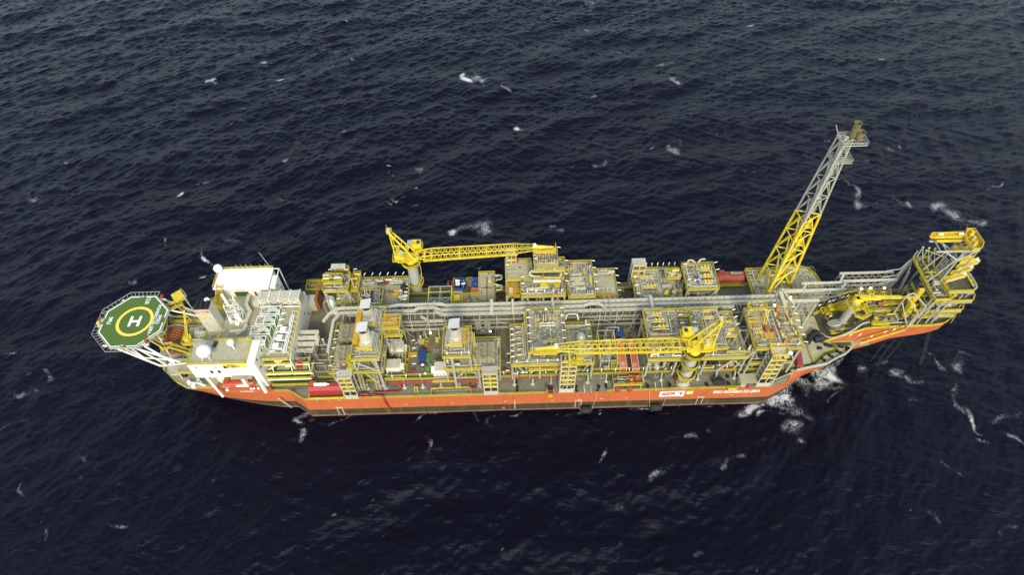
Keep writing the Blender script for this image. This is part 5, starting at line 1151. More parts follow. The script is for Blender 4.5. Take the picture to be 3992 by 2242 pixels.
for x in (-102.5, -100.6, -98.8, -97.0, -93.6, -91.6): MB().tube((x, 155.9, 31.9), (x - .5, 156.2, 34), .07).build('aerial', 'cream', H2)
MB().tube((-90.0, 155.5, 32), (-92.6, 157.2, 39.5), .09).build('whip_aerial', 'cream', H2)
for (y, z) in ((149.5, 29.5), (151.5, 26), (149.3, 23.5), (151.6, 21), (150, 18.6)): MB().box(-87.3, y - .3, z - .35, -87.2, y + .3, z + .35).build('window', 'glass', H2)
m = MB(); m.box(-102.6, 146.5, 27.4, -97.6, 146.78, 29.6); m.build('dark_recess', 'deck_green', H2)
MB().box(-95.6, 146.7, 27.1, -94.7, 146.79, 29.4).build('door', 'dull_red', H2)
m = MB()
for i in range(5): m.box(-93.4 + .8 * i, 146.7, 27.1, -93.2 + .8 * i, 146.78, 31)
m.build('wall_rib', 'white', H2)
# aft wing: orange brown covered stair beside the house
t = thing('covered_stair', 'ochre covered stairway climbing between the white roofed house and funnel casing', 'stair', (-105.4, 141.6, 27))
MB().beam((-107.9, 142.6, 27.6), (-107.0, 147.6, 32.2), 1.9, .4).build('cover', 'ochre', t)
m = MB(); m.rail([(-109.0, 142.4, 27.8), (-108.1, 147.6, 32.4)], t=.16); m.rail([(-106.9, 142.4, 27.8), (-106.0, 147.6, 32.4)], t=.16); m.box(-110.2, 140.4, 27.0, -104.4, 142.8, 27.2); m.rail([(-110.2, 140.4, 27.2), (-104.4, 140.4, 27.2), (-104.4, 145.6, 27.2)], t=.16); m.build('railing', 'yellow_bright', t)
for q in ((-109.8, 140.8), (-104.8, 140.8), (-109.8, 142.6)): MB().box(q[0] - .12, q[1] - .12, 16, q[0] + .12, q[1] + .12, 27.0).build('leg', 'ivory', t)
# funnel casing with black top
F = thing('funnel_casing', 'pale funnel casing with black top and red logos at the stern', 'funnel', (-106.5, 133, 16))
m = MB(); m.box(-109.2, 131.1, 20, -103.8, 135.0, 40); m.build('casing', 'cream', F)
m = MB(); m.box(-109.05, 131.25, 40, -103.95, 134.85, 40.25); m.build('top', 'black', F)
for i in range(9): MB().tube((-108.3 + (i % 3) * 1.8 + (i // 3) * .1, 131.9 + (i // 3) * 1.15, 40.2), (-108.3 + (i % 3) * 1.8, 131.9 + (i // 3) * 1.15, 41.1), .42, .38, n=12).build('uptake', 'black', F)
MB().box(-108.8, 131.05, 38.2, -106.0, 131.09, 39.2).build('logo_panel', 'paint_red', F)
text('ODEBRECHT', .5, (-108.7, 131.03, 38.6), (1, 0, 0), (0, 0, 1), 'paint_white', F, xs=.85); text('Oleo e Gas', .26, (-107.4, 131.03, 38.3), (1, 0, 0), (0, 0, 1), 'paint_white', F)
m = MB(); m.add([(-105.6, 131.05, 39.3), (-104.0, 131.05, 39.3), (-104.0, 131.05, 39.0), (-104.6, 131.05, 39.0), (-104.2, 131.05, 38.2), (-104.6, 131.05, 38.2), (-105.0, 131.05, 38.8), (-105.0, 131.05, 38.2), (-105.3, 131.05, 38.2), (-105.3, 131.05, 39.0), (-105.6, 131.05, 39.0)], [tuple(range(11))[::-1]]); m.build('logo_emblem', 'paint_red', F)
MB().box(-107.6, 131.05, 35.8, -106.0, 131.09, 36.5).build('logo_patch', 'paint_yellow', F); text('BR', .8, (-107.5, 131.0, 35.2), (1, 0, 0), (0, 0, 1), 'paint_green', F)
# aft platforms between quarters and helideck
AP = module('aft_platform', 'grey aft platform with yellow rails between helideck and funnel casing', [dict(r=(-118.8, 127.6, -109.3, 138.6), z=24.0), dict(r=(-126.0, 137.6, -109.5, 139.6), z=24.4, mat='deck_dark'), dict(r=(-109.6, 124.0, -104, 131.0), z=26.9, rail='w')],
    legs=[(x, y, 16, 23.8, .25) for x in (-118.4, -109.6) for y in (128, 138.2)])
holes(AP, [(-118.4, 135.2, -115.2, 138.2)], 24.1, 'steel_dark')
t = thing('green_dome', 'green rounded cover on the aft platform beside the grey ducts', 'cover', (-111.2, 131.6, 24)); sphere_smooth(MB().lathe((-111.2, 131.6, 24), [(1.3, 0), (1.25, .5), (.9, 1.0), (.3, 1.25)], 18).build('shell', 'green_pale', t))
t = thing('provision_crane', 'small yellow crane with raised lattice boom on the aft platform', 'crane', (-116.4, 129.3, 24))
m = MB(); m.lathe((-116.4, 129.3, 24), [(.8, 0), (.7, 1.5), (1.4, 1.6), (1.4, 2.6), (.6, 2.8)], 12); m.build('turret', 'yellow_bright', t)
m = MB()
for d in (-.35, .35): m.beam((-116.4 + d, 129.4, 26.6), (-115.6 + d * .4, 135.0, 35.0), .2)
for i in range(9): a = i / 9; m.beam((-116.75 + .8 * a + .1 * a, 129.4 + 5.6 * a, 26.6 + 8.4 * a), (-116.05 + .8 * (a + .1), 129.4 + 5.6 * (a + .1), 26.6 + 8.4 * (a + .1)), .1)
m.build('boom', 'yellow_bright', t)
m = MB(); m.box(-117.4, 128.0, 25.4, -115.4, 129.0, 27.2); m.build('cab', 'yellow_bright', t)
# lower aft green strip deck
m = MB(); m.box(-119.6, 118.2, 19.6, -109.8, 127.4, 19.8); AP2 = thing('aft_lower_platform', 'low aft platform with green walkway next to the big radome', 'platform', (-114, 123, 16)); m.build('deck', 'deck_grey', AP2)
m = MB(); m.ribbon([(-119.0, 124.6), (-113.5, 124.8), (-110.0, 126.9)], 1.4, 19.81); m.build('green_walkway', 'deck_green', AP2)
m = MB(); m.rail([(-119.6, 118.3, 19.8), (-109.9, 118.3, 19.8)]); m.rail([(-119.6, 123.6, 19.8), (-113.4, 123.9, 19.8), (-110, 125.8, 19.8)]); m.rail([(-119.6, 127.3, 19.8), (-110, 127.3, 19.8)]); m.build('railing', 'yellow', AP2)
for x in (-119.2, -110.2):
    for y in (118.6, 127): MB().box(x - .15, y - .15, 16, x + .15, y + .15, 19.6).build('leg', 'ivory', AP2)
t = thing('yellow_winch', 'yellow winch beside the green walkway on the low aft platform', 'winch', (-116.0, 126.0, 19.8)); m = MB(); m.tube((-117.2, 126, 20.6), (-114.8, 126, 20.6), .7, n=14); m.build('drum', 'yellow', t); MB().box(-117.4, 125.4, 19.8, -114.6, 126.6, 20.1).build('base', 'yellow', t)
# hose reel: rusty brown coils between helideck and platform
t = thing('offloading_hose_reel', 'large rusty brown hose reel under the gangway beside the helideck', 'hose reel', (-124.2, 132.6, 16))
for i in range(7): MB().torus((-124.0, 129.4 + i * 1.05, 20.0), 3.6, .46, 28, 8, axis='y').build('hose_coil', 'rust_brown', t)
for y in (128.6, 136.6): MB().torus((-124.0, y, 20.0), 4.2, .18, 28, 6, axis='y').build('reel_flange', 'steel', t)
MB().tube((-124, 128, 20), (-124, 137, 20), .6, n=12).build('axle', 'steel_dark', t)
t = thing('round_platform', 'round grey slatted platform under the white helideck braces', 'platform', (-121.5, 122.5, 16)); m = MB(); m.lathe((-121.9, 122.6, 17.4), [(3.4, 0), (3.4, .2), (3.2, .22)], 28); m.build('plate', 'steel', t); MB().torus((-121.9, 122.6, 17.8), 3.3, .12, 28, 6).build('rim', 'cream', t)
# roof services
def fan(cx, cy, label):
    t = thing('exhaust_fan_unit', label, 'fan unit', (cx, cy, 27.06), 'white framed fan units with bent ducts')
    x0, x1, y0, y1 = cx - 3.3, cx + 3.3, cy - 1.75, cy + 1.75
    for x in (x0, cx - .6, x1):
        for y in (y0, y1): MB().box(x - .09, y - .09, 27.06, x + .09, y + .09, 30.6).build('post', 'white', t)
    m = MB()
    for y in (y0, y1): m.beam((x0, y, 30.6), (x1, y, 30.6), .22); m.beam((x0, y, 29), (cx - .6, y, 30.6), .14)
    for x in (x0, cx - .6, x1): m.beam((x, y0, 30.6), (x, y1, 30.6), .2)
    m.build('frame', 'white', t)
    MB().box(cx + .2, y0 + .4, 27.3, x1 - .3, y1 - .4, 28.9).build('casing', 'green_pale', t)
    m = MB(); m.duct([(x0 - 1.4, cy, 27.8), (x0 + .6, cy, 28.6), (cx - .8, cy, 29.8)], 1.6, 1.2); m.duct([(cx - .9, cy, 29.9), (cx, cy + .5, 30.3), (cx + 1.2, cy + .7, 30.3), (cx + 2.2, cy + .1, 29.8), (cx + 2.4, cy - .5, 28.6)], 1.25, 1.1); m.build('duct', 'cream', t)
fan(-86.9, 137.2, 'white framed fan unit with bent duct, farthest of four from the camera'); fan(-87.7, 132.9, 'white framed fan unit with bent duct, second farthest of four'); fan(-88.6, 128.6, 'white framed fan unit with bent duct, second nearest of four'); fan(-89.4, 124.2, 'white framed fan unit with bent duct, nearest of four to the camera')
def acu(cx, cy, label):
    t = thing('cooling_unit', label, 'cooling unit', (cx, cy, 27.06), 'white cooling units with two black fans')
    MB().cbox((cx, cy, 27.1), (3.2, 2.3, 1.9)).build('cabinet_body', 'white', t)
    for d in (-.55, .55): MB().torus((cx + 1.0, cy + d, 29.05), .42, .13, 16, 6).build('fan_ring', 'black', t)
    MB().box(cx - 1.5, cy - 1.2, 27.2, cx + 1.2, cy - 1.15, 27.9).build('louvre', 'steel_dark', t)
acu(-80.9, 129.8, 'white box cooling unit with two black fans, farthest of three'); acu(-81.5, 126.4, 'white box cooling unit with two black fans, middle of three'); acu(-82.1, 123.0, 'white box cooling unit with two black fans, nearest the camera')
t = thing('long_duct_casing', 'long beige duct casing inside white frames across the far end of the quarters roof', 'duct', (-85, 143.4, 27.06))
m = MB(); m.prism([(-92.5, 141.6), (-77.4, 141.9), (-77.4, 145.6), (-92.5, 145.4)], 27.3, 31.2); m.build('casing', 'cream', t)
m = MB(); m.box(-92.8, 141.4, 28.8, -91, 145.8, 30.8); m.box(-94.6, 141.2, 27.3, -92.6, 144.6, 29.6); m.build('inlet', 'cream', t)
for x in (-92, -88.6, -84.8, -81, -77.6):
    m = MB(); m.beam((x, 141.2, 27.1), (x, 141.4, 31.4), .22); m.beam((x, 141.4, 31.4), (x, 145.8, 31.4), .22); m.beam((x, 145.8, 31.4), (x, 145.8, 27.1), .2); m.build('frame', 'white', t)
m = MB()
for a, b in ((-92, -88.6), (-88.6, -84.8), (-84.8, -81), (-81, -77.6)): m.beam((a, 141.2, 31), (b, 141.2, 28), .14); m.beam((b, 141.2, 31), (a, 141.2, 28), .14)
m.beam((-92, 140.6, 28), (-77.6, 140.6, 28), .3); m.beam((-92, 140.0, 28.8), (-77.6, 140.0, 28.8), .25); m.build('brace', 'white', t)
t = thing('roof_pipe_rack', 'white pipes on stands along the forward edge of the quarters roof', 'pipe rack', (-79, 128, 27.06))
for i, x in enumerate((-80.2, -79.7, -79.1)):
    MB().tube((x + .4, 120.5, 28.6 + .1 * i), (x + .4, 136.5, 28.6 + .1 * i), .17).build('pipe', 'white', t)
for i in range(9):
    y = 120.5 + i * 2.2; m = MB(); m.beam((-79.9, y, 28.3), (-78.2, y, 28.3), .12); m.beam((-78.3, y, 27.1), (-78.3, y, 28.4), .12); m.beam((-79.9, y, 27.1), (-79.9, y, 28.4), .12); m.beam((-78.3, y + .1, 28.3), (-77.5, y - .2, 27.2), .12); m.build('stand', 'white', t)
t = thing('roof_cable_tray', 'white ladder tray between the fan units and cooling units on the quarters roof', 'cable tray', (-84.4, 130, 27.06))
for x in (-84.9, -84.2): MB().beam((x, 119, 28.8), (x + 1.6, 139, 28.8), .1).build('side_bar', 'white', t)
m = MB()
for i in range(26): y = 119.4 + i * .76; m.beam((-84.9 + .08 * (y - 119), y, 28.8), (-84.1 + .08 * (y - 119), y, 28.8), .09)
m.build('rungs', 'white', t)
for i in range(7): MB().beam((-84.1 + .1 * i, 120.5 + i * 2.7, 28.9), (-82.5 + .1 * i, 120.8 + i * 2.7, 29.0), .28, .16).build('lamp', 'tube_white', t)
t = thing('vent_duct', 'beige box duct zigzagging across the quarters roof by the lattice mast', 'duct', (-97, 140, 27.06))
m = MB(); m.duct([tB(685, 405, 28), tB(650, 520, 28), tB(690, 590, 28), tB(650, 685, 28), tB(490, 695, 28)], 1.3, 1.2); m.duct([tB(655, 715, 28), tB(630, 760, 28), tB(560, 810, 28)], 1.0, 1.0); m.duct([tB(490, 780, 28), tB(640, 765, 28)], .9, .9); m.build('duct', 'cream', t)
m = MB(); m.duct([tB(330, 690, 27), tB(470, 695, 27)], 1.4, 1.1); m.duct([tB(310, 775, 27), tB(450, 775, 27)], 1.3, 1.1); m.duct([tB(150, 790, 26), tB(290, 790, 26), tB(330, 840, 24)], .9, .9); m.build('duct', 'lagging', t)
t = thing('lattice_mast', 'white lattice radar mast with white pole on the quarters roof', 'mast', (-99.3, 136.2, 27.06))
cs = [(-101.6, 134.4), (-97.2, 134.4), (-97.2, 138.2), (-101.6, 138.2)]; ct = [(-100.9, 134.8), (-97.8, 134.8), (-97.8, 137.4), (-100.9, 137.4)]
for a, b in zip(cs, ct): MB().beam((*a, 27.06), (*b, 37.0), .24).build('leg', 'white', t)
m = MB()
for k in range(3):
    for i in range(4):
        f = lambda i, s: tuple(cs[i % 4][c] + (ct[i % 4][c] - cs[i % 4][c]) * s for c in (0, 1)) + (27.06 + 9.94 * s,)
        m.beam(f(i, k / 3), f(i + 1, (k + 1) / 3), .14); m.beam(f(i, (k + 1) / 3), f(i + 1, (k + 1) / 3), .17)
m.build('bracing', 'white', t)
MB().tube((-99.9, 136, 36), (-99.9, 136, 42.0), .42, n=12).build('pole', 'dome', t); MB().tube((-97.8, 137, 37), (-97.2, 137.4, 41), .16).build('pole', 'white', t)
MB().lathe((-99.3, 136.2, 27.06), [(1.2, 0), (1.0, 2.8), (.3, 3.2)], 14).build('drum', 'white', t)
for q in ((-101.2, 134.2, 29.5), (-97.6, 134.0, 29.5)): MB().sphere(q, .33, 8, 6).build('lamp', 'lamp_lit', t)

# ------------------------------------------------------------------ helideck
HX, HY, HZ = -134.5, 133.5, 31.5
HD = thing('helideck', 'green octagonal helideck with white H inside a yellow ring', 'helideck', (HX, HY, HZ))
def octo(r, z=None): return [(HX + r * math.cos(R(22.5 + 45 * i)), HY + r * math.sin(R(22.5 + 45 * i))) for i in range(8)]
m = MB(); m.prism(octo(12.1), HZ - .7, HZ); HDK = m.build('deck', 'turf', HD)
m = MB(); m.prism(octo(12.25), HZ - .75, HZ - .03); m.build('deck_rim', 'cream', HD)
def band(pin, pout, skip=()):
    mb = MB()
    for i in range(8):
        a, b, c, d = pin[i], pin[(i + 1) % 8], pout[(i + 1) % 8], pout[i]
        if i in skip:
            L = lambda p, q, t: (p[0] + (q[0] - p[0]) * t, p[1] + (q[1] - p[1]) * t)
            for t0, t1 in ((0, .38), (.62, 1)): mb.prism([L(a, b, t0), L(a, b, t1), L(d, c, t1), L(d, c, t0)], HZ + .001, HZ + .012)
        else: mb.prism([a, b, c, d], HZ + .001, HZ + .012)
    return mb
band(octo(11.35), octo(11.75), (1, 3, 5, 7)).build('edge_line', 'paint_white', HDK)
m = MB(); n = 64
vs = []; fs = []
for i in range(n):
    c, s = math.cos(2 * PI * i / n), math.sin(2 * PI * i / n)
    vs += [(HX + .5 + 5.35 * c, HY - .2 + 5.35 * s, HZ + .014), (HX + .5 + 6.4 * c, HY - .2 + 6.4 * s, HZ + .014)]
for i in range(n): j = (i + 1) % n; fs.append((2 * i, 2 * i + 1, 2 * j + 1, 2 * j))
m.add(vs, fs); m.build('ring_marking', 'paint_yellow', HDK)
m = MB(); hx, hy = HX + .55, HY - .2
m.box(hx - 2.0, hy - 2.2, HZ + .003, hx - 1.1, hy + 2.2, HZ + .018); m.box(hx + 1.1, hy - 2.2, HZ + .003, hx + 2.0, hy + 2.2, HZ + .018); m.box(hx - 1.1, hy - .45, HZ + .003, hx + 1.1, hy + .45, HZ + .018); m.build('letter_h', 'paint_white', HDK)
def deckword(s, size, u, v, fit):
    p = aH(u, v, HZ + .02); text(s, size, p, (0, -1, 0), (1, 0, 0), 'paint_white', HDK, fit=fit, extrude=.004, off=.022)
deckword('PIONEIRO DE LIBRA', 1.7, 1440, 378, 12.8); deckword('FPSO', 1.7, 1440, 603, 3.9)
deckword('12.8t', 2.1, 1196, 222, 3.1); deckword('9PLI', 2.0, 372, 648, 3.0)
deckword('22', 1.0, 1090, 180, .9); deckword('22', 1.0, 630, 1245, .9)
# safety net frames
o1, o2 = octo(12.2), octo(13.9)
for i in range(8):
    if i in (7, 0): continue
    a, b, c, d = o1[i], o1[(i + 1) % 8], o2[(i + 1) % 8], o2[i]
    m = MB(); m.beam((*d, HZ + .1), (*c, HZ + .1), .13); m.beam((*a, HZ - .4), (*d, HZ + .1), .12); m.beam((*b, HZ - .4), (*c, HZ + .1), .12)
    L = math.dist(a, b); k = int(L / 1.3)
    for j in range(1, k):
        t_ = j / k; p = (a[0] + (b[0] - a[0]) * t_, a[1] + (b[1] - a[1]) * t_, HZ - .4); q = (d[0] + (c[0] - d[0]) * t_, d[1] + (c[1] - d[1]) * t_, HZ + .1); m.beam(p, q, .10)
    m.build('safety_net', 'net', HD)
    m2 = MB()
for i in range(8):
    for t_ in (.17, .5, .83):
        a, b = octo(12.0)[i], octo(12.0)[(i + 1) % 8]; MB().sphere((a[0] + (b[0] - a[0]) * t_, a[1] + (b[1] - a[1]) * t_, HZ + .15), .14, 6, 4).build('perimeter_light', 'green', HD)
for u, v, c in ((205, 695, 'red'), (240, 735, 'cream'), (1520, 215, 'red'), (1180, 1180, 'red'), (145, 790, 'yellow_bright'), (165, 850, 'cream')):
    p = aH(u, v, HZ - .3); MB().cbox((p[0], p[1], HZ - .4), (1.0, 1.0, .9)).build('foam_monitor', c, HD)
# supporting truss
BR = [((-139, 123.5, 30.7), (-128.9, 124.2, 15.9), .42), ((-131.4, 122.8, 30.6), (-118.0, 121.2, 22.8), .34), ((-128.8, 124.1, 16), (-112, 121, 23), .3), ((-136, 123.4, 30.4), (-132.4, 124.5, 21.5), .3), ((-133.2, 123.4, 30.4), (-132.6, 124.5, 21.5), .3), ((-131.2, 123.2, 30.4), (-126.4, 124.2, 16.2), .32), ((-132.5, 124.5, 21.2), (-118, 122, 22.6), .25),
      ((-128, 123.6, 30), (-120, 121, 22.6), .34), ((-126.2, 124.1, 16.1), (-121.0, 122, 22.4), .3), ((-128.9, 124.2, 16.1), (-126.2, 124.1, 16.1), .35), ((-124.8, 128, 30), (-121.6, 122.6, 20), .22),
      ((-139, 144, 30.7), (-128.5, 145, 16), .42), ((-128, 144, 30), (-119, 146, 17), .34), ((-125, 139, 30.5), (-112, 139, 24), .3), ((-138, 134, 30.5), (-129, 134.5, 16), .4), ((-128, 134, 30.5), (-127, 134, 16), .4)]
for p, q, r in BR: MB().tube(p, q, r, n=10).build('brace', 'white', HD)
for y in (124, 129, 134, 139, 143.5): MB().box(HX - 8, y - .2, HZ - 1.5, HX + 8, y + .2, HZ - .72).build('girder', 'white', HD)
# gangway and stairs
t = thing('helideck_stair', 'zigzag yellow railed stairs and landings joining helideck and quarters', 'stair', (-124, 129, 24))
def landing(pts, z, mtl='deck_dark'):
    m = MB(); m.prism(pts, z - .15, z); m.build('landing', mtl, t); m = MB(); m.rail([(x, y, z) for x, y in pts], close=True); m.build('railing', 'yellow_bright', t)
landing([(-125.6, 141.0), (-121.4, 143.8), (-119.8, 141.6), (-123.6, 139.2)], 29.6)
landing([(-127.2, 126.6), (-123.9, 127.4), (-123.0, 131.5), (-124.6, 136.5), (-126.0, 136.4), (-125.2, 130.5)], 28.6)
landing([(-124.2, 124.2), (-120.8, 125.2), (-120.8, 127.0), (-124.2, 126.4)], 26.0)
for p_, q_ in (((-122.2, 142, 29.5), (-116.5, 137.4, 24.6)), ((-127, 126.2, 31), (-123.5, 125.4, 26.2)), ((-121, 125.6, 26), (-116.5, 126.6, 20.2))): MB().beam(p_, q_, 1.25, .15).build('flight', 'steel_dark', t)
m = MB()
for s in (-.7, .7): m.rail([(-122.2 + s * .6, 142 + s, 29.5), (-116.5 + s * .6, 137.4 + s, 24.6)], t=.12); m.rail([(-127, 126.2 + s, 31), (-123.5, 125.4 + s, 26.2)], t=.12); m.rail([(-121, 125.6 + s, 26), (-116.5, 126.6 + s, 20.2)], t=.12)
m.build('railing', 'yellow_bright', t)
t2_ = thing('fire_monitor_house', 'yellow box platform with red monitors at the far corner of the helideck', 'platform', (-122.2, 144.4, 29)); m = MB(); m.prism([(-125.0, 145.0), (-122.2, 147.4), (-119.8, 144.4), (-122.8, 142.2)], 29.2, 31.3); m.build('cabin', 'yellow_bright', t2_)
m = MB(); m.rail([(-122, 147.6, 30.5), (-119.2, 144.8, 30.5), (-120.6, 143, 30.5)]); m.build('railing', 'cream', t2_)
for q in ((-124.6, 144.6), (-120.2, 144.4)): MB().tube((q[0], q[1], 22), (q[0], q[1], 29.2), .2).build('leg', 'white', t2_)

# ------------------------------------------------------------------ stair towers
def stair_tower(x0, y0, x1, y1, z0, z1, label, roof=True, roofmat='cowl', top_rail=False):
    t = thing('stair_tower', label, 'stair tower', ((x0 + x1) / 2, (y0 + y1) / 2, z0)); xm = (x0 + x1) / 2
    for x in (x0, xm, x1):
        for y in (y0, y1): MB().box(x - .17, y - .17, z0, x + .17, y + .17, z1 - .3).build('post', 'cream', t)
    n = int((z1 - z0 - 2.6) / 2.6)
    for i in range(n + 1):
        z = z0 + 2.6 + (z1 - z0 - 3) * i / n; m = MB()
        m.beam((x0, y0, z), (x1, y0, z), .2); m.beam((x0, y1, z), (x1, y1, z), .2); m.beam((x0, y0, z), (x0, y1, z), .2); m.beam((x1, y0, z), (x1, y1, z), .2); m.build('level_frame', 'cream', t)
    for i in range(n):
        za = z0 + 2.6 + (z1 - z0 - 3) * i / n; zb = z0 + 2.6 + (z1 - z0 - 3) * (i + 1) / n
        m = MB(); a, b = (x0 + .8, x1 - .8) if i % 2 else (x1 - .8, x0 + .8); yy = y0 + .9 if i % 2 else y1 - .9
        m.beam((a, yy, za), (b, yy, zb), 1.0, .16); m.box(x0 + .15, y0 + .15, zb - .06, x0 + 1.0, y1 - .15, zb); m.box(x1 - 1.0, y0 + .15, zb - .05, x1 - .15, y1 - .15, zb + .01)
        m.build('stair_flight', 'deck_dark', t)
        m = MB()
        for dy in (-.5, .5): m.beam((a, yy + dy, za + 1), (b, yy + dy, zb + 1), .1); m.beam((a, yy + dy, za + .2), (b, yy + dy, zb + .2), .09, .3)
        m.beam((x0 + .1, y0 + .1, zb + 1.1), (x1 - .1, y0 + .1, zb + 1.1), .1); m.beam((x0 + .1, y0 + .1, zb + .35), (x1 - .1, y0 + .1, zb + .35), .08, .5); m.build('stair_railing', 'yellow_bright', t)
    m = MB()
    for i in range(5): x = x0 + (x1 - x0) * i / 4; m.box(x - .1, y0 - .1, z0 - .2, x + .1, y0, z0 + 2.6)
    m.box(x0, y0 + .02, z0, x1, y0 + .08, z0 + 2.5); m.build('base_cladding', 'cream', t)
    if roof:
        m = MB(); m.box(x0 - .25, y0 - .25, z1 - .3, x1 + .25, y1 + .25, z1); m.build('roof', roofmat, t)
        m = MB(); rr = random.Random(int(x0))
        for i in range(8): x = x0 + .7 + (i % 4) * (x1 - x0 - 1.4) / 3; y = y0 + .6 + (i // 4) * 1.5 + rr.uniform(-.2, .2); m.lathe((x, y, z1), [(rr.uniform(.25, .42), 0), (rr.uniform(.2, .3), .02)], 9)
        m.build('rust_patch', 'ochre', t)
    if top_rail: m = MB(); m.rail([(x0 - .3, y0 - .3, z1), (x1 + .3, y0 - .3, z1), (x1 + .3, y1 + .6, z1), (x0 - .3, y1 + .6, z1)], close=True, t=.12); m.build('roof_railing', 'yellow_bright', t)
    return t
stair_tower(-60.0, 110.3, -55.5, 113.5, 12.2, 26.6, 'pale stair tower with rust spotted roof beside the near red tank')
stair_tower(-10.7, 110.3, -5.9, 113.4, 12.2, 26.6, 'pale stair tower with rust spotted roof in the middle of the near side')
st3 = stair_tower(15.9, 110.4, 21.0, 113.5, 12.2, 33.0, 'tall lattice stair tower supporting the near crane boom', roof=False)
m = MB()
for i in range(5): za = 14.8 + i * 3.5; m.beam((15.9, 110.3, za + (3.5 if i % 2 else 0)), (18.4, 110.3, za + (0 if i % 2 else 3.5)), .15); m.beam((18.4, 110.3, za + (0 if i % 2 else 3.5)), (21, 110.3, za + (3.5 if i % 2 else 0)), .15)
m.build('diagonal', 'cream', st3)
m = MB(); m.beam((17, 111.2, 33), (17, 111.2, 34.9), .4); m.beam((20, 111.2, 33), (20, 111.2, 34.9), .4); m.beam((18.4, 110, 34.9), (18.4, 116, 34.9), .6); m.box(18.2, 109.6, 32.6, 23.2, 111.6, 32.75); m.rail([(18.2, 109.6, 32.75), (23.2, 109.6, 32.75), (23.2, 111.6, 32.75), (20.8, 111.6, 32.75)]); m.build('boom_rest', 'yellow_bright', st3)
stair_tower(86.0, 110.5, 91.0, 113.9, 12.2, 33.0, 'tall stair tower with yellow railed roof at the forward near side', roofmat='cream', top_rail=True)
stair_tower(46.1, 153.4, 50.8, 156.9, 12.2, 30.0, 'pale roofed stair tower on the far side of the ship')
stair_tower(-1.6, 155.9, 1.9, 159.4, 12.2, 35.5, 'grey stair tower behind the far crane boom at the far side')
radome(91.4, 110.9, 33.0, .75, 'white ball lamp on the roof corner of the forward stair tower', False, .2)

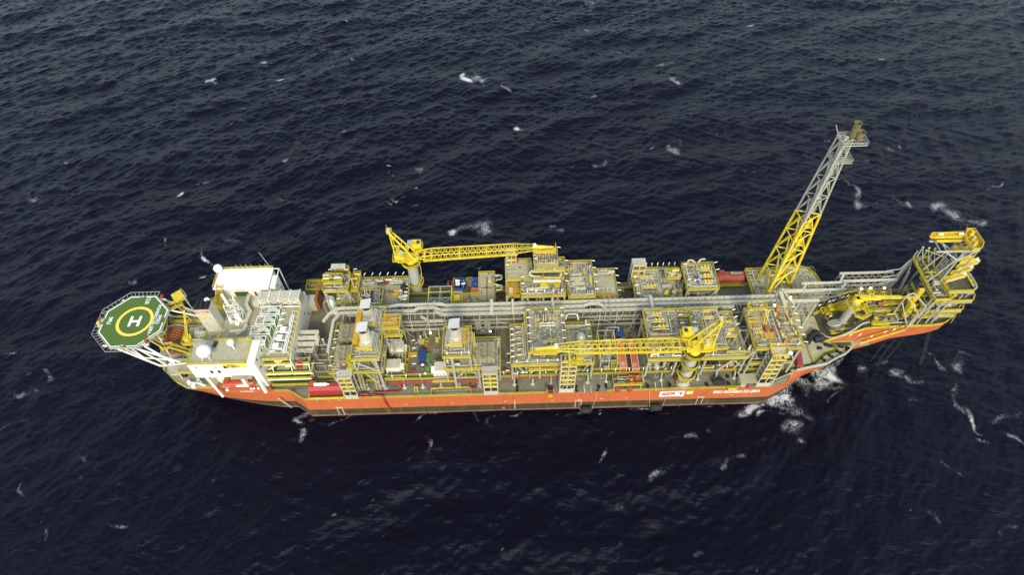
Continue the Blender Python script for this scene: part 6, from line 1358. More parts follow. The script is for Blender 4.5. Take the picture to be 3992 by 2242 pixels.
# ------------------------------------------------------------------ cranes
def lattice(m, A, B, n, rad=.16, brad=.085, cap=True):
    """A, B lists of corner points of the two end frames; members between them"""
    k = len(A); P = lambda i, t: Vector(A[i % k]).lerp(Vector(B[i % k]), t)
    for i in range(k): m.tube(P(i, 0), P(i, 1), rad, n=6)
    for s in range(n):
        for i in range(k):
            a, b = (s / n, (s + .5) / n); m.tube(P(i, s / n), P(i + 1, (s + .5) / n), brad, n=5); m.tube(P(i + 1, (s + .5) / n), P(i, (s + 1) / n), brad, n=5)
    return m
def crane(cx, cy, dirx, label, zb, rise, ybias, yaw=0.0, stairs=True, reach=53.5):
    t = thing('pedestal_crane', label, 'crane', (cx, cy, zb)); d = dirx
    m = MB(); m.lathe((cx, cy, 0), [(3.0, zb), (2.3, zb + 1.0), (2.15, zb + 3.5), (1.95, 26), (2.0, 31.5), (2.5, 32.8)], 28); sphere_smooth(m.build('pedestal', 'cowl', t))
    m = MB(); m.torus((cx, cy, zb + 4.2), 2.2, .16, 28, 6); m.build('pedestal_ring', 'cream', t)
    for z, r in ((19.0, 3.3), (25.5, 3.0)) if stairs else ((20.5, 3.2),):
        m = MB(); m.lathe((cx, cy, z), [(r, -.12), (r, 0), (2.1, .01)], 24); m.build('ring_platform', 'deck_dark', t)
        m = MB(); pts = [(cx + r * math.cos(R(a)), cy + r * math.sin(R(a)), z) for a in range(0, 361, 20)]; m.rail(pts, t=.13, kick=.3, step=1.2); m.build('ring_railing', 'yellow_bright', t)
    for k, (z0, z1, a0) in enumerate(((19, 25.5, 160), (25.5, 32.6, 150), (14.5, 19, 200)) if stairs else ((20.5, 31.5, -60),)):
        m = MB(); m2 = MB(); n = 16
        for i in range(n):
            a = R(a0 + i * 130 / n); a2 = R(a0 + (i + 1) * 130 / n); z = z0 + (z1 - z0) * i / n
            m.beam((cx + 2.1 * math.cos(a), cy + 2.1 * math.sin(a), z), (cx + 3.0 * math.cos(a), cy + 3.0 * math.sin(a), z), .26, .06)
            for dz in (.2, 1.1): m2.beam((cx + 3.0 * math.cos(a), cy + 3.0 * math.sin(a), z + dz), (cx + 3.0 * math.cos(a2), cy + 3.0 * math.sin(a2), z + dz + (z1 - z0) / n), .12, .2 if dz < 1 else .12)
            m2.beam((cx + 3.0 * math.cos(a), cy + 3.0 * math.sin(a), z), (cx + 3.0 * math.cos(a), cy + 3.0 * math.sin(a), z + 1.1), .08)
        m.build('spiral_tread', 'deck_dark', t); m2.build('spiral_railing', 'yellow_bright', t)
    z = 33.0
    m = MB(); m.lathe((cx, cy, z), [(3.7, -.15), (3.7, 0), (2.2, .01)], 28); m.build('slew_platform', 'deck_dark', t)
    m = MB(); m.rail([(cx + 3.7 * math.cos(R(a)), cy + 3.7 * math.sin(R(a)), z) for a in range(0, 361, 15)], t=.13, kick=.35, step=1.2); m.build('slew_railing', 'yellow_bright', t)
    m = MB(); m.lathe((cx, cy, z), [(1.9, 0), (2.0, .9), (1.7, 1.0), (1.7, 1.9)], 24); m.build('slew_ring', 'yellow_bright', t)
    X = lambda u, v, zz: (cx + d * (u * math.cos(yaw)) - 0 * v, cy + ybias + v + u * math.sin(yaw), zz)
    m = MB(); m.prism([X(3.2, -2.1, 0)[:2], X(3.2, 2.1, 0)[:2], X(-4.6, 2.3, 0)[:2], X(-4.6, -2.3, 0)[:2]], 34.8, 35.6); m.build('turntable', 'yellow_bright', t)
    m = MB(); m.prism([X(-1.8, -2.2, 0)[:2], X(-1.8, .4, 0)[:2], X(-5.4, .4, 0)[:2], X(-5.4, -2.2, 0)[:2]], 35.6, 38.4); m.build('machinery_house', 'yellow_bright', t)
    m = MB(); m.prism([X(.6, 2.6, 0)[:2], X(.6, 5.2, 0)[:2], X(4.2, 5.2, 0)[:2], X(4.2, 2.6, 0)[:2]], 36.6, 39.4); m.build('operator_cab', 'yellow_bright', t)
    m = MB(); m.prism([X(2.6, 3.1, 0)[:2], X(2.6, 4.6, 0)[:2], X(3.8, 4.6, 0)[:2], X(3.8, 3.1, 0)[:2]], 39.38, 39.46); m.build('cab_roof_window', 'glass', t)
    m = MB(); m.prism([X(1.0, 3.0, 0)[:2], X(1.0, 4.6, 0)[:2], X(-.8, 4.6, 0)[:2], X(-.8, 3.0, 0)[:2]], 38.0, 39.8); m.build('air_conditioner', 'cowl', t)
    for u, v in ((-3.0, -.9), (-4.2, .9), (-1.0, 1.4)):
        m = MB(); m.tube(X(u, v - .9, 38.9), X(u, v + .9, 38.9), .75, n=14); m.build('winch_drum', 'yellow' if u != -3.0 else 'cream', t)
    pk = X(-5.8, .9, 48.6)
    for v in (-1.9, 2.0):
        MB().tube(X(2.2, v, 35.6), (pk[0], pk[1] + v * .35, pk[2]), .33, n=10).build('gantry_leg', 'yellow_bright', t)
        MB().tube(X(-4.8, v, 35.6), (pk[0], pk[1] + v * .35, pk[2]), .24, n=8).build('gantry_back_leg', 'yellow_bright', t)
    m = MB()
    for s in (.3, .55, .78): a = Vector(X(2.2, -1.9, 35.6)).lerp(Vector((pk[0], pk[1] - .66, pk[2])), s); b = Vector(X(2.2, 2.0, 35.6)).lerp(Vector((pk[0], pk[1] + .7, pk[2])), s); c = Vector(X(-4.8, -1.9, 35.6)).lerp(Vector((pk[0], pk[1] - .66, pk[2])), s); m.tube(a, b, .16); m.tube(a, c, .12)
    m.build('gantry_tie', 'yellow_bright', t)
    m = MB(); a = X(-1.8, 2.6, 37.6); 
    for (u0, v0, u1, v1, zz) in ((-6.0, -2.6, -1.6, -2.6, 35.7), (-6.0, 2.8, .4, 2.8, 37.4), (-6.2, -2.6, -6.2, 2.8, 35.7), (.6, 2.4, 4.6, 2.4, 36.4), (4.6, 2.4, 4.6, 5.4, 36.4), (-1, 5.4, 4.6, 5.4, 36.4)): m.rail([X(u0, v0, zz), X(u1, v1, zz)])
    m.build('service_walkway', 'yellow_bright', t); m = MB(); m.rail([(pk[0] - .9, pk[1] - .9, pk[2] - .3), (pk[0] + .9, pk[1] - .9, pk[2] - .3), (pk[0] + .9, pk[1] + .9, pk[2] - .3), (pk[0] - .9, pk[1] + .9, pk[2] - .3)], close=True); m.box(pk[0] - .9, pk[1] - .9, pk[2] - .45, pk[0] + .9, pk[1] + .9, pk[2] - .3); m.build('peak_platform', 'yellow_bright', t)
    for v in (-.5, .1, .7): MB().tube((pk[0] - .2, pk[1] + v - .15, pk[2] + .3), (pk[0] - .2, pk[1] + v + .15, pk[2] + .3), .5, n=12).build('sheave', 'white', t)
    MB().tube(pk, (pk[0] - d * .6, pk[1], pk[2] + 3.4), .06).build('mast_aerial', 'cream', t)
    # boom
    L = reach; zf = lambda u: 36.6 + rise * (u - 2.5) / L
    def sec(u, w, h): zc = zf(u); return [X(u, -w / 2, zc + h / 2), X(u, w / 2, zc + h / 2), X(u, w / 2, zc - h / 2), X(u, -w / 2, zc - h / 2)]
    cuts = [(2.6, 3.2, .7, 2), (8.0, 3.5, 2.5, 5), (18.5, 3.3, 2.5, 5), (28.5, 3.1, 2.4, 5), (38.5, 3.0, 2.4, 4), (47.0, 1.7, 1.3, 2)]
    for i in range(5):
        a, b = cuts[i], cuts[i + 1]; m = MB(); lattice(m, sec(a[0], a[1], a[2]), sec(b[0], b[1], b[2]), a[3], .17, .085)
        s_ = sec(b[0], b[1], b[2])
        for j in range(4): m.tube(s_[j], s_[(j + 1) % 4], .14, n=6)
        m.build('boom_section', 'yellow_bright', t)
    m = MB(); m.tube(X(5.5, -1.5, zf(5.5) + .2), X(5.5, 1.5, zf(5.5) + .2), .42, n=10); m.tube(X(2.4, -1.9, zf(2.4)), X(2.4, 1.9, zf(2.4)), .35, n=10); m.build('boom_foot', 'yellow_bright', t)
    m = MB(); m.tube(X(46.0, 0, zf(46) + .4), X(L - .4, -.2, zf(L) - .3), .75, .42, n=14); m.build('boom_nose', 'yellow_bright', t)
    for v in (-.5, .3): MB().tube(X(46.2, v - .2, zf(46) + 1.2), X(46.2, v + .2, zf(46) + 1.2), .62, n=12).build('sheave', 'white', t)
    m = MB(); m.rail([X(46, -2.0, zf(46) - .9), X(L + .5, -2.0, zf(L) - 1.2), X(L + .5, 1.6, zf(L) - 1.0)], t=.14, kick=.3); m.rail([X(46, -1.0, zf(46) - .9), X(L, -1.0, zf(L) - 1.0)], t=.12); m.prism([X(46, -2.0, 0)[:2], X(46, -1.0, 0)[:2], X(L + .5, -1.0, 0)[:2], X(L + .5, -2.0, 0)[:2]], zf(50) - 1.25, zf(50) - 1.12); m.build('nose_walkway', 'yellow_bright', t)
    m = MB(); a = X(5, -2.1, zf(5) - 1.4); b = X(40, -1.8, zf(40) - 1.3); m.beam(a, b, .7, .1); m.beam((a[0], a[1] - .35, a[2] + 1.0), (b[0], b[1] - .35, b[2] + 1.0), .1); m.beam((a[0], a[1] - .35, a[2] + .5), (b[0], b[1] - .35, b[2] + .5), .08); m.build('boom_walkway', 'yellow_bright', t)
    hk = X(L - .2, -.2, zf(L) - 2.2); MB().lathe(hk, [(.1, 0), (.4, .2), (.45, .9), (.15, 1.2), (.03, 1.9)], 8).build('hook_block', 'cream', t)
    m = MB()
    for v in (-.7, -.2, .5): m.tube((pk[0], pk[1] + v, pk[2] + .5), X(46.3, v * .8, zf(46) + 1.6), .045, n=5)
    m.build('hoist_rope', 'chain', t)
    return t
crane(60.3, 113.1, -1, 'near yellow pedestal crane with spiral stairs and lattice boom pointing aft', 12.2, .4, .6, 0.0)
crane(-37.4, 156.2, 1, 'far yellow pedestal crane with lattice boom pointing to the bow', 6, 3.2, .1, R(-.4), stairs=False)

# ------------------------------------------------------------------ flare tower
FT = thing('flare_tower', 'tall triangular lattice flare tower, yellow below and grey above', 'flare tower', (99, 148, 20))
B0 = [Vector((95.4, 142.8, 21)), Vector((94.9, 152.2, 21)), Vector((106.4, 149.0, 21))]; T0 = [Vector((98.3, 145.9, 92)), Vector((97.9, 149.9, 92)), Vector((101.9, 148.2, 92))]
FP_ = lambda i, z: B0[i % 3].lerp(T0[i % 3], (z - 21) / 71)
for mt, za, zb_ in (('yellow_bright', 21, 60), ('steel', 60, 92)):
    for i in range(3): MB().tube(FP_(i, za), FP_(i, zb_), .52 if za < 30 else .34, .42 if za < 30 else .28, n=12).build('leg', mt, FT)
zs = [21, 31, 41, 51, 60, 68.5, 76.5, 84.5, 92]
for k in range(len(zs) - 1):
    m = MB()
    for i in range(3):
        a, b = FP_(i, zs[k]), FP_(i + 1, zs[k]); c, d_ = FP_(i, zs[k + 1]), FP_(i + 1, zs[k + 1]); mid = (c + d_) / 2; r = .30 if k < 4 else .19
        m.tube(c, d_, r * .8, n=7); m.tube(a, mid, r, n=7); m.tube(b, mid, r, n=7)
    m.build('bracing', 'yellow_bright' if k < 4 else 'steel', FT)
for i, (dx, dy, r) in enumerate(((0, 0, .42), (.9, .4, .3), (-.4, .8, .25))): MB().tube((98.8 + dx, 147.6 + dy, 21), (99.4 + dx * .6, 148.0 + dy * .6, 93), r, n=10).build('flare_riser', 'steel', FT)
for z in (29, 39, 46, 55):
    c = (FP_(0, z) + FP_(1, z) + FP_(2, z)) / 3; c += (FP_(2, z) - c) * .35; m = MB(); m.box(c.x - 1.5, c.y - 1.2, z - .1, c.x + 1.2, c.y + 1.1, z); m.rail([(c.x - 1.5, c.y - 1.2, z), (c.x + 1.2, c.y - 1.2, z), (c.x + 1.2, c.y + 1.1, z), (c.x - 1.5, c.y + 1.1, z)], close=True, t=.09)
    m.ladder((c.x - 1, c.y, z), (c.x + 1, c.y, z + 5)); m.build('ladder_platform', 'yellow_bright', FT)
for z in (63, 68.5, 74, 79): c = (FP_(0, z) + FP_(1, z) + FP_(2, z)) / 3; m = MB(); m.box(c.x - .3, c.y - .9, z - .1, c.x + 1.6, c.y + .9, z); m.rail([(c.x - .3, c.y - .9, z), (c.x + 1.6, c.y - .9, z), (c.x + 1.6, c.y + .9, z)], t=.07, kick=.1); m.ladder((c.x + 1, c.y, z), (c.x + 1, c.y, z + 5.5)); m.build('ladder_platform', 'steel', FT)
for z, x0, x1, y0, y1 in ((85, 97.4, 103.4, 145.4, 149.2), (92, 97.6, 105.0, 145.0, 150.2)):
    m = MB(); n = 8
    for i in range(n + 1): x = x0 + (x1 - x0) * i / n; m.beam((x, y0, z), (x, y1, z), .12)
    for i in range(5): y = y0 + (y1 - y0) * i / 4; m.beam((x0, y, z), (x1, y, z), .16)
    m.rail([(x0, y0, z), (x1, y0, z), (x1, y1, z), (x0, y1, z)], close=True, t=.1, kick=.2); m.build('service_platform', 'steel', FT)
for x, y, h in ((101.4, 148.6, 7.6), (103.0, 147.6, 5.2)):
    m = MB(); m.lathe((x, y, 91), [(.5, 0), (.6, 1.6), (1.0, 2.0), (1.05, h - 1.3), (1.2, h - 1), (1.0, h - .98), (.9, h - 2)], 16); m.build('flare_tip', 'rusty', FT)
MB().beam((97.5, 149.5, 93), (96.3, 150.6, 95.5), .2).build('davit', 'steel', FT)

# ------------------------------------------------------------------ bow structure
BW = thing('bow_mooring_structure', 'long orange sided mooring arm with yellow railed decks projecting over the bow', 'mooring structure', (135, 134.5, 16))
hw = 8.4
def ztop(x): return 16 + min(1, max(0, (x - 114) / 13)) * 8
def zbot(x): return float(np.interp(x, [113, 125, 132, 137, 146, 157], [15.9, 9, 12, 16.3, 18.2, 21.4]))
def hwx(x): return float(np.interp(x, [113, 120, 150, 154, 159], [8.6, 8.5, 8.2, 7.6, 4.6]))
xs_ = [114, 118, 122, 126, 130, 134, 138, 142, 146, 150, 154, 157, 159]
m = MB(); vs = []; fs = []
for sgn in (-1, 1):
    b0 = len(vs); vs += [(x, CY + sgn * hwx(x), ztop(x)) for x in xs_] + [(x, CY + sgn * (hwx(x) - .4), zbot(x)) for x in xs_]; n = len(xs_)
    fs += [((b0 + n + i, b0 + n + i + 1, b0 + i + 1, b0 + i) if sgn < 0 else (b0 + i, b0 + i + 1, b0 + n + i + 1, b0 + n + i)) for i in range(n - 1)]
n = len(xs_); fs += [(n + i, 3 * n + i, 3 * n + i + 1, n + i + 1) for i in range(n - 1)]; fs.append((n - 1, 2 * n - 1, 4 * n - 1, 3 * n - 1))
m.add(vs, fs); m.build('side_plating', 'hull_orange', BW)
m = MB(); m.add([(x, CY - hwx(x) + .05, ztop(x) - .05) for x in xs_] + [(x, CY + hwx(x) - .05, ztop(x) - .05) for x in xs_], [(i, i + 1, n + i + 1, n + i) for i in range(n - 1)]); m.build('deck', 'deck_dark', BW)
m = MB()
for s in (-1, 1): m.rail([(x, CY + s * (hwx(x) - .1), ztop(x)) for x in xs_], t=.14, kick=.4)
m.rail([(157, CY - 6.9, 24), (159.8, CY - 4, 24), (159.8, CY + 4, 24), (157, CY + 6.9, 24)], t=.14, kick=.4)
m.rail([t8(560, 860, 16.5), t8(790, 740, 18), t8(900, 700, 20), t8(1340, 560, 24), (140, 141.0, 24)], t=.14, kick=.3); m.rail([t8(585, 880, 16.5), t8(800, 765, 18), t8(930, 735, 20), t8(1280, 620, 24)], t=.12, kick=.3)
m.build('railing', 'yellow_bright', BW)
m = MB(); m.path([t8(740, 1235, 16.8), t8(830, 1310, 17.4), t8(960, 1330, 18.2), t8(1150, 1280, 20.4), t8(1380, 1180, 23), t8(1560, 1040, 25), t8(1700, 1010, 25)], .3, n=8, bend=2); m.build('coaming_pipe', 'steel', BW)
m = MB(); m.ladder(tM(390, 1225, 18), tM(830, 1085, 25.2), 1.3, .8); m.build('side_ladder', 'rust_brown', BW)
m = MB(); a = tM(380, 1232, 17.6); b = tM(835, 1095, 24.8); m.beam((a[0], a[1] - .8, a[2] + .6), (b[0], b[1] - .8, b[2] + .6), .12, .5); m.beam((a[0], a[1] + .8, a[2] + .9), (b[0], b[1] + .8, b[2] + .9), .14); m.beam((a[0], a[1] - .8, a[2] + 1.2), (b[0], b[1] - .8, b[2] + 1.2), .12); m.build('ladder_railing', 'yellow_bright', BW)
m = MB(); p = tM(320, 1238, 16.2); q = tM(475, 1238, 16.4); m.box(123.6, 124.3, 15.9, 130.0, 125.9, 16.1); m.build('side_walkway', 'deck_grey', BW)
# machinery on the arm
clutter(BW, (124, 128.5, 21.8, 142, 134, 24.2), 14, 201, mats=('steel_dark', 'steel', 'yellow', 'deck_dark')); clutter(BW, (116, 129, 17, 124, 139, 19.5), 8, 202, mats=('steel_dark', 'yellow', 'steel_dark', 'cream'))
clutter(BW, (128, 135, 23.9, 143, 141, 26), 10, 203, mats=('steel_dark', 'yellow', 'steel', 'cream'))
clutter(BW, (146, 129, 24, 156, 140, 30), 10, 204, mats=('steel_dark', 'yellow', 'steel', 'deck_dark')); clutter(BW, (146, 130, 31, 156, 139, 36), 7, 205, mats=('steel_dark', 'yellow', 'steel', 'cream'))
for s_, (bx, nn) in enumerate((((123, 128, 20.5, 131, 133, 22.5), 6), ((130, 128, 24, 143, 134, 27), 12), ((127, 134, 23.9, 143, 141, 27), 12), ((143, 129, 24, 147, 141, 31), 8), ((146, 129.5, 27, 157, 140, 29), 9), ((147, 130.5, 29.4, 158, 140, 32.4), 9), ((148, 132, 33.2, 159, 141, 35.4), 8), ((144.6, 129, 38.1, 149.4, 146, 39.2), 6))):
    clutter(BW, bx, nn, 300 + s_, mats=('steel_dark', 'yellow', 'steel', 'weathered'))
for i in range(5):
    z_ = 21 + i * 3.2; MB().path([(136, 143.2 + .3 * i, z_), (141.5, 144.0 + .3 * i, z_), (144.5, 146.8, z_ + 3.5), (144.6, 146.8, z_ + 8)], .2, n=6).build('riser_pipe', 'steel', BW)
for i in range(6):
    x_ = 141.6 + i * .55; MB().beam((x_, 138.5 + i * .9, 24.2), (x_, 141 + i * .9, 36.5), .22).build('pipe_riser', 'steel' if i % 2 else 'steel_dark', BW)
for i, (x0_, y0_, x1_, y1_, z_) in enumerate(((128, 127.2, 134, 127.2, 25.2), (128, 132.6, 141, 132.8, 25.4), (134.6, 135.0, 142, 135.2, 26.2), (124, 138, 130, 140.6, 24.6), (142, 128.2, 147, 128.2, 27.4))):
    m = MB(); m.beam((x0_, y0_, z_), (x1_, y1_, z_), 1.1, .1); m.rail([(x0_, y0_ - .55, z_), (x1_, y1_ - .55, z_)], t=.14, kick=.4); m.rail([(x0_, y0_ + .55, z_), (x1_, y1_ + .55, z_)], t=.12, kick=.3); m.build('catwalk', 'yellow', BW)
def yring(cx, cy, z, r, sides=8, t=BW, w=1.1):
    m = MB(); P = [(cx + r * math.cos(2 * PI * (i + .5) / sides), cy + r * math.sin(2 * PI * (i + .5) / sides)) for i in range(sides)]; Qn = [(cx + (r - w) * math.cos(2 * PI * (i + .5) / sides), cy + (r - w) * math.sin(2 * PI * (i + .5) / sides)) for i in range(sides)]
    for i in range(sides): m.prism([P[i], P[(i + 1) % sides], Qn[(i + 1) % sides], Qn[i]], z - .12, z)
    m.rail([(x, y, z) for x, y in P], close=True, t=.12, kick=.35, step=1.3); m.rail([(x, y, z) for x, y in Qn], close=True, t=.08, kick=.1, step=1.5); m.build('ring_walkway', 'yellow', t)
yring(*tM(400, 930, 26.5)[:2], 26.5, 3.1, 6)
for q, z in (((820, 800), 18.5), ((900, 820), 19), ((1180, 740), 22), ((980, 740), 21), ((1200, 1130), 20), ((1010, 1210), 18.5)):
    p = t8(q[0], q[1], z); m = MB(); m.rail([(p[0] - 2, p[1] - 1, z), (p[0] + 2, p[1] - 1, z), (p[0] + 2, p[1] + 1.2, z), (p[0] - 2, p[1] + 1.2, z)], close=True, t=.14, kick=.35); m.box(p[0] - 2, p[1] - 1, z - .1, p[0] + 2, p[1] + 1.2, z); m.build('work_platform', 'yellow', BW)
for i, q in enumerate(((1650, 790), (1680, 860), (1790, 950), (1840, 1040))): p = t8(*q, 24.6); MB().tube(p, (p[0] + 14, p[1] + .2, p[2]), .28, n=8).build('deck_pipe', 'steel', BW)
m = MB()
for i in range(9): m.tube((142 + i * 1.0, 127.0, 24.6), (142 + i * 1.0, 131, 24.6), .35, n=8)
m.build('roller_bank', 'steel_dark', BW)
t = thing('white_winch_wheel', 'large tilted white wheel of a winch on the bow deck', 'winch', (114.9, 128.4, 19))
m = MB(); c = Vector(tM(140, 1030, 21)); ax = Vector((-.3, .5, .8)).normalized(); m.tube(c - ax * .15, c + ax * .15, 2.5, n=32); m.build('wheel_face', 'cream', t); m = MB(); m.tube(c - ax * 1.3, c - ax * .22, 2.5, n=28); m.build('drum', 'steel_dark', t); m = MB(); m.tube(c - ax * 1.6, c - ax * 1.3, 3.1, n=32); m.build('rear_flange', 'weathered', t)
MB().box(c.x - 2, c.y - 1, 17, c.x + 2, c.y + 1.8, 18.6).build('base', 'steel_dark', t)
# bow crane
t = thing('bow_crane', 'yellow knuckle crane with smooth box boom on the bow deck', 'crane', (121, 132, 22))
MB().tube((120.6, 131.6, 20), (120.9, 131.6, 33.0), 1.35, n=20).build('pedestal', 'steel', t); yring(120.9, 131.6, 31.5, 3.0, 8, t)
m = MB(); m.lathe((120.9, 131.6, 33), [(1.5, 0), (1.5, 1.2), (.9, 2.0)], 16); m.cbox((121.8, 132.4, 33), (3, 2.2, 2.0)); m.build('slew_head', 'yellow_bright', t)
a = Vector((121.5, 132.3, 34.8)); b = Vector(bA(900, 960, 36)); c2 = Vector(bA(1500, 960, 34.5)); d2 = Vector(bC(700, 480, 33))
MB().beam(a, b, 1.1, 1.2).build('boom_root', 'yellow_bright', t); MB().beam(b, c2, .95, 1.0).build('main_boom', 'yellow_bright', t); MB().beam(c2, d2, .7, .7).build('outer_boom', 'yellow_bright', t); MB().tube(a - Vector((-1, .5, 1.2)), (b + c2) / 2 - Vector((2, .3, .7)), .28).build('luffing_cylinder', 'yellow_bright', t)
yring(b.x - 1.2, b.y + 1.4, 36.4, 1.3, 6, t, .4)
p = bA(1060, 1130, 26); t = thing('orange_flag_panel', 'orange panel resting on a yellow railing of the bow deck', 'panel', p); MB().beam((p[0] - 1.2, p[1], 25.9), (p[0] + 1.4, p[1], 26.3), .9, 1.6).build('panel_sheet', 'orange', t)
# forward tower
TW = thing('turret_tower', 'multi level yellow railed steel tower above the mooring arm', 'tower', (151, 134.5, 24))
m = MB(); m.box(144.2, 127.4, 37.7, 149.8, 146.4, 38.0); m.build('top_deck', 'deck_dark', TW)
for i in range(5): MB().beam((144.6, 129.5 + i * 3.6, 38.05), (149.4, 129.5 + i * 3.6, 38.05), .3, .1).build('deck_girder', 'steel', TW)
m = MB(); m.rail([(144.2, 127.4, 38), (149.8, 127.4, 38), (149.8, 131.0, 38)], t=.14, kick=.5); m.rail([(144.2, 127.4, 38), (144.2, 146.4, 38), (149.8, 146.4, 38), (149.8, 131, 38)], t=.14, kick=.5); m.rail([(146.9, 133.5, 38), (146.9, 146, 38)], t=.12, kick=.4); m.build('railing', 'yellow_bright', TW)
LV = [(144.6, 128.6, 157.0, 27.0), (145.8, 128.9, 158.6, 29.3), (147.2, 130.2, 161.0, 33.0), (152.4, 132.6, 161.4, 35.6), (156, 131.6, 159.8, 31.2)]
for x0, y0, x1, z in LV:
    m = MB(); m.box(x0, y0, z - .2, x1, 141.5, z); m.build('level_deck', 'deck_dark', TW)
    m = MB(); m.rail([(x0, 141.5, z), (x0, y0, z), (x1, y0, z), (x1 + 1.4, y0 + 2.2, z), (x1 + 1.4, 140, z)], t=.16, kick=.55, h=1.25); m.build('level_railing', 'yellow', TW)
    m = MB(); m.beam((x0, y0 - .15, z - .35), (x1, y0 - .15, z - .35), .3, .4); m.build('level_beam', 'steel', TW)
for x, y, z1 in ((140.2, 125.8, 33), (141.9, 126.6, 36), (144.4, 127.3, 38), (147.6, 127.5, 37.8), (149.6, 127.5, 37.8), (144.4, 146.2, 38), (149.6, 146.2, 38), (156.6, 131.2, 35.8), (161.6, 133.2, 37.6), (161.6, 141, 37.6), (156, 142, 36)):
    MB().tube((x, y, 24), (x, y, z1), .3, n=8).build('column', 'steel', TW)
MB().tube((144.4, 127.3, 37.8), (140.2, 125.8, 24.5), .22).build('raker', 'steel', TW)
for p, q in (((140.2, 125.8, 33), (136.8, 131, 37)), ((136.8, 131, 37), (136.8, 131, 25)), ((136.8, 131, 37), (138.6, 131, 38)), ((138.6, 131, 38), (141.9, 126.6, 36)), ((140.2, 125.8, 33), (140.2, 131, 25)), ((136.8, 131, 33), (140.2, 125.8, 25)), ((147.6, 127.5, 37), (150, 129, 27)), ((152.6, 132.5, 35), (149, 129, 27)), ((161.6, 133.2, 37.6), (156.6, 131.2, 27))):
    MB().tube(p, q, .22, n=8).build('brace', 'steel', TW)
m = MB()
for y in (133.2, 134.6): m.beam((160.6 + (y - 133.2) * .8, 133.2, 37.5), (160.6 + (y - 133.2) * .8, 143.5, 37.5), .25)
for i in range(5): m.beam((160.6, 134 + i * 2.2, 37.5), (161.8, 134 + i * 2.2, 37.5), .2)
m.build('forward_frame', 'steel', TW)
m = MB(); m.box(160.4, 134, 37.2, 160.8, 143, 37.8); m.build('cable_run', 'yellow_bright', TW)
for q, z0, z1 in (((142.6, 133.0), 26, 37.4), ((140.2, 129.6), 24.5, 33.0)):
    m = MB(); m.box(q[0] - .9, q[1] - .5, z0, q[0] + .9, q[1] + .5, z1); m.build('caisson', 'yellow_bright', TW)
m = MB(); m.rail([(140.2, 128.0, 31), (144.2, 128.0, 31), (144.2, 133, 31), (140.2, 133, 31)], close=True, t=.15, kick=.5); m.build('caisson_walkway', 'yellow_bright', TW)
p = bC(1550, 290, 33.4); 
for i in range(14): MB().tube((151.8 + i * .42, 136.2, 33.1), (151.8 + i * .42, 137.4, 33.4), .14, n=6).build('valve_stem', 'cream', TW)
# upper lattice
legs_ = [(149.6, 135.7), (149.6, 140.6)]
for x, y in legs_: MB().tube((x, y, 38), (x, y, 53.6), .34, n=10).build('mast_leg', 'steel', TW)
for x, y in ((145.0, 135.7), (145.0, 140.6)): MB().tube((x, y, 38), (149.6, y, 51), .26, n=8).build('mast_brace', 'steel', TW)
TT = 54.2
for y, x0, x1 in ((135.6, 140.0, 154.2), (140.3, 139.8, 151.8)):
    MB().tube((x0, y, TT), (x1, y, TT), .38, n=10).build('top_boom', 'steel', TW)
    MB().tube((143.0, y, TT), (149.6, y, 49.4), .3, n=8).build('mast_brace', 'steel', TW); MB().tube((149.6, y, 49.4), (153.8, y, TT), .26, n=8).build('mast_brace', 'steel', TW); MB().tube((149.6, y, 49.4), (151, y, TT), .2, n=8).build('mast_brace', 'steel', TW)
MB().tube((154, 135.6, TT), (154, 135.6, 42), .2).build('mast_leg', 'steel', TW)
for x in (141.6, 143.6, 149.6): MB().tube((x, 135.6, TT), (x, 140.3, TT), .2).build('cross_tie', 'steel', TW)
for i in range(5): MB().beam((149.6, 135.9 + i * .9, 39 + i * .2), (149.6, 135.9 + i * .9, 46), .22).build('guide_bar', 'lagging', TW)
for z in (41, 44, 47, 50): m = MB(); m.beam((149.6, 135.7, z), (149.6, 140.6, z + 1.5), .2); m.beam((149.6, 140.6, z - 1.4), (149.6, 135.7, z), .16); m.build('lattice_tie', 'steel', TW)
MB().box(149.9, 137.2, 46.6, 150.1, 138.6, 50.0).build('sign_panel', 'cowl', TW)
for i in range(3): # raking masts to the left
    MB().tube((145.2 + i * 1.6, 146.2 - i * .9, 38), (145.4 + i * 1.7, 146.6 - i * .7, 43.6 + i * .3), .24).build('davit_post', 'steel', TW); MB().sphere((145.4 + i * 1.7, 146.6 - i * .7, 43.9 + i * .3), .4, 8, 6).build('davit_head', 'cream', TW)
    MB().tube((145.4 + i * 1.7, 146.6 - i * .7, 43.6 + i * .3), (146.4 + i * 1.8, 143.6 - i * .5, 39), .17).build('davit_stay', 'steel', TW)
MB().tube((146.2, 145.9, 43.2), (151.2, 142.4, 43.4), .22).build('davit_beam', 'yellow_bright', TW)
for (u0, v0, u1, v1, z) in ((1380, 1130, 1880, 950, 45.0), (1250, 1270, 1730, 1110, 42.0), (1110, 1400, 1590, 1270, 39.4), (1440, 960, 1800, 900, 48.0), (1320, 680, 1760, 690, 52)):
    a, b = bB(u0, v0, z), bB(u1, v1, z); m = MB(); m.beam(a, b, 1.3, .15); 
    for s in (-.65, .65): m.rail([(a[0], a[1] + s, z), (b[0], b[1] + s, z)], t=.15, kick=.45)
    m.build('outrigger_walkway', 'yellow_bright', TW); MB().beam((a[0], a[1] - .7, z - .4), (b[0], b[1] - .7, z - .4), .3).build('outrigger_beam', 'cream', TW)
TP = 56.6
P_ = [bB(1720, 710, TP), bB(1940, 690, TP), bB(1985, 560, TP), bB(1770, 235, TP), bB(1600, 235, TP), bB(1545, 420, TP)]
m = MB(); m.prism([p[:2] for p in P_], TP - .3, TP); m.build('crown_deck', 'ochre', TW)
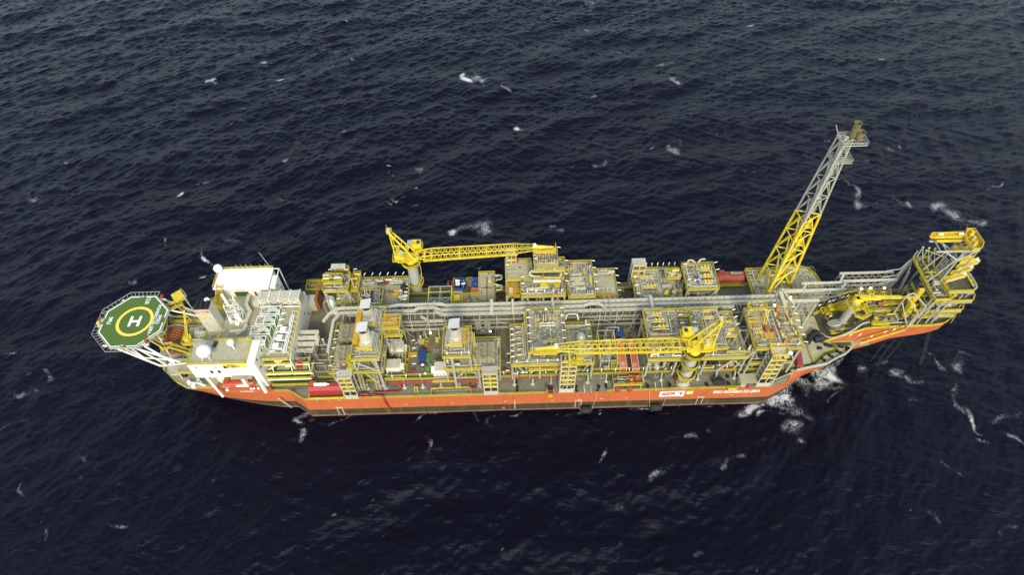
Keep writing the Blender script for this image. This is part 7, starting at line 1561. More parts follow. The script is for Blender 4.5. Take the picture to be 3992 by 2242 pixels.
m = MB(); m.rail([(p[0], p[1], TP) for p in P_], close=True, t=.17, kick=.6, step=1.1); m.build('crown_railing', 'yellow_bright', TW)
cc = Vector(P_[0]).lerp(Vector(P_[3]), .5)
for i in range(6): c_ = Vector(P_[0]).lerp(Vector(P_[4]), .18 + i * .13); MB().cbox((c_.x + .9 + (i % 2) * .8, c_.y, TP), (.8, .7, 1.1)).build('equipment_box', 'yellow_bright' if i % 3 else 'cream', TW)
for x, y in ((150, 135.6), (153.5, 135.6), (150.5, 140.3)): MB().tube((x, y, TT), (x, y, TP - .3), .2).build('crown_post', 'steel', TW)
a, b = bB(760, 385, TP), bB(1550, 380, TP); m = MB(); m.box(a[0], a[1] - .7, TP - .2, b[0], a[1] + .9, TP); m.build('crown_walkway', 'ochre', TW)
m = MB(); m.rail([(b[0], a[1] - .7, TP), (a[0] + .6, a[1] - .7, TP), (a[0] - .3, a[1] + .1, TP), (a[0] + .6, a[1] + .9, TP), (b[0], a[1] + .9, TP)], t=.17, kick=.6, step=1.1); m.build('crown_railing', 'yellow_bright', TW)
a, b = bB(930, 445, TP), bB(1540, 440, TP); MB().box(a[0], a[1] - .3, TP - 1.2, b[0], a[1] + .3, TP - .4).build('walkway_girder', 'yellow', TW)
for q in ((1020, 318), (1500, 310)): p = bB(*q, TP + 1.2); MB().beam((p[0] - .8, p[1], p[2]), (p[0] + .8, p[1], p[2]), .35).build('lamp', 'tube_white', TW)
for q, z in (((1875, 915), 46), ((1730, 1075), 43), ((1570, 1240), 40)): p = bB(*q, z); MB().sphere(p, .5, 8, 6).build('lamp', 'tube_white', TW)
MB().tube(bB(1600, 235, TP), bB(1640, 140, TP + 2), .07).build('aerial', 'cream', TW)
for q in ((700, 600, 500, 690),): pass
# risers into the water
for i, (x, y) in enumerate(((139.4, 128.5), (142.2, 128.3), (145.0, 128.2))):
    t = thing('mooring_riser', 'dark flexible riser hanging from the mooring arm into the sea, ' + ('leftmost of the slanted three', 'middle of the slanted three', 'rightmost of the slanted three')[i], 'riser', (x, y, 17), 'dark risers under the mooring arm')
    m = MB(); m.tube((x, y, 18), (x - 1.2, y - 1.6, -3), .19, n=8); m.build('hose', 'chain', t); MB().tube((x, y, 16.5), (x, y, 18.4), .5, n=8).build('hang_off', 'hull_orange', t)
for i, (x, y) in enumerate(((152.0, 128.6), (152.7, 128.6))):
    t = thing('mooring_riser', 'dark paired riser near the tip of the mooring arm, ' + ('left one', 'right one')[i], 'riser', (x, y, 19), 'dark risers under the mooring arm')
    MB().tube((x, y, 20), (x + 3.2, y - 4.8, 1.5), .2, n=8).build('hose', 'chain', t)
# bow deck mooring gear
for i, (u, v, s, r) in enumerate(((770, 900, 2.0, .5), (830, 945, 1.8, .2), (720, 960, 1.5, .9))):
    p = tL(u, v, 16); t = thing('anchor_windlass', 'black anchor windlass on the foredeck, ' + ('farthest of three', 'rightmost of three', 'leftmost of three')[i], 'windlass', p, 'black windlasses on the foredeck')
    m = MB(); c, sn = math.cos(r), math.sin(r); m.tube((p[0] - s * c, p[1] - s * sn, 17.2), (p[0] + s * c, p[1] + s * sn, 17.2), 1.1, n=14); m.build('drum', 'black', t); MB().cbox((p[0], p[1], 16), (s * 1.6, 2.2, .8), r).build('bed', 'black', t); MB().cbox((p[0] + sn * 1.4, p[1] + c * 1.4, 16), (1.4, 1.4, 1.7), r).build('gearbox', 'rubber', t)
p = tL(945, 1010, 16); t = thing('mooring_bitts', 'black chain stopper at the centre of the rounded foredeck', 'bollard', p); MB().cbox(p, (2.6, .9, .9), -.4).build('body', 'black', t); MB().tube((p[0], p[1], 16.5), (p[0] - 4.8, p[1] + 2.6, 16.5), .12).build('chain', 'black', t)
for i, (u, v) in enumerate(((890, 1170), (975, 1130), (1070, 1085), (1090, 1025), (1065, 1160), (850, 1040), (1010, 1190), (1160, 1040))):
    p = tL(u, v, 16); t = thing('foredeck_bollard', '', 'bollard', p); MB().cbox(p, (2.0, .6, .3), -.9 + i * .25).build('base', 'black', t)
    for k in (-.6, .6): MB().tube((p[0] + k * .7, p[1] - k * .5, 16.2), (p[0] + k * .7, p[1] - k * .5, 17.0), .32, n=10).build('post', 'black', t)
    pend(t, 'black twin bollard', 'the rounded foredeck')
for i, (u, v) in enumerate(((230, 160), (355, 110), (440, 240), (300, 210))):
    p = tN1(u, v, 16); t = thing('stern_mooring_winch', '', 'winch', p); mt = 'black' if i != 3 else 'white'
    MB().tube((p[0] - 1, p[1], 16.8), (p[0] + 1, p[1], 16.8), .7, n=12).build('drum', mt, t); MB().cbox(p, (2.4, 1.4, .4)).build('bed', mt, t); pend(t, 'mooring winch', 'the stern deck')
for i, (u, v) in enumerate(((635, 310), (567, 385), (500, 330))): p = tN1(u, v, 17); t = thing('white_vent', '', 'ventilator', (p[0], p[1], 16)); MB().cbox((p[0], p[1], 16), (1.3, 1.2, 1.3), bevel=.2).build('cowl', 'white', t); pend(t, 'white ventilator box', 'the stern deck')
t = thing('folding_crane_arm', 'white folding crane arm lying flat on the stern deck', 'crane', (-112, 116.4, 16)); MB().tube(tN1(515, 335, 17.5), tN1(640, 350, 18.2), .32).build('arm', 'white', t); MB().tube(tN1(640, 350, 18.2), tN1(745, 385, 17.2), .4).build('arm', 'white', t); p = tN1(700, 375, 16); MB().tube(p, (p[0], p[1], 18), .45).build('pedestal', 'white', t)
# ------------------------------------------------------------------ boats, tanks, containers
t = thing('lifeboat', 'enclosed orange lifeboat hanging below the white deckhouse', 'lifeboat', (-97.2, 114.6, 17))
m = MB(); prof = []; 
rings = [(-102.3, .35, 1.2), (-101.8, 1.15, 1.5), (-100.5, 1.55, 1.7), (-97, 1.65, 1.75), (-94.5, 1.5, 1.7), (-92.6, .95, 1.4), (-91.4, .12, .9)]
def hullrings(m, rr, cy, zc, n=14):
    vs = []; fs = []
    for x, wy, hz in rr:
        for i in range(n): a = 2 * PI * i / n; vs.append((x, cy + wy * math.cos(a), zc + hz * math.sin(a) * (1 if math.sin(a) < 0 else .75)))
    for j in range(len(rr) - 1):
        for i in range(n): fs.append((j * n + i, j * n + (i + 1) % n, (j + 1) * n + (i + 1) % n, (j + 1) * n + i))
    fs += [tuple(range(n)), tuple(range((len(rr) - 1) * n, len(rr) * n))[::-1]]; m.add(vs, fs)
hullrings(m, rings, 114.4, 18.4); sphere_smooth(m.build('hull', 'boat_orange', t))
m = MB(); m.cbox((-101.0, 114.4, 19.2), (1.8, 1.8, 1.3), bevel=.3); m.build('helm_cabin', 'boat_orange', t)
m = MB(); m.box(-101.8, 112.74, 18.6, -99.6, 112.8, 18.75); m.build('stripe', 'paint_white', t)
for i in range(4): MB().cbox((-99 + i * 1.5, 113.0, 18.9), (.5, .12, .3)).build('window', 'glass', t)
t = thing('rescue_raft_capsule', 'small orange capsule beside the aft end of the lifeboat', 'life raft', (-104.6, 113.6, 16.2)); MB().tube((-104.6, 112.9, 17), (-104.6, 114.8, 17), .8, n=14).build('capsule', 'boat_orange', t); MB().box(-105.2, 112.9, 16, -104, 114.8, 16.4).build('cradle', 'white', t)
for i, x in enumerate((-101.6, -93.2, -92.2, -90.6)): t = thing('white_float', '', 'float', (x, 112.9 + (i > 0) * .4, 16.1)); MB().sphere((x, 113.0 + (i > 0) * .3, 16.5), .45 if i else .6, 10, 7).build('shell', 'white', t); pend(t, 'small white float', 'the deck edge under the lifeboat')
def redtank(x0, x1, y0, y1, z0, z1, label, mtl, cylx, cylm):
    t = thing('red_tank_unit', label, 'tank', ((x0 + x1) / 2, (y0 + y1) / 2, z0)); m = MB(); yc = (y0 + y1) / 2
    P = [(y0, z0), (y1, z0), (y1, z1 - .8), (y1 - .5, z1), (y0 + .9, z1), (y0, z1 - 1.4)]
    vs = [(x0, y, z) for y, z in P] + [(x1, y, z) for y, z in P]; k = len(P)
    m.add(vs, [tuple(range(k))[::-1], tuple(range(k, 2 * k))] + [(i, (i + 1) % k, k + (i + 1) % k, k + i) for i in range(k)]); m.build('casing', mtl, t)
    m = MB(); m.tube((cylx, yc, z1 + .65), (cylx + 4.4, yc, z1 + .65), .62, n=14); m.tube((cylx + 4.4, yc, z1 + .65), (cylx + 5.4, yc, z1 + .65), .35, .15, n=10); m.build('silencer', cylm, t)
    MB().tube((x0 + .5, y0 + .2, z0 + 1), (x0 - .8, y0 + .2, z0 + .4), .4).build('pipe', 'red', t)
    MB().cbox((x0 + 1.6, y1 - .8, z1), (2.2, 1.2, .8)).build('hatch', mtl, t)
    return t
rt = redtank(-72.6, -61.2, 111.6, 114.6, 13.2, 17.8, 'bright red tank unit with white silencer on the near side deck', 'boat_orange', -70.4, 'white'); rt.children[0].data.materials[0] = MT['red']
m = MB(); m.box(-73, 110.0, 13.0, -60.6, 114.8, 13.2); m.build('platform', 'deck_dark', rt); m = MB(); m.rail([(-73, 110.0, 13.2), (-60.6, 110.0, 13.2)], t=.14, kick=.4); m.rail([(-60.6, 110, 13.2), (-60.6, 112, 13.2)]); m.rail([(-73, 110, 13.2), (-73, 112, 13.2)]); m.build('railing', 'yellow_bright', rt)
for x in (-71, -67, -63): MB().beam((x, 110.1, 13), (x + .8, 110.5, 10.6), .22).build('bracket', 'cream', rt)
rt = redtank(80.6, 91.0, 154.0, 157.6, 16.5, 20.4, 'dull red tank unit with grey silencer on the far side left of the flare tower', 'dull_red', 85.2, 'weathered')
MB().path([(91, 154.6, 18.6), (93, 154.6, 18.6), (93, 154.6, 16.8)], .4, bend=.5).build('fire_main', 'red', rt); m = MB(); m.rail([(80.6, 152.6, 16.6), (92, 152.6, 16.6)], kick=.4); m.build('railing', 'yellow', rt)
def container(x0, y0, x1, y1, z0, h, mtl, label, white=False, open_top=False, grp=None):
    t = thing('shipping_container', label, 'container', ((x0 + x1) / 2, (y0 + y1) / 2, z0), grp)
    if open_top:
        m = MB(); w_ = .12
        m.box(x0, y0, z0, x1, y1, z0 + .15); m.box(x0, y0, z0 + .15, x1, y0 + w_, z0 + h); m.box(x0, y1 - w_, z0 + .15, x1, y1, z0 + h); m.box(x0, y0 + w_, z0 + .15, x0 + w_, y1 - w_, z0 + h); m.box(x1 - w_, y0 + w_, z0 + .15, x1, y1 - w_, z0 + h); m.build('body', mtl, t)
    else:
        m = MB(); m.box(x0 + .06, y0 + .06, z0 + .1, x1 - .06, y1 - .06, z0 + h - .06); m.build('body', mtl, t)
        m = MB(); L = y1 - y0
        n = int(max(x1 - x0, L) / .6)
        for i in range(n):
            if L > x1 - x0: y = y0 + .3 + i * (L - .5) / n; m.box(x0 + .02, y, z0 + .2, x0 + .06, y + .22, z0 + h - .2); m.box(x1 - .06, y, z0 + .2, x1 - .02, y + .22, z0 + h - .2)
            else: x = x0 + .3 + i * (x1 - x0 - .5) / n; m.box(x, y0 + .02, z0 + .2, x + .22, y0 + .06, z0 + h - .2)
        m.build('corrugation', mtl, t)
    m = MB()
    for x in (x0, x1 - .14):
        for y in (y0, y1 - .14): m.box(x, y, z0, x + .14, y + .14, z0 + h + .02)
    for z in (z0 + h - .12,):
        m.box(x0, y0, z, x1, y0 + .1, z + .14); m.box(x0, y1 - .1, z, x1, y1, z + .14); m.box(x0, y0, z + .001, x0 + .1, y1, z + .139); m.box(x1 - .1, y0, z + .001, x1, y1, z + .139)
    m.build('corner_frame', 'paint_white' if white else mtl, t)
    return t
for x0, lab, a, b in ((37.7, 'long orange container with white edges, left of the pair under the near boom', 'TE70-11', '30.480'), (41.9, 'long orange container with white edges, right of the pair under the near boom', 'TC-04', '23.117')):
    t = container(x0, 116.2 - (x0 > 40) * .6, x0 + 2.45, 128.4 - (x0 > 40) * .6, 16.05, 2.6, 'orange', lab, True, grp='long orange containers'); z = 18.62; y = 117.2 - (x0 > 40) * .6
    text(a, .62, (x0 + .35, y + .8, z), (1, 0, 0), (0, 1, 0), 'paint_white', t, xs=.75); text(b, .62, (x0 + .35, y, z), (1, 0, 0), (0, 1, 0), 'paint_white', t, xs=.8); text(a, .55, (x0 + .4, y + 9.6, z), (1, 0, 0), (0, 1, 0), 'paint_white', t, xs=.75); text(b, .55, (x0 + .4, y + 8.8, z), (1, 0, 0), (0, 1, 0), 'paint_white', t, xs=.75)
LY = module('near_laydown_deck', 'dark railed laydown deck overhanging the near side under the crane boom', [dict(r=(34.8, 110.6, 45.2, 115.3), z=16.1, mat='deck_dark', rail='swe', edge='yellow_bright')], legs=[(35.2, 110.9, 12.2, 15.9, .2), (44.8, 110.9, 12.2, 15.9, .2)])
m = MB(); m.box(37.2, 115.4, 16.0, 41.8, 129, 16.03); m.build('deck_panel', 'deck_dark', LY)
container(40.2, 111.1, 42.5, 114.0, 16.12, 1.0, 'orange', 'open orange bin holding scrap, left one on the near laydown deck', open_top=True); container(42.7, 111.1, 45.0, 113.9, 16.12, 1.0, 'orange', 'empty open orange bin, right one on the near laydown deck', open_top=True)
t = thing('scrap_pile', 'crossed yellow and brown scrap bars inside the left orange bin', 'scrap', (41.3, 112.5, 16.3)); 
for i in range(5): MB().beam((40.5 + .2 * i, 111.5 + .4 * i, 16.4 + .1 * i), (42.2 - .2 * i, 113.4 - .3 * i, 16.7 + .1 * i), .14).build('bar', 'yellow' if i % 2 else 'rust_brown', t)
for i, x in enumerate((36.6, 40.9)): t = thing('red_fan_cover', ('left' if i == 0 else 'right') + ' dull red round cover under the near laydown deck edge', 'cover', (x, 111.4, 12.2)); MB().lathe((x, 111.3, 12.3), [(1.5, 0), (1.4, 1.2), (.5, 1.6)], 16).build('shell', 'dull_red', t)
t = thing('yellow_gate_frame', 'yellow gridded gate frame left of the long orange containers', 'frame', (36.2, 116.6, 18)); m = MB(); m.rail([(34.6, 116.0, 17.6), (37.4, 116.0, 17.6)]); m.rail([(34.6, 118.4, 17.6), (37.4, 118.4, 17.6)]); 
for i in range(4): m.box(34.6 + i * .93 - .07, 115.9, 18.4, 34.6 + i * .93 + .07, 118.5, 18.54)
for i in range(4): m.box(34.6, 115.9 + i * .85, 18.41, 37.4, 116.0 + i * .85, 18.53)
m.build('grid', 'yellow_bright', t)
container(38.0, 130.4, 41.0, 132.8, 16.05, 2.4, 'blue_bright', 'bright blue container behind the near crane boom')
container(-34.4, 122.4, -31.7, 126.4, 16.0, 2.6, 'blue', 'dark blue container standing alone on the open process deck')
for i, (x, y) in enumerate(((-31.3, 123.2), (-31.3, 125.0), (-31.0, 119.3), (-29.8, 120.3))):
    t = thing('green_crate', '', 'crate', (x, y, 16)); MB().box(x - .7, y - .75, 16, x + .7, y + .75, 16.9).build('body', 'green', t)
    m = MB()
    for k in range(4): m.box(x - .6 + k * .36, y - .78, 16.9, x - .5 + k * .36, y + .78, 17.0)
    m.build('slats', 'green_pale', t); pend(t, 'lime green crate', 'the deck by the blue container')
for i, (x, y, c) in enumerate(((-34.2, 121.0, 'blue_bright'), (-33.0, 121.0, 'white'), (-32.0, 121.2, 'blue_bright'), (-33.0, 119.6, 'steel_dark'), (-31.8, 117.4, 'white'))):
    t = thing('wrapped_bundle', '', 'bundle', (x, y, 16)); MB().cbox((x, y, 16), (1.1, 1.2, .3)).build('pallet', 'brown', t); MB().sphere((x, y, 16.6), .6, 8, 6, .8).build('wrap', c, t); pend(t, {'blue_bright': 'blue wrapped bundle', 'white': 'white wrapped bundle', 'steel_dark': 'dark wrapped bundle'}[c], 'the deck by the blue container')
for i, (x, y, c) in enumerate(((-33.5, 131.0, 'yellow'), (-32.0, 131.4, 'yellow'), (-32.0, 129.0, 'orange'), (-28.2, 131.6, 'yellow'))):
    t = thing('tool_box', '', 'box', (x, y, 16)); MB().cbox((x, y, 16), (1.2, 1.6, 1.1)).build('body', c, t); MB().cbox((x, y, 17.1), (1.3, 1.7, .12)).build('lid', c, t); pend(t, c + ' tool box', 'the deck by the pipe rack')
# far side container stacks
K = 18.62
for i, (x0, y0, x1, y1, c, h) in enumerate(((-22.2, 153.8, -20.0, 157.8, 'blue', 1.9), (-19.8, 154.0, -17.8, 157.8, 'blue', 2.1), (-15.2, 153.8, -13.1, 155.6, 'blue_bright', 1.8), (-15.2, 156.0, -13.1, 158, 'blue', 1.8), (-21.8, 149.6, -18.6, 153.0, 'blue_bright', 1.7), (-15.6, 149.2, -13.0, 152.8, 'orange', 1.7), (-17.2, 154.2, -15.5, 157.6, 'steel_dark', 1.4), (-21.8, 148.9, -19.4, 149.5, 'orange', 1.5))):
    container(x0, y0, x1, y1, K, h, c, ['dark blue open bin with white bags, leftmost at the back of the brown storage deck', 'dark blue open bin with white bags, second at the back of the brown storage deck', 'mid blue bin at the right edge of the brown storage deck', 'dark blue bin at the far right corner of the brown storage deck', 'blue covered bin at the front left of the brown storage deck', 'orange container at the front right of the brown storage deck', 'dark grey bin at the back centre of the brown storage deck', 'narrow orange box in front of the blue covered bin, brown storage deck'][i], open_top=i in (0, 1))
for i, (x, y) in enumerate(((-21.6, 157.0), (-20.6, 156.8), (-21.4, 155.8), (-20.5, 155.4), (-21.5, 154.6), (-19.2, 155.2), (-18.3, 155.4), (-18.8, 154.5), (-20.7, 154.4))):
    t = thing('white_sack', '', 'sack', (x, y, 19)); MB().sphere((x, y, 19.9), .58, 9, 6, .8).build('cloth', 'dome', t); pend(t, 'round white sack', 'the brown storage deck bins')
container(-81.4, 152.0, -74.6, 154.8, 16.2, 2.6, 'deck_dark', 'dark green covered container beside the tower module, far side'); container(-80.2, 146.8, -75.0, 151.6, 16.2, 4.2, 'steel', 'grey blue box container behind the quarters roof'); container(-74.9, 147.0, -73.9, 151.8, 16.2, 6.8, 'rust_brown', 'tall rusty orange box next to the grey blue container')
t = thing('vertical_tank', 'white vertical cylinder tank standing between quarters and tower module', 'tank', (-68.6, 146.2, 16)); m = MB(); m.lathe((-68.4, 146.4, 16), [(1.5, 0), (1.55, .2), (1.55, 8.0), (1.2, 8.6), (.3, 8.8)], 24); m.build('shell', 'white', t); m = MB(); m.path([(-71.0, 145.0, 16), (-71, 145, 23), (-70, 145.4, 24.4)], .12); m.build('pipe', 'cream', t)
t = thing('round_black_tank', 'round black topped tank near the foot of the far crane', 'tank', (-41.0, 151.0, 22.2)); m = MB(); m.lathe((-41.0, 151.0, 22.2), [(1.3, 0), (1.3, 2.6), (1.1, 2.8)], 20); m.build('shell', 'black', t)
t = thing('maroon_skip', 'maroon box leaning at the forward edge of the near side by the stair tower', 'box', (101.6, 118.5, 16)); m = MB(); m.prism([(100.4, 115.4), (102.4, 114.8), (103.4, 120.8), (101.6, 121.6)], 16.02, 18.2); m.build('body', 'dull_red', t); MB().prism([(100.6, 115.7), (102.3, 115.2), (103.1, 120.5), (101.7, 121.2)], 18.2, 18.3).build('lid', 'dull_red', t)
t = thing('grey_shelter', 'flat roofed grey shelter on the near side deck by the forward stair tower', 'shelter', (82.6, 112, 12.2)); m = MB(); m.box(79.8, 110.3, 15.2, 85.8, 114.2, 15.5); m.build('roof', 'deck_grey', t); m = MB(); m.box(80.0, 112.2, 12.2, 85.6, 114.0, 15.2); m.build('wall', 'steel', t)
for x in (80.1, 85.6): MB().box(x - .1, 110.5, 12.2, x + .1, 110.8, 15.2).build('post', 'steel', t)
MB().box(80.6, 110.6, 12.2, 82.6, 111.8, 13.4).build('locker', 'cream', t)
# fenders
def fender(x, y, z, label, hung=True):
    t = thing('rubber_fender', label, 'fender', (x, y, z), 'black tyre clad fenders')
    m = MB(); hullrings(m, [(x - 2.3, .5, .5), (x - 1.7, 1.1, 1.25), (x - .8, 1.35, 1.6), (x + .8, 1.35, 1.6), (x + 1.7, 1.1, 1.25), (x + 2.3, .5, .5)], y, z, 16); m.build('body', 'rubber', t)
    for i in range(8):
        a = R(200 + (i // 4) * 35); MB().torus((x - 1.4 + (i % 4) * .95, y + 1.35 * math.cos(a) * .98, z + 1.45 * math.sin(a) * .9 + .6), .36, .13, 12, 6, axis='y').build('tyre', 'rubber', t)
    if hung:
        for s in (-1, 1): MB().tube((x + s * 2.3, y, z + .3), (x + s * 3.6, CY - 24.2, 12.3), .06, n=5).build('mooring_rope', 'cream', t)
    return t
fender(25.9, 108.6, 2.2, 'left black tyre clad fender hanging on ropes at the waterline'); fender(51.6, 108.6, 2.6, 'right black tyre clad fender hanging on ropes at the waterline'); fender(72.9, 112.2, 13.7, 'black tyre clad fender lying on deck behind the ship name', False)
# red hose reel at the near edge
t = thing('red_hose_reel', 'red and black twin wheel hose reel at the near deck edge', 'hose reel', (12.5, 110.4, 13.5))
for x in (11.4, 13.8): MB().torus((x, 110.6, 13.8), 1.25, .26, 24, 8, axis='x').build('wheel', 'orange', t)
m = MB(); m.tube((11.4, 110.6, 13.8), (13.8, 110.6, 13.8), .9, n=16); m.build('drum', 'black', t); m = MB(); m.rail([(11.9, 109.2, 11.6), (13.4, 109.2, 11.6)]); m.box(11.9, 109.2, 11.4, 13.4, 110.4, 11.6); m.build('step', 'yellow_bright', t)
for i, x in enumerate((-24.9, -23.4)): t = thing('red_hose_reel', ('left' if i == 0 else 'right') + ' upright red reel at the far deck edge beside the brown storage deck', 'hose reel', (x, 157.4, 18), 'upright red reels'); MB().torus((x, 156.8, 17.8), 1.3, .3, 20, 8, axis='x').build('wheel', 'red', t); MB().tube((x - .3, 156.8, 17.8), (x + .3, 156.8, 17.8), .6).build('drum', 'rust_brown', t); MB().box(x - .3, 156, 12.2, x + .3, 157.6, 17).build('stand', 'steel', t)
# accommodation ladder on the near edge
t = thing('gangway_ladder', 'stowed aluminium boarding gangway in a yellow railed recess of the near edge', 'gangway', (-22, 111.4, 12.2)); m = MB(); m.rail([(-29.8, 113.2, 12.2), (-15.6, 113.2, 12.2), (-15.6, 110.5, 12.2)], t=.14, kick=.35); m.rail([(-29.8, 113.2, 12.2), (-29.8, 110.5, 12.2)], t=.14, kick=.35); m.build('railing', 'yellow_bright', t)
m = MB(); m.ladder((-27.8, 111.6, 13.0), (-16.6, 111.6, 13.0), 1.1, .4); m.build('steps', 'steel', t); MB().tube((-28, 110.7, 12.7), (-16.4, 110.7, 12.7), .16).build('side_rail', 'cream', t); MB().tube((-28, 112.3, 12.9), (-16.4, 112.3, 12.9), .12).build('side_rail', 'weathered', t)
t = thing('yellow_deck_stand', 'small yellow stand on the near side deck below the green walkway', 'stand', (-35.2, 113.0, 12.2)); m = MB(); m.box(-35.8, 112.3, 12.2, -35.5, 113.6, 13.8); m.box(-34.9, 112.3, 12.2, -34.6, 113.6, 13.8); m.box(-35.8, 113.3, 13.6, -34.6, 113.6, 13.9); m.build('frame', 'yellow_bright', t)
for x in (77.3,): t = thing('yellow_gangway_gate', 'yellow railed boarding gate above the painted ship name', 'gate', (77.3, 110.2, 12.2)); m = MB(); m.rail([(75.6, 110.4, 12.2), (75.6, 109.6, 12.2), (79.0, 109.6, 12.2), (79.0, 110.4, 12.2)], t=.2, kick=.6); m.box(75.8, 109.6, 12.0, 78.8, 110.3, 12.15); m.build('gate_frame', 'yellow_bright', t)

# ------------------------------------------------------------------ equipment on the decks
def put(kind, place, z, pts, rz=0, s=1.0):
    for p in pts: place_item(kind, p[0], p[1], p[2] if len(p) > 2 and p[2] is not None else z, p[3] if len(p) > 3 else rz, place, p[4] if len(p) > 4 else s)
nf = 'the boom tip deck'
put('relief', nf, 31.0, [(8.6, 130.2), (11.2, 130.2), (13.8, 130.3)])
put('meter', nf, 31.0, [(12.0, 126.6)]); put('manifold', nf, 31.0, [(6.6, 128, None, 0, .6), (6.7, 124.2, None, 0, .6), (6.8, 121, None, 0, .6), (9.4, 124.2, None, 1.57, .8), (10.9, 122.8, None, 1.57, .8), (14.8, 123.2), (17, 130, None, 1.57, .5), (17.3, 126.6, None, 1.57, .5)])
put('valve', nf, 31.0, [(12.6, 119.8, None, 0, .9)]); put('cabinet', nf, 31.0, [(10.7, 119.0, None, 0, .8)])
lf = 'the low strip by the boom tip'
put('loop', lf, 25.2, [(2.2, 128.6, None, 1.57, .8), (2.3, 123.8, None, 1.57, .8), (2.4, 119.2, None, 1.57, .8)]); put('platform', lf, 25.2, [(1.8, 115.8, None, 0, .5)])
put('meter', 'the domed vessel deck', 25.2, [(21.6, 129.4, None, 0, .8)]); put('skid', 'the domed vessel deck', 25.2, [(26.2, 126.4, None, 1.57, .6)])
ng = 'the deck with square well'
put('valve', ng, 32.0, [(49.6, 128.6), (50.0, 126.0), (50.8, 123.0, None, 0, 1.1), (67.4, 129.6, None, 0, .8), (67.6, 126.8, None, 0, .8), (74.2, 124.8, None, 0, .7), (74.2, 121.6, None, 0, .7), (73.2, 120.6, None, 0, .5)])
put('manifold', ng, 32.0, [(52.8, 130.2, None, 0, .6), (55.4, 127.4, None, 1.57, .8), (55.6, 124.4, None, 1.57, .7), (55.9, 121.6, None, 1.57, .7), (59.3, 129.6, None, 0, .7), (63.5, 127.2, None, 1.57, .8), (64.0, 124.2, None, 1.57, .7), (67.5, 124.2, None, 0, .6), (74.9, 127.4, None, 1.57, .6), (69.8, 118.2, None, 0, .6), (70.6, 115.8, None, 0, .7), (66.5, 116, None, 0, .6)])
put('hydrant', ng, 32.0, [(59.4, 128.7, None, 0, .8)]); put('cabinet', ng, 32.0, [(64.8, 120.4, None, 0, .6)])
nl = 'the deck below the square well'
put('cabinet', nl, 16.0, [(50.8, 116.8), (77.6, 117.0), (50, 119, None, .3)]); put('pump', nl, 16.0, [(48.6, 117.4, None, 1.4), (54.5, 116.8, None, .8), (57, 117.5, None, .5), (72.5, 117.2)]); put('skid', nl, 26.8, [(53.2, 116.2), (75, 116.0, None, 0, .8)])
put('hydrant', 'the deck around the near crane', 16.0, [(70.2, 117.6), (76.0, 116.2), (78.0, 116.2), (56.6, 116.4), (91.6, 116.6), (92.8, 116.6)])
nh = 'the ochre grated forward deck'
put('valve', nh, 32.0, [(83.6, 120.2, None, 0, .7), (83.6, 121.6, None, 0, .7), (94.3, 123.8, None, 0, .6), (94.6, 119.2, None, 0, .6), (94.8, 116.9, None, .1, .6), (83.4, 115.0, None, 0, .5)]); put('manifold', nh, 32.0, [(91.2, 127.2, None, 1.4, .6), (94, 128.2, None, 0, .7), (84, 116.8, None, .2, .5), (95.8, 121.8, None, 0, .4), (88.2, 125.2, None, 1.57, .5), (92.6, 122.5, None, 1.5, .5)])
put('platform', nh, 32.02, [(82.9, 125.4, None, 0, .9), (84.9, 118.8, None, 1.57, .9)])
t = thing('red_buoy', 'red oval buoy lying near the back of the forward module deck', 'buoy', (92.7, 130, 32)); m = MB(); m.sphere((92.6, 129.2, 32.9), .8, 12, 8, 1.3); m.build('shell', 'orange', t)
for x, y in ((87.8, 129.0), (90, 129.4)): pass
na = 'the left exhaust stack deck'
put('skid', na, 24.5, [(-52, 115.6, None, 0, .7), (-48.5, 115.8, None, 0, .6)]); put('manifold', na, 32.5, [(-52.4, 115.2, None, 0, .5), (-49.8, 115.2, None, 0, .5)])
ne = 'the lone exhaust stack deck'
put('manifold', ne, 32.5, [(-21.6, 115, None, 0, .5), (-16.8, 116.8, None, 0, .5), (-19, 114.9, None, 0, .5)])
pd = 'the open process deck'
put('manifold', pd, 16.0, [(-28.4, 127, None, 0, .6), (-30, 121.2, None, 0, .4), (-36.2, 128.6, None, 0, .5)]); put('platform', pd, 16.0, [(-27.6, 121.6), (-36.8, 125.4, None, 0, .9)]); put('hydrant', pd, 16.0, [(-36.0, 118.4), (2.0, 119, None, 0, 1), (-3, 117.4)]); put('pump', pd, 16.0, [(-35.5, 130.8, None, .6, .8)])
fa = 'the far crane foot module'
put('meter', fa, 22.2, [(-44.6, 154.6, None, 0, .9), (-55, 153.8, None, 0, 1.0), (-54.8, 151.6, None, 0, .9)]); put('hydrant', fa, 22.2, [(-49.2, 154.6), (-47.6, 154.6), (-45.6, 149.8)]); put('cabinet', fa, 22.2, [(-41.8, 146.6), (-40.3, 153.6, None, 0, .6)]); put('pump', fa, 22.2, [(-45, 145.0, None, 1.57, .7), (-43.6, 145.0, None, 1.57, .7)]); put('platform', fa, 22.2, [(-44.2, 149.6, None, 0, .9)])
ff = 'the largest far module'
put('rblue', ff, 34.6, [(16.6, 152.4, None, 0, 1)])
put('relief', ff, 34.6, [(10.2, 156.6), (12.4, 156.4), (14.8, 157.0, None, 0, 1.15), (10.8, 152.6, None, 0, .9), (13, 152.6, None, 0, .8), (15.4, 152.8, None, 0, 1), (8.9, 152.4, None, 0, .6), (18.6, 152.6, 30.0, 0, .9)])
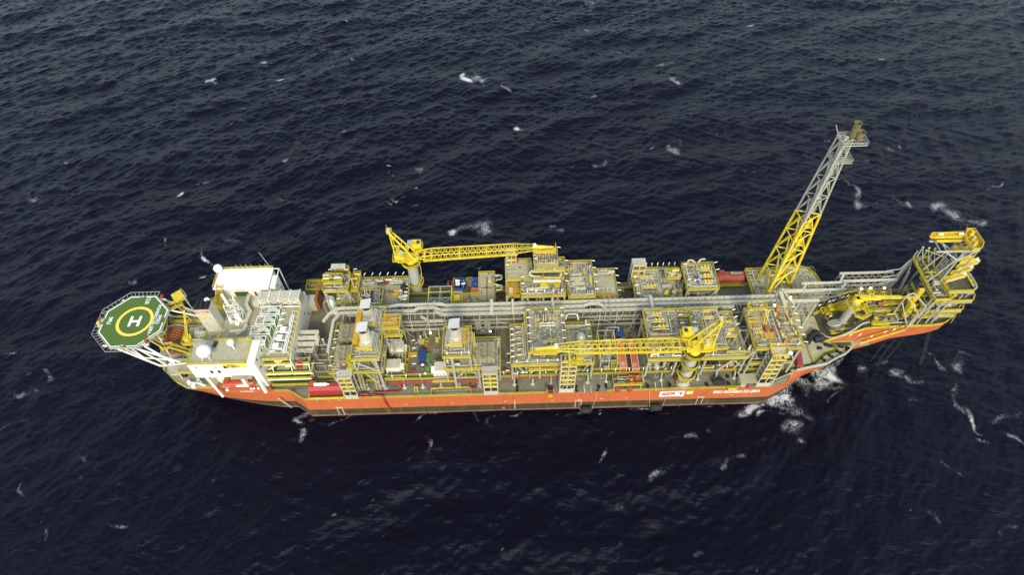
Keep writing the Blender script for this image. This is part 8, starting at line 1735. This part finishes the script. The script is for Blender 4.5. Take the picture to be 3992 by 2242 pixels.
put('meter', ff, 30.0, [(9.0, 143.2, None, 0, .9)]); put('manifold', ff, 30.0, [(5.6, 145.6, None, 0, .7), (5.8, 142.6, None, 0, .5), (13.8, 141.8, None, 0, .7), (8.2, 145, None, 0, .5)]); put('hydrant', ff, 30.0, [(16.2, 141.4, None, 0, .8), (1.2, 157.0, 30.2, 0, .9), (2.4, 157.0, 30.2, 0, .9)]); put('vessel', ff, 30.0, [(11.5, 143.8, None, 0, .6)])
fg = 'the blue valve far module'
put('meter', fg, 27.5, [(24.4, 151.6, None, 0, .7), (24.2, 149.4, None, 0, .8), (24.6, 147.2, None, 0, .8), (25.4, 144.9, None, 0, .7)]); put('rblue', fg, 27.5, [(22.2, 155.6, None, 0, .8), (29.4, 155.6, None, 0, .7), (27.6, 154.8, None, 0, .6), (29.6, 151.4, None, 0, .8), (28.2, 143.4, None, 0, .8), (29.8, 143.4, None, 0, .8), (22.4, 143.6, None, 0, .6)])
put('valve', fg, 27.5, [(24.6, 148.2, None, 0, .6), (27.6, 152.2, None, 1.57, .5), (29.6, 148, None, 1.57, .7)]); put('manifold', fg, 27.5, [(22.4, 146.4, None, 0, .5), (26.2, 155.6, None, 0, .5), (24.2, 142.8, None, 0, .5), (26, 143.2, None, 0, .5)]); put('platform', fg, 27.5, [(23.9, 156.8, None, 0, .45), (21.5, 142.2, None, 0, .5)])
fi = 'the long low far module'
put('meter', fi, 23.0, [(51.6, 152.6, None, 0, .9)]); put('valve', fi, 23.0, [(52, 148.0, None, 0, 1.1), (50.8, 152.8, None, 0, .8)]); put('loop', fi, 23.0, [(50.6, 148.8, None, 1.57, .7), (56.8, 154.4, None, 0, .5)]); put('cabinet', fi, 23.0, [(48.3, 155.3), (57.6, 147.6), (59.4, 147.7), (61, 144.0, None, 0, .7)]); put('manifold', fi, 23.0, [(53.6, 145.2, None, 0, .8), (54.6, 143.0, None, 0, .6), (56, 152, None, 0, .6), (52, 156.0, None, 0, .4)]); put('platform', fi, 23.0, [(58.4, 142.8), (61.2, 142.8)]); put('hydrant', fi, 23.0, [(46.8, 155.8, None, 0, .7)])
fj = 'the three tray far module'
put('valve', fj, 30.0, [(71.4, 150.6), (71.8, 146.9), (71.4, 144.0), (71.8, 149.8, None, 0, .8)]); put('manifold', fj, 30.0, [(66.9, 149.2, None, 1.57, .7), (74, 148.2, None, 0, .4)]); put('cabinet', fj, 30.0, [(73.9, 148.8, None, 0, .55)]); put('meter', fj, 30.0, [(72, 143.2, None, 0, .5)])
fe = 'the pale laydown deck'
put('vessel', fe, 21.5, [(-8.4, 155.4, None, 1.57, .75)]); put('pump', fe, 21.5, [(-11.8, 150.2, None, 1.57, .6)]); put('platform', fe, 21.5, [(-16.6, 147.4, None, 1.57, .6)])
put('loop', 'the gap beside the laydown deck', 22.0, [(-4.6, 155.4, None, 1.57, .8), (-4.6, 150.4, None, 1.57, .8)]); put('hydrant', 'the gap beside the laydown deck', 16.0, [(-5.2, 145.2), (-3.6, 141.6), (-4.0, 151.0)]); put('platform', 'the gap beside the laydown deck', 18.0, [(-4, 146.2, None, 1.57, .8)])
put('pump', 'the gap left of far stair tower', 16.0, [(41.6, 146.6, None, .5, 1.2), (42.6, 144.2, None, 1.2, 1.2), (41.4, 150, None, .2, .9)]); put('skid', 'the gap left of far stair tower', 16.0, [(42.2, 152.6)])
fr = 'the flare tower foot deck'
put('skid', fr, 21.0, [(102, 144), (97.4, 155.4, None, 0, .6)]); put('pump', fr, 21.0, [(92.8, 154.8, None, .4, .8), (104, 153, None, 0, .9)])
put('manifold', 'the topmost forward platform', 36.6, [(84.2, 128.1, None, 0, .9)])
# tube lamps
lamps('the left edge of the weathered filter deck', line(-63.7, 115.5, -63.7, 130, 24.5, 5)); lamps('the near edge of the weathered filter deck', [(-60.8, 113.5, 24.5), (-57.5, 113.5, 24.5)], 'post')
lamps('the green walkway of the near side', line(-43, 115.0, 80, 115.0, 16, 26), 'post', z=19.2)
lamps('the near rail under the boom tip', line(1.0, 114.0, 15, 114.0, 25.2, 5), 'post', z=28.4); lamps('the near edge of the lone stack module', [(-22, 113.6, 35.4), (-17.2, 113.6, 35.4), (-14.8, 113.7, 35.4)], 'post')
lamps('the low strip by the boom tip', line(-1.0, 116.5, -1.0, 128, 25.2, 6)); lamps('the left rail of the raised middle deck', line(4.9, 118.8, 4.9, 132.0, 31, 5)); lamps('the right rail of the raised middle deck', line(18.1, 119.8, 18.1, 132.4, 31, 5), rz=PI)
lamps('the domed vessel deck rail', line(27.5, 119, 27.5, 129, 25.2, 3), rz=PI); lamps('the square well of the broad deck', [(57.4, 127.4, 32), (57.4, 123.9, 32), (61.6, 124.2, 32)]); lamps('the right side of the broad deck', [(76.2, 128.6, 32), (76.2, 125.6, 32), (76.2, 122.6, 32), (72.2, 118.6, 32)], rz=.3)
lamps('the right rail of the forward module', line(97.0, 115.0, 97.0, 129.6, 32, 6), rz=-.3); lamps('the near edge of the forward module', [(88, 113.8, 34.6), (94.8, 113.8, 34.6)], 'post'); lamps('the near rail of the broad deck', [(49, 114, 29.4), (54, 114, 29.4), (58, 114, 29.4), (67.6, 114, 29.4), (75.8, 114, 32.4), (79, 114, 32.4)], 'post')
lamps('the left rails of the largest module', [(-2.1, 157.2, 30.2), (-2.1, 153.6, 30.2), (3.4, 147.8, 30), (3.4, 144.8, 30), (8.5, 158.2, 34.6), (8.5, 156.0, 34.6), (8.5, 152.6, 34.6)]); lamps('the right rail of the largest far module', [(19.6, 149, 30), (19.6, 145.6, 30), (17.3, 158, 34.6), (20.2, 155.4, 30)], rz=-.3)
lamps('the near rail of the largest far module', line(5.6, 140.2, 18, 140.2, 30, 5), 'post', z=33.2); lamps('the right rail of the blue valve module', line(30.6, 143.4, 30.6, 157, 27.5, 5), rz=-.3); lamps('the right rail of the plain far deck', line(39.7, 146, 39.7, 156.6, 23, 4), rz=-.3)
lamps('the far rail of the long low module', line(52, 157.3, 63, 157.3, 23, 6), rz=1.2); lamps('the left rail of the long low module', [(46.4, 152, 23), (46.4, 148, 23), (46.5, 144, 23)]); lamps('the rails of the three tray module', [(64.1, 151.6, 30), (75.5, 152, 30), (75.5, 148.6, 30), (64.1, 144.2, 30)], rz=.2)
lamps('the far rail of the crane foot module', line(-57, 157.1, -42, 157.1, 22.2, 6), rz=1.2); lamps('the right rail of the crane foot module', line(-39.4, 145, -39.4, 152, 22.2, 5), rz=PI); lamps('the tower module by the quarters', [(-62, 153, 31), (-68, 153.2, 31), (-59.6, 155.6, 28), (-65.6, 145.6, 23)])
lamps('the open process deck', [(-37.2, 129.6, 17.4), (-36.8, 126.2, 17.4), (-36.4, 123.0, 17.4), (-36.2, 119.6, 17.4), (1.5 - 4, 122.4, 18), (-2.6, 118.6, 18), (-3, 115.4, 18)])
lamps('the pale laydown deck', [(-6.5, 156, 21.5), (-6.5, 151.6, 21.5)], rz=-.3); lamps('the bow deck railing', [t8(630, 765, 19), t8(910, 665, 22), t8(1190, 575, 24.5), t8(1430, 500, 25), t8(1155, 690, 24), t8(850, 980, 20), t8(1095, 600, 24), t8(1600, 450, 25), t8(825, 690, 21), t8(1250, 1360, 19), t8(1430, 1358, 19), t8(1670, 1385, 20), t8(1940, 1300, 22), t8(2120, 1250, 24)], rz=.5)
for i, (p, b) in enumerate((((-30.6, 133.5, 18.5), 'glowing floodlight at the foot of the pipe rack beside the tool boxes'), ((-8.4, 133.4, 18.5), 'glowing floodlight at the foot of the pipe rack beside the nested pipe loops'), ((12.0, 134.6, 29.6), 'glowing floodlight above the pipe rack behind the raised middle deck'), ((93.8, 133.6, 29.6), 'glowing floodlight above the pipe rack by the forward module'), ((100.6, 137.0, 29.4), 'glowing floodlight where the pipe bridge begins at the bow'))):
    t = thing('floodlight', b, 'floodlight', p, 'glowing floodlights along the pipe rack'); MB().sphere((p[0], p[1], p[2]), .42, 10, 7).build('lens', 'lamp_lit', t); MB().tube((p[0], p[1] + .3, p[2] - 2.4), (p[0], p[1] + .1, p[2]), .09).build('post', 'steel', t)
finish_labels()
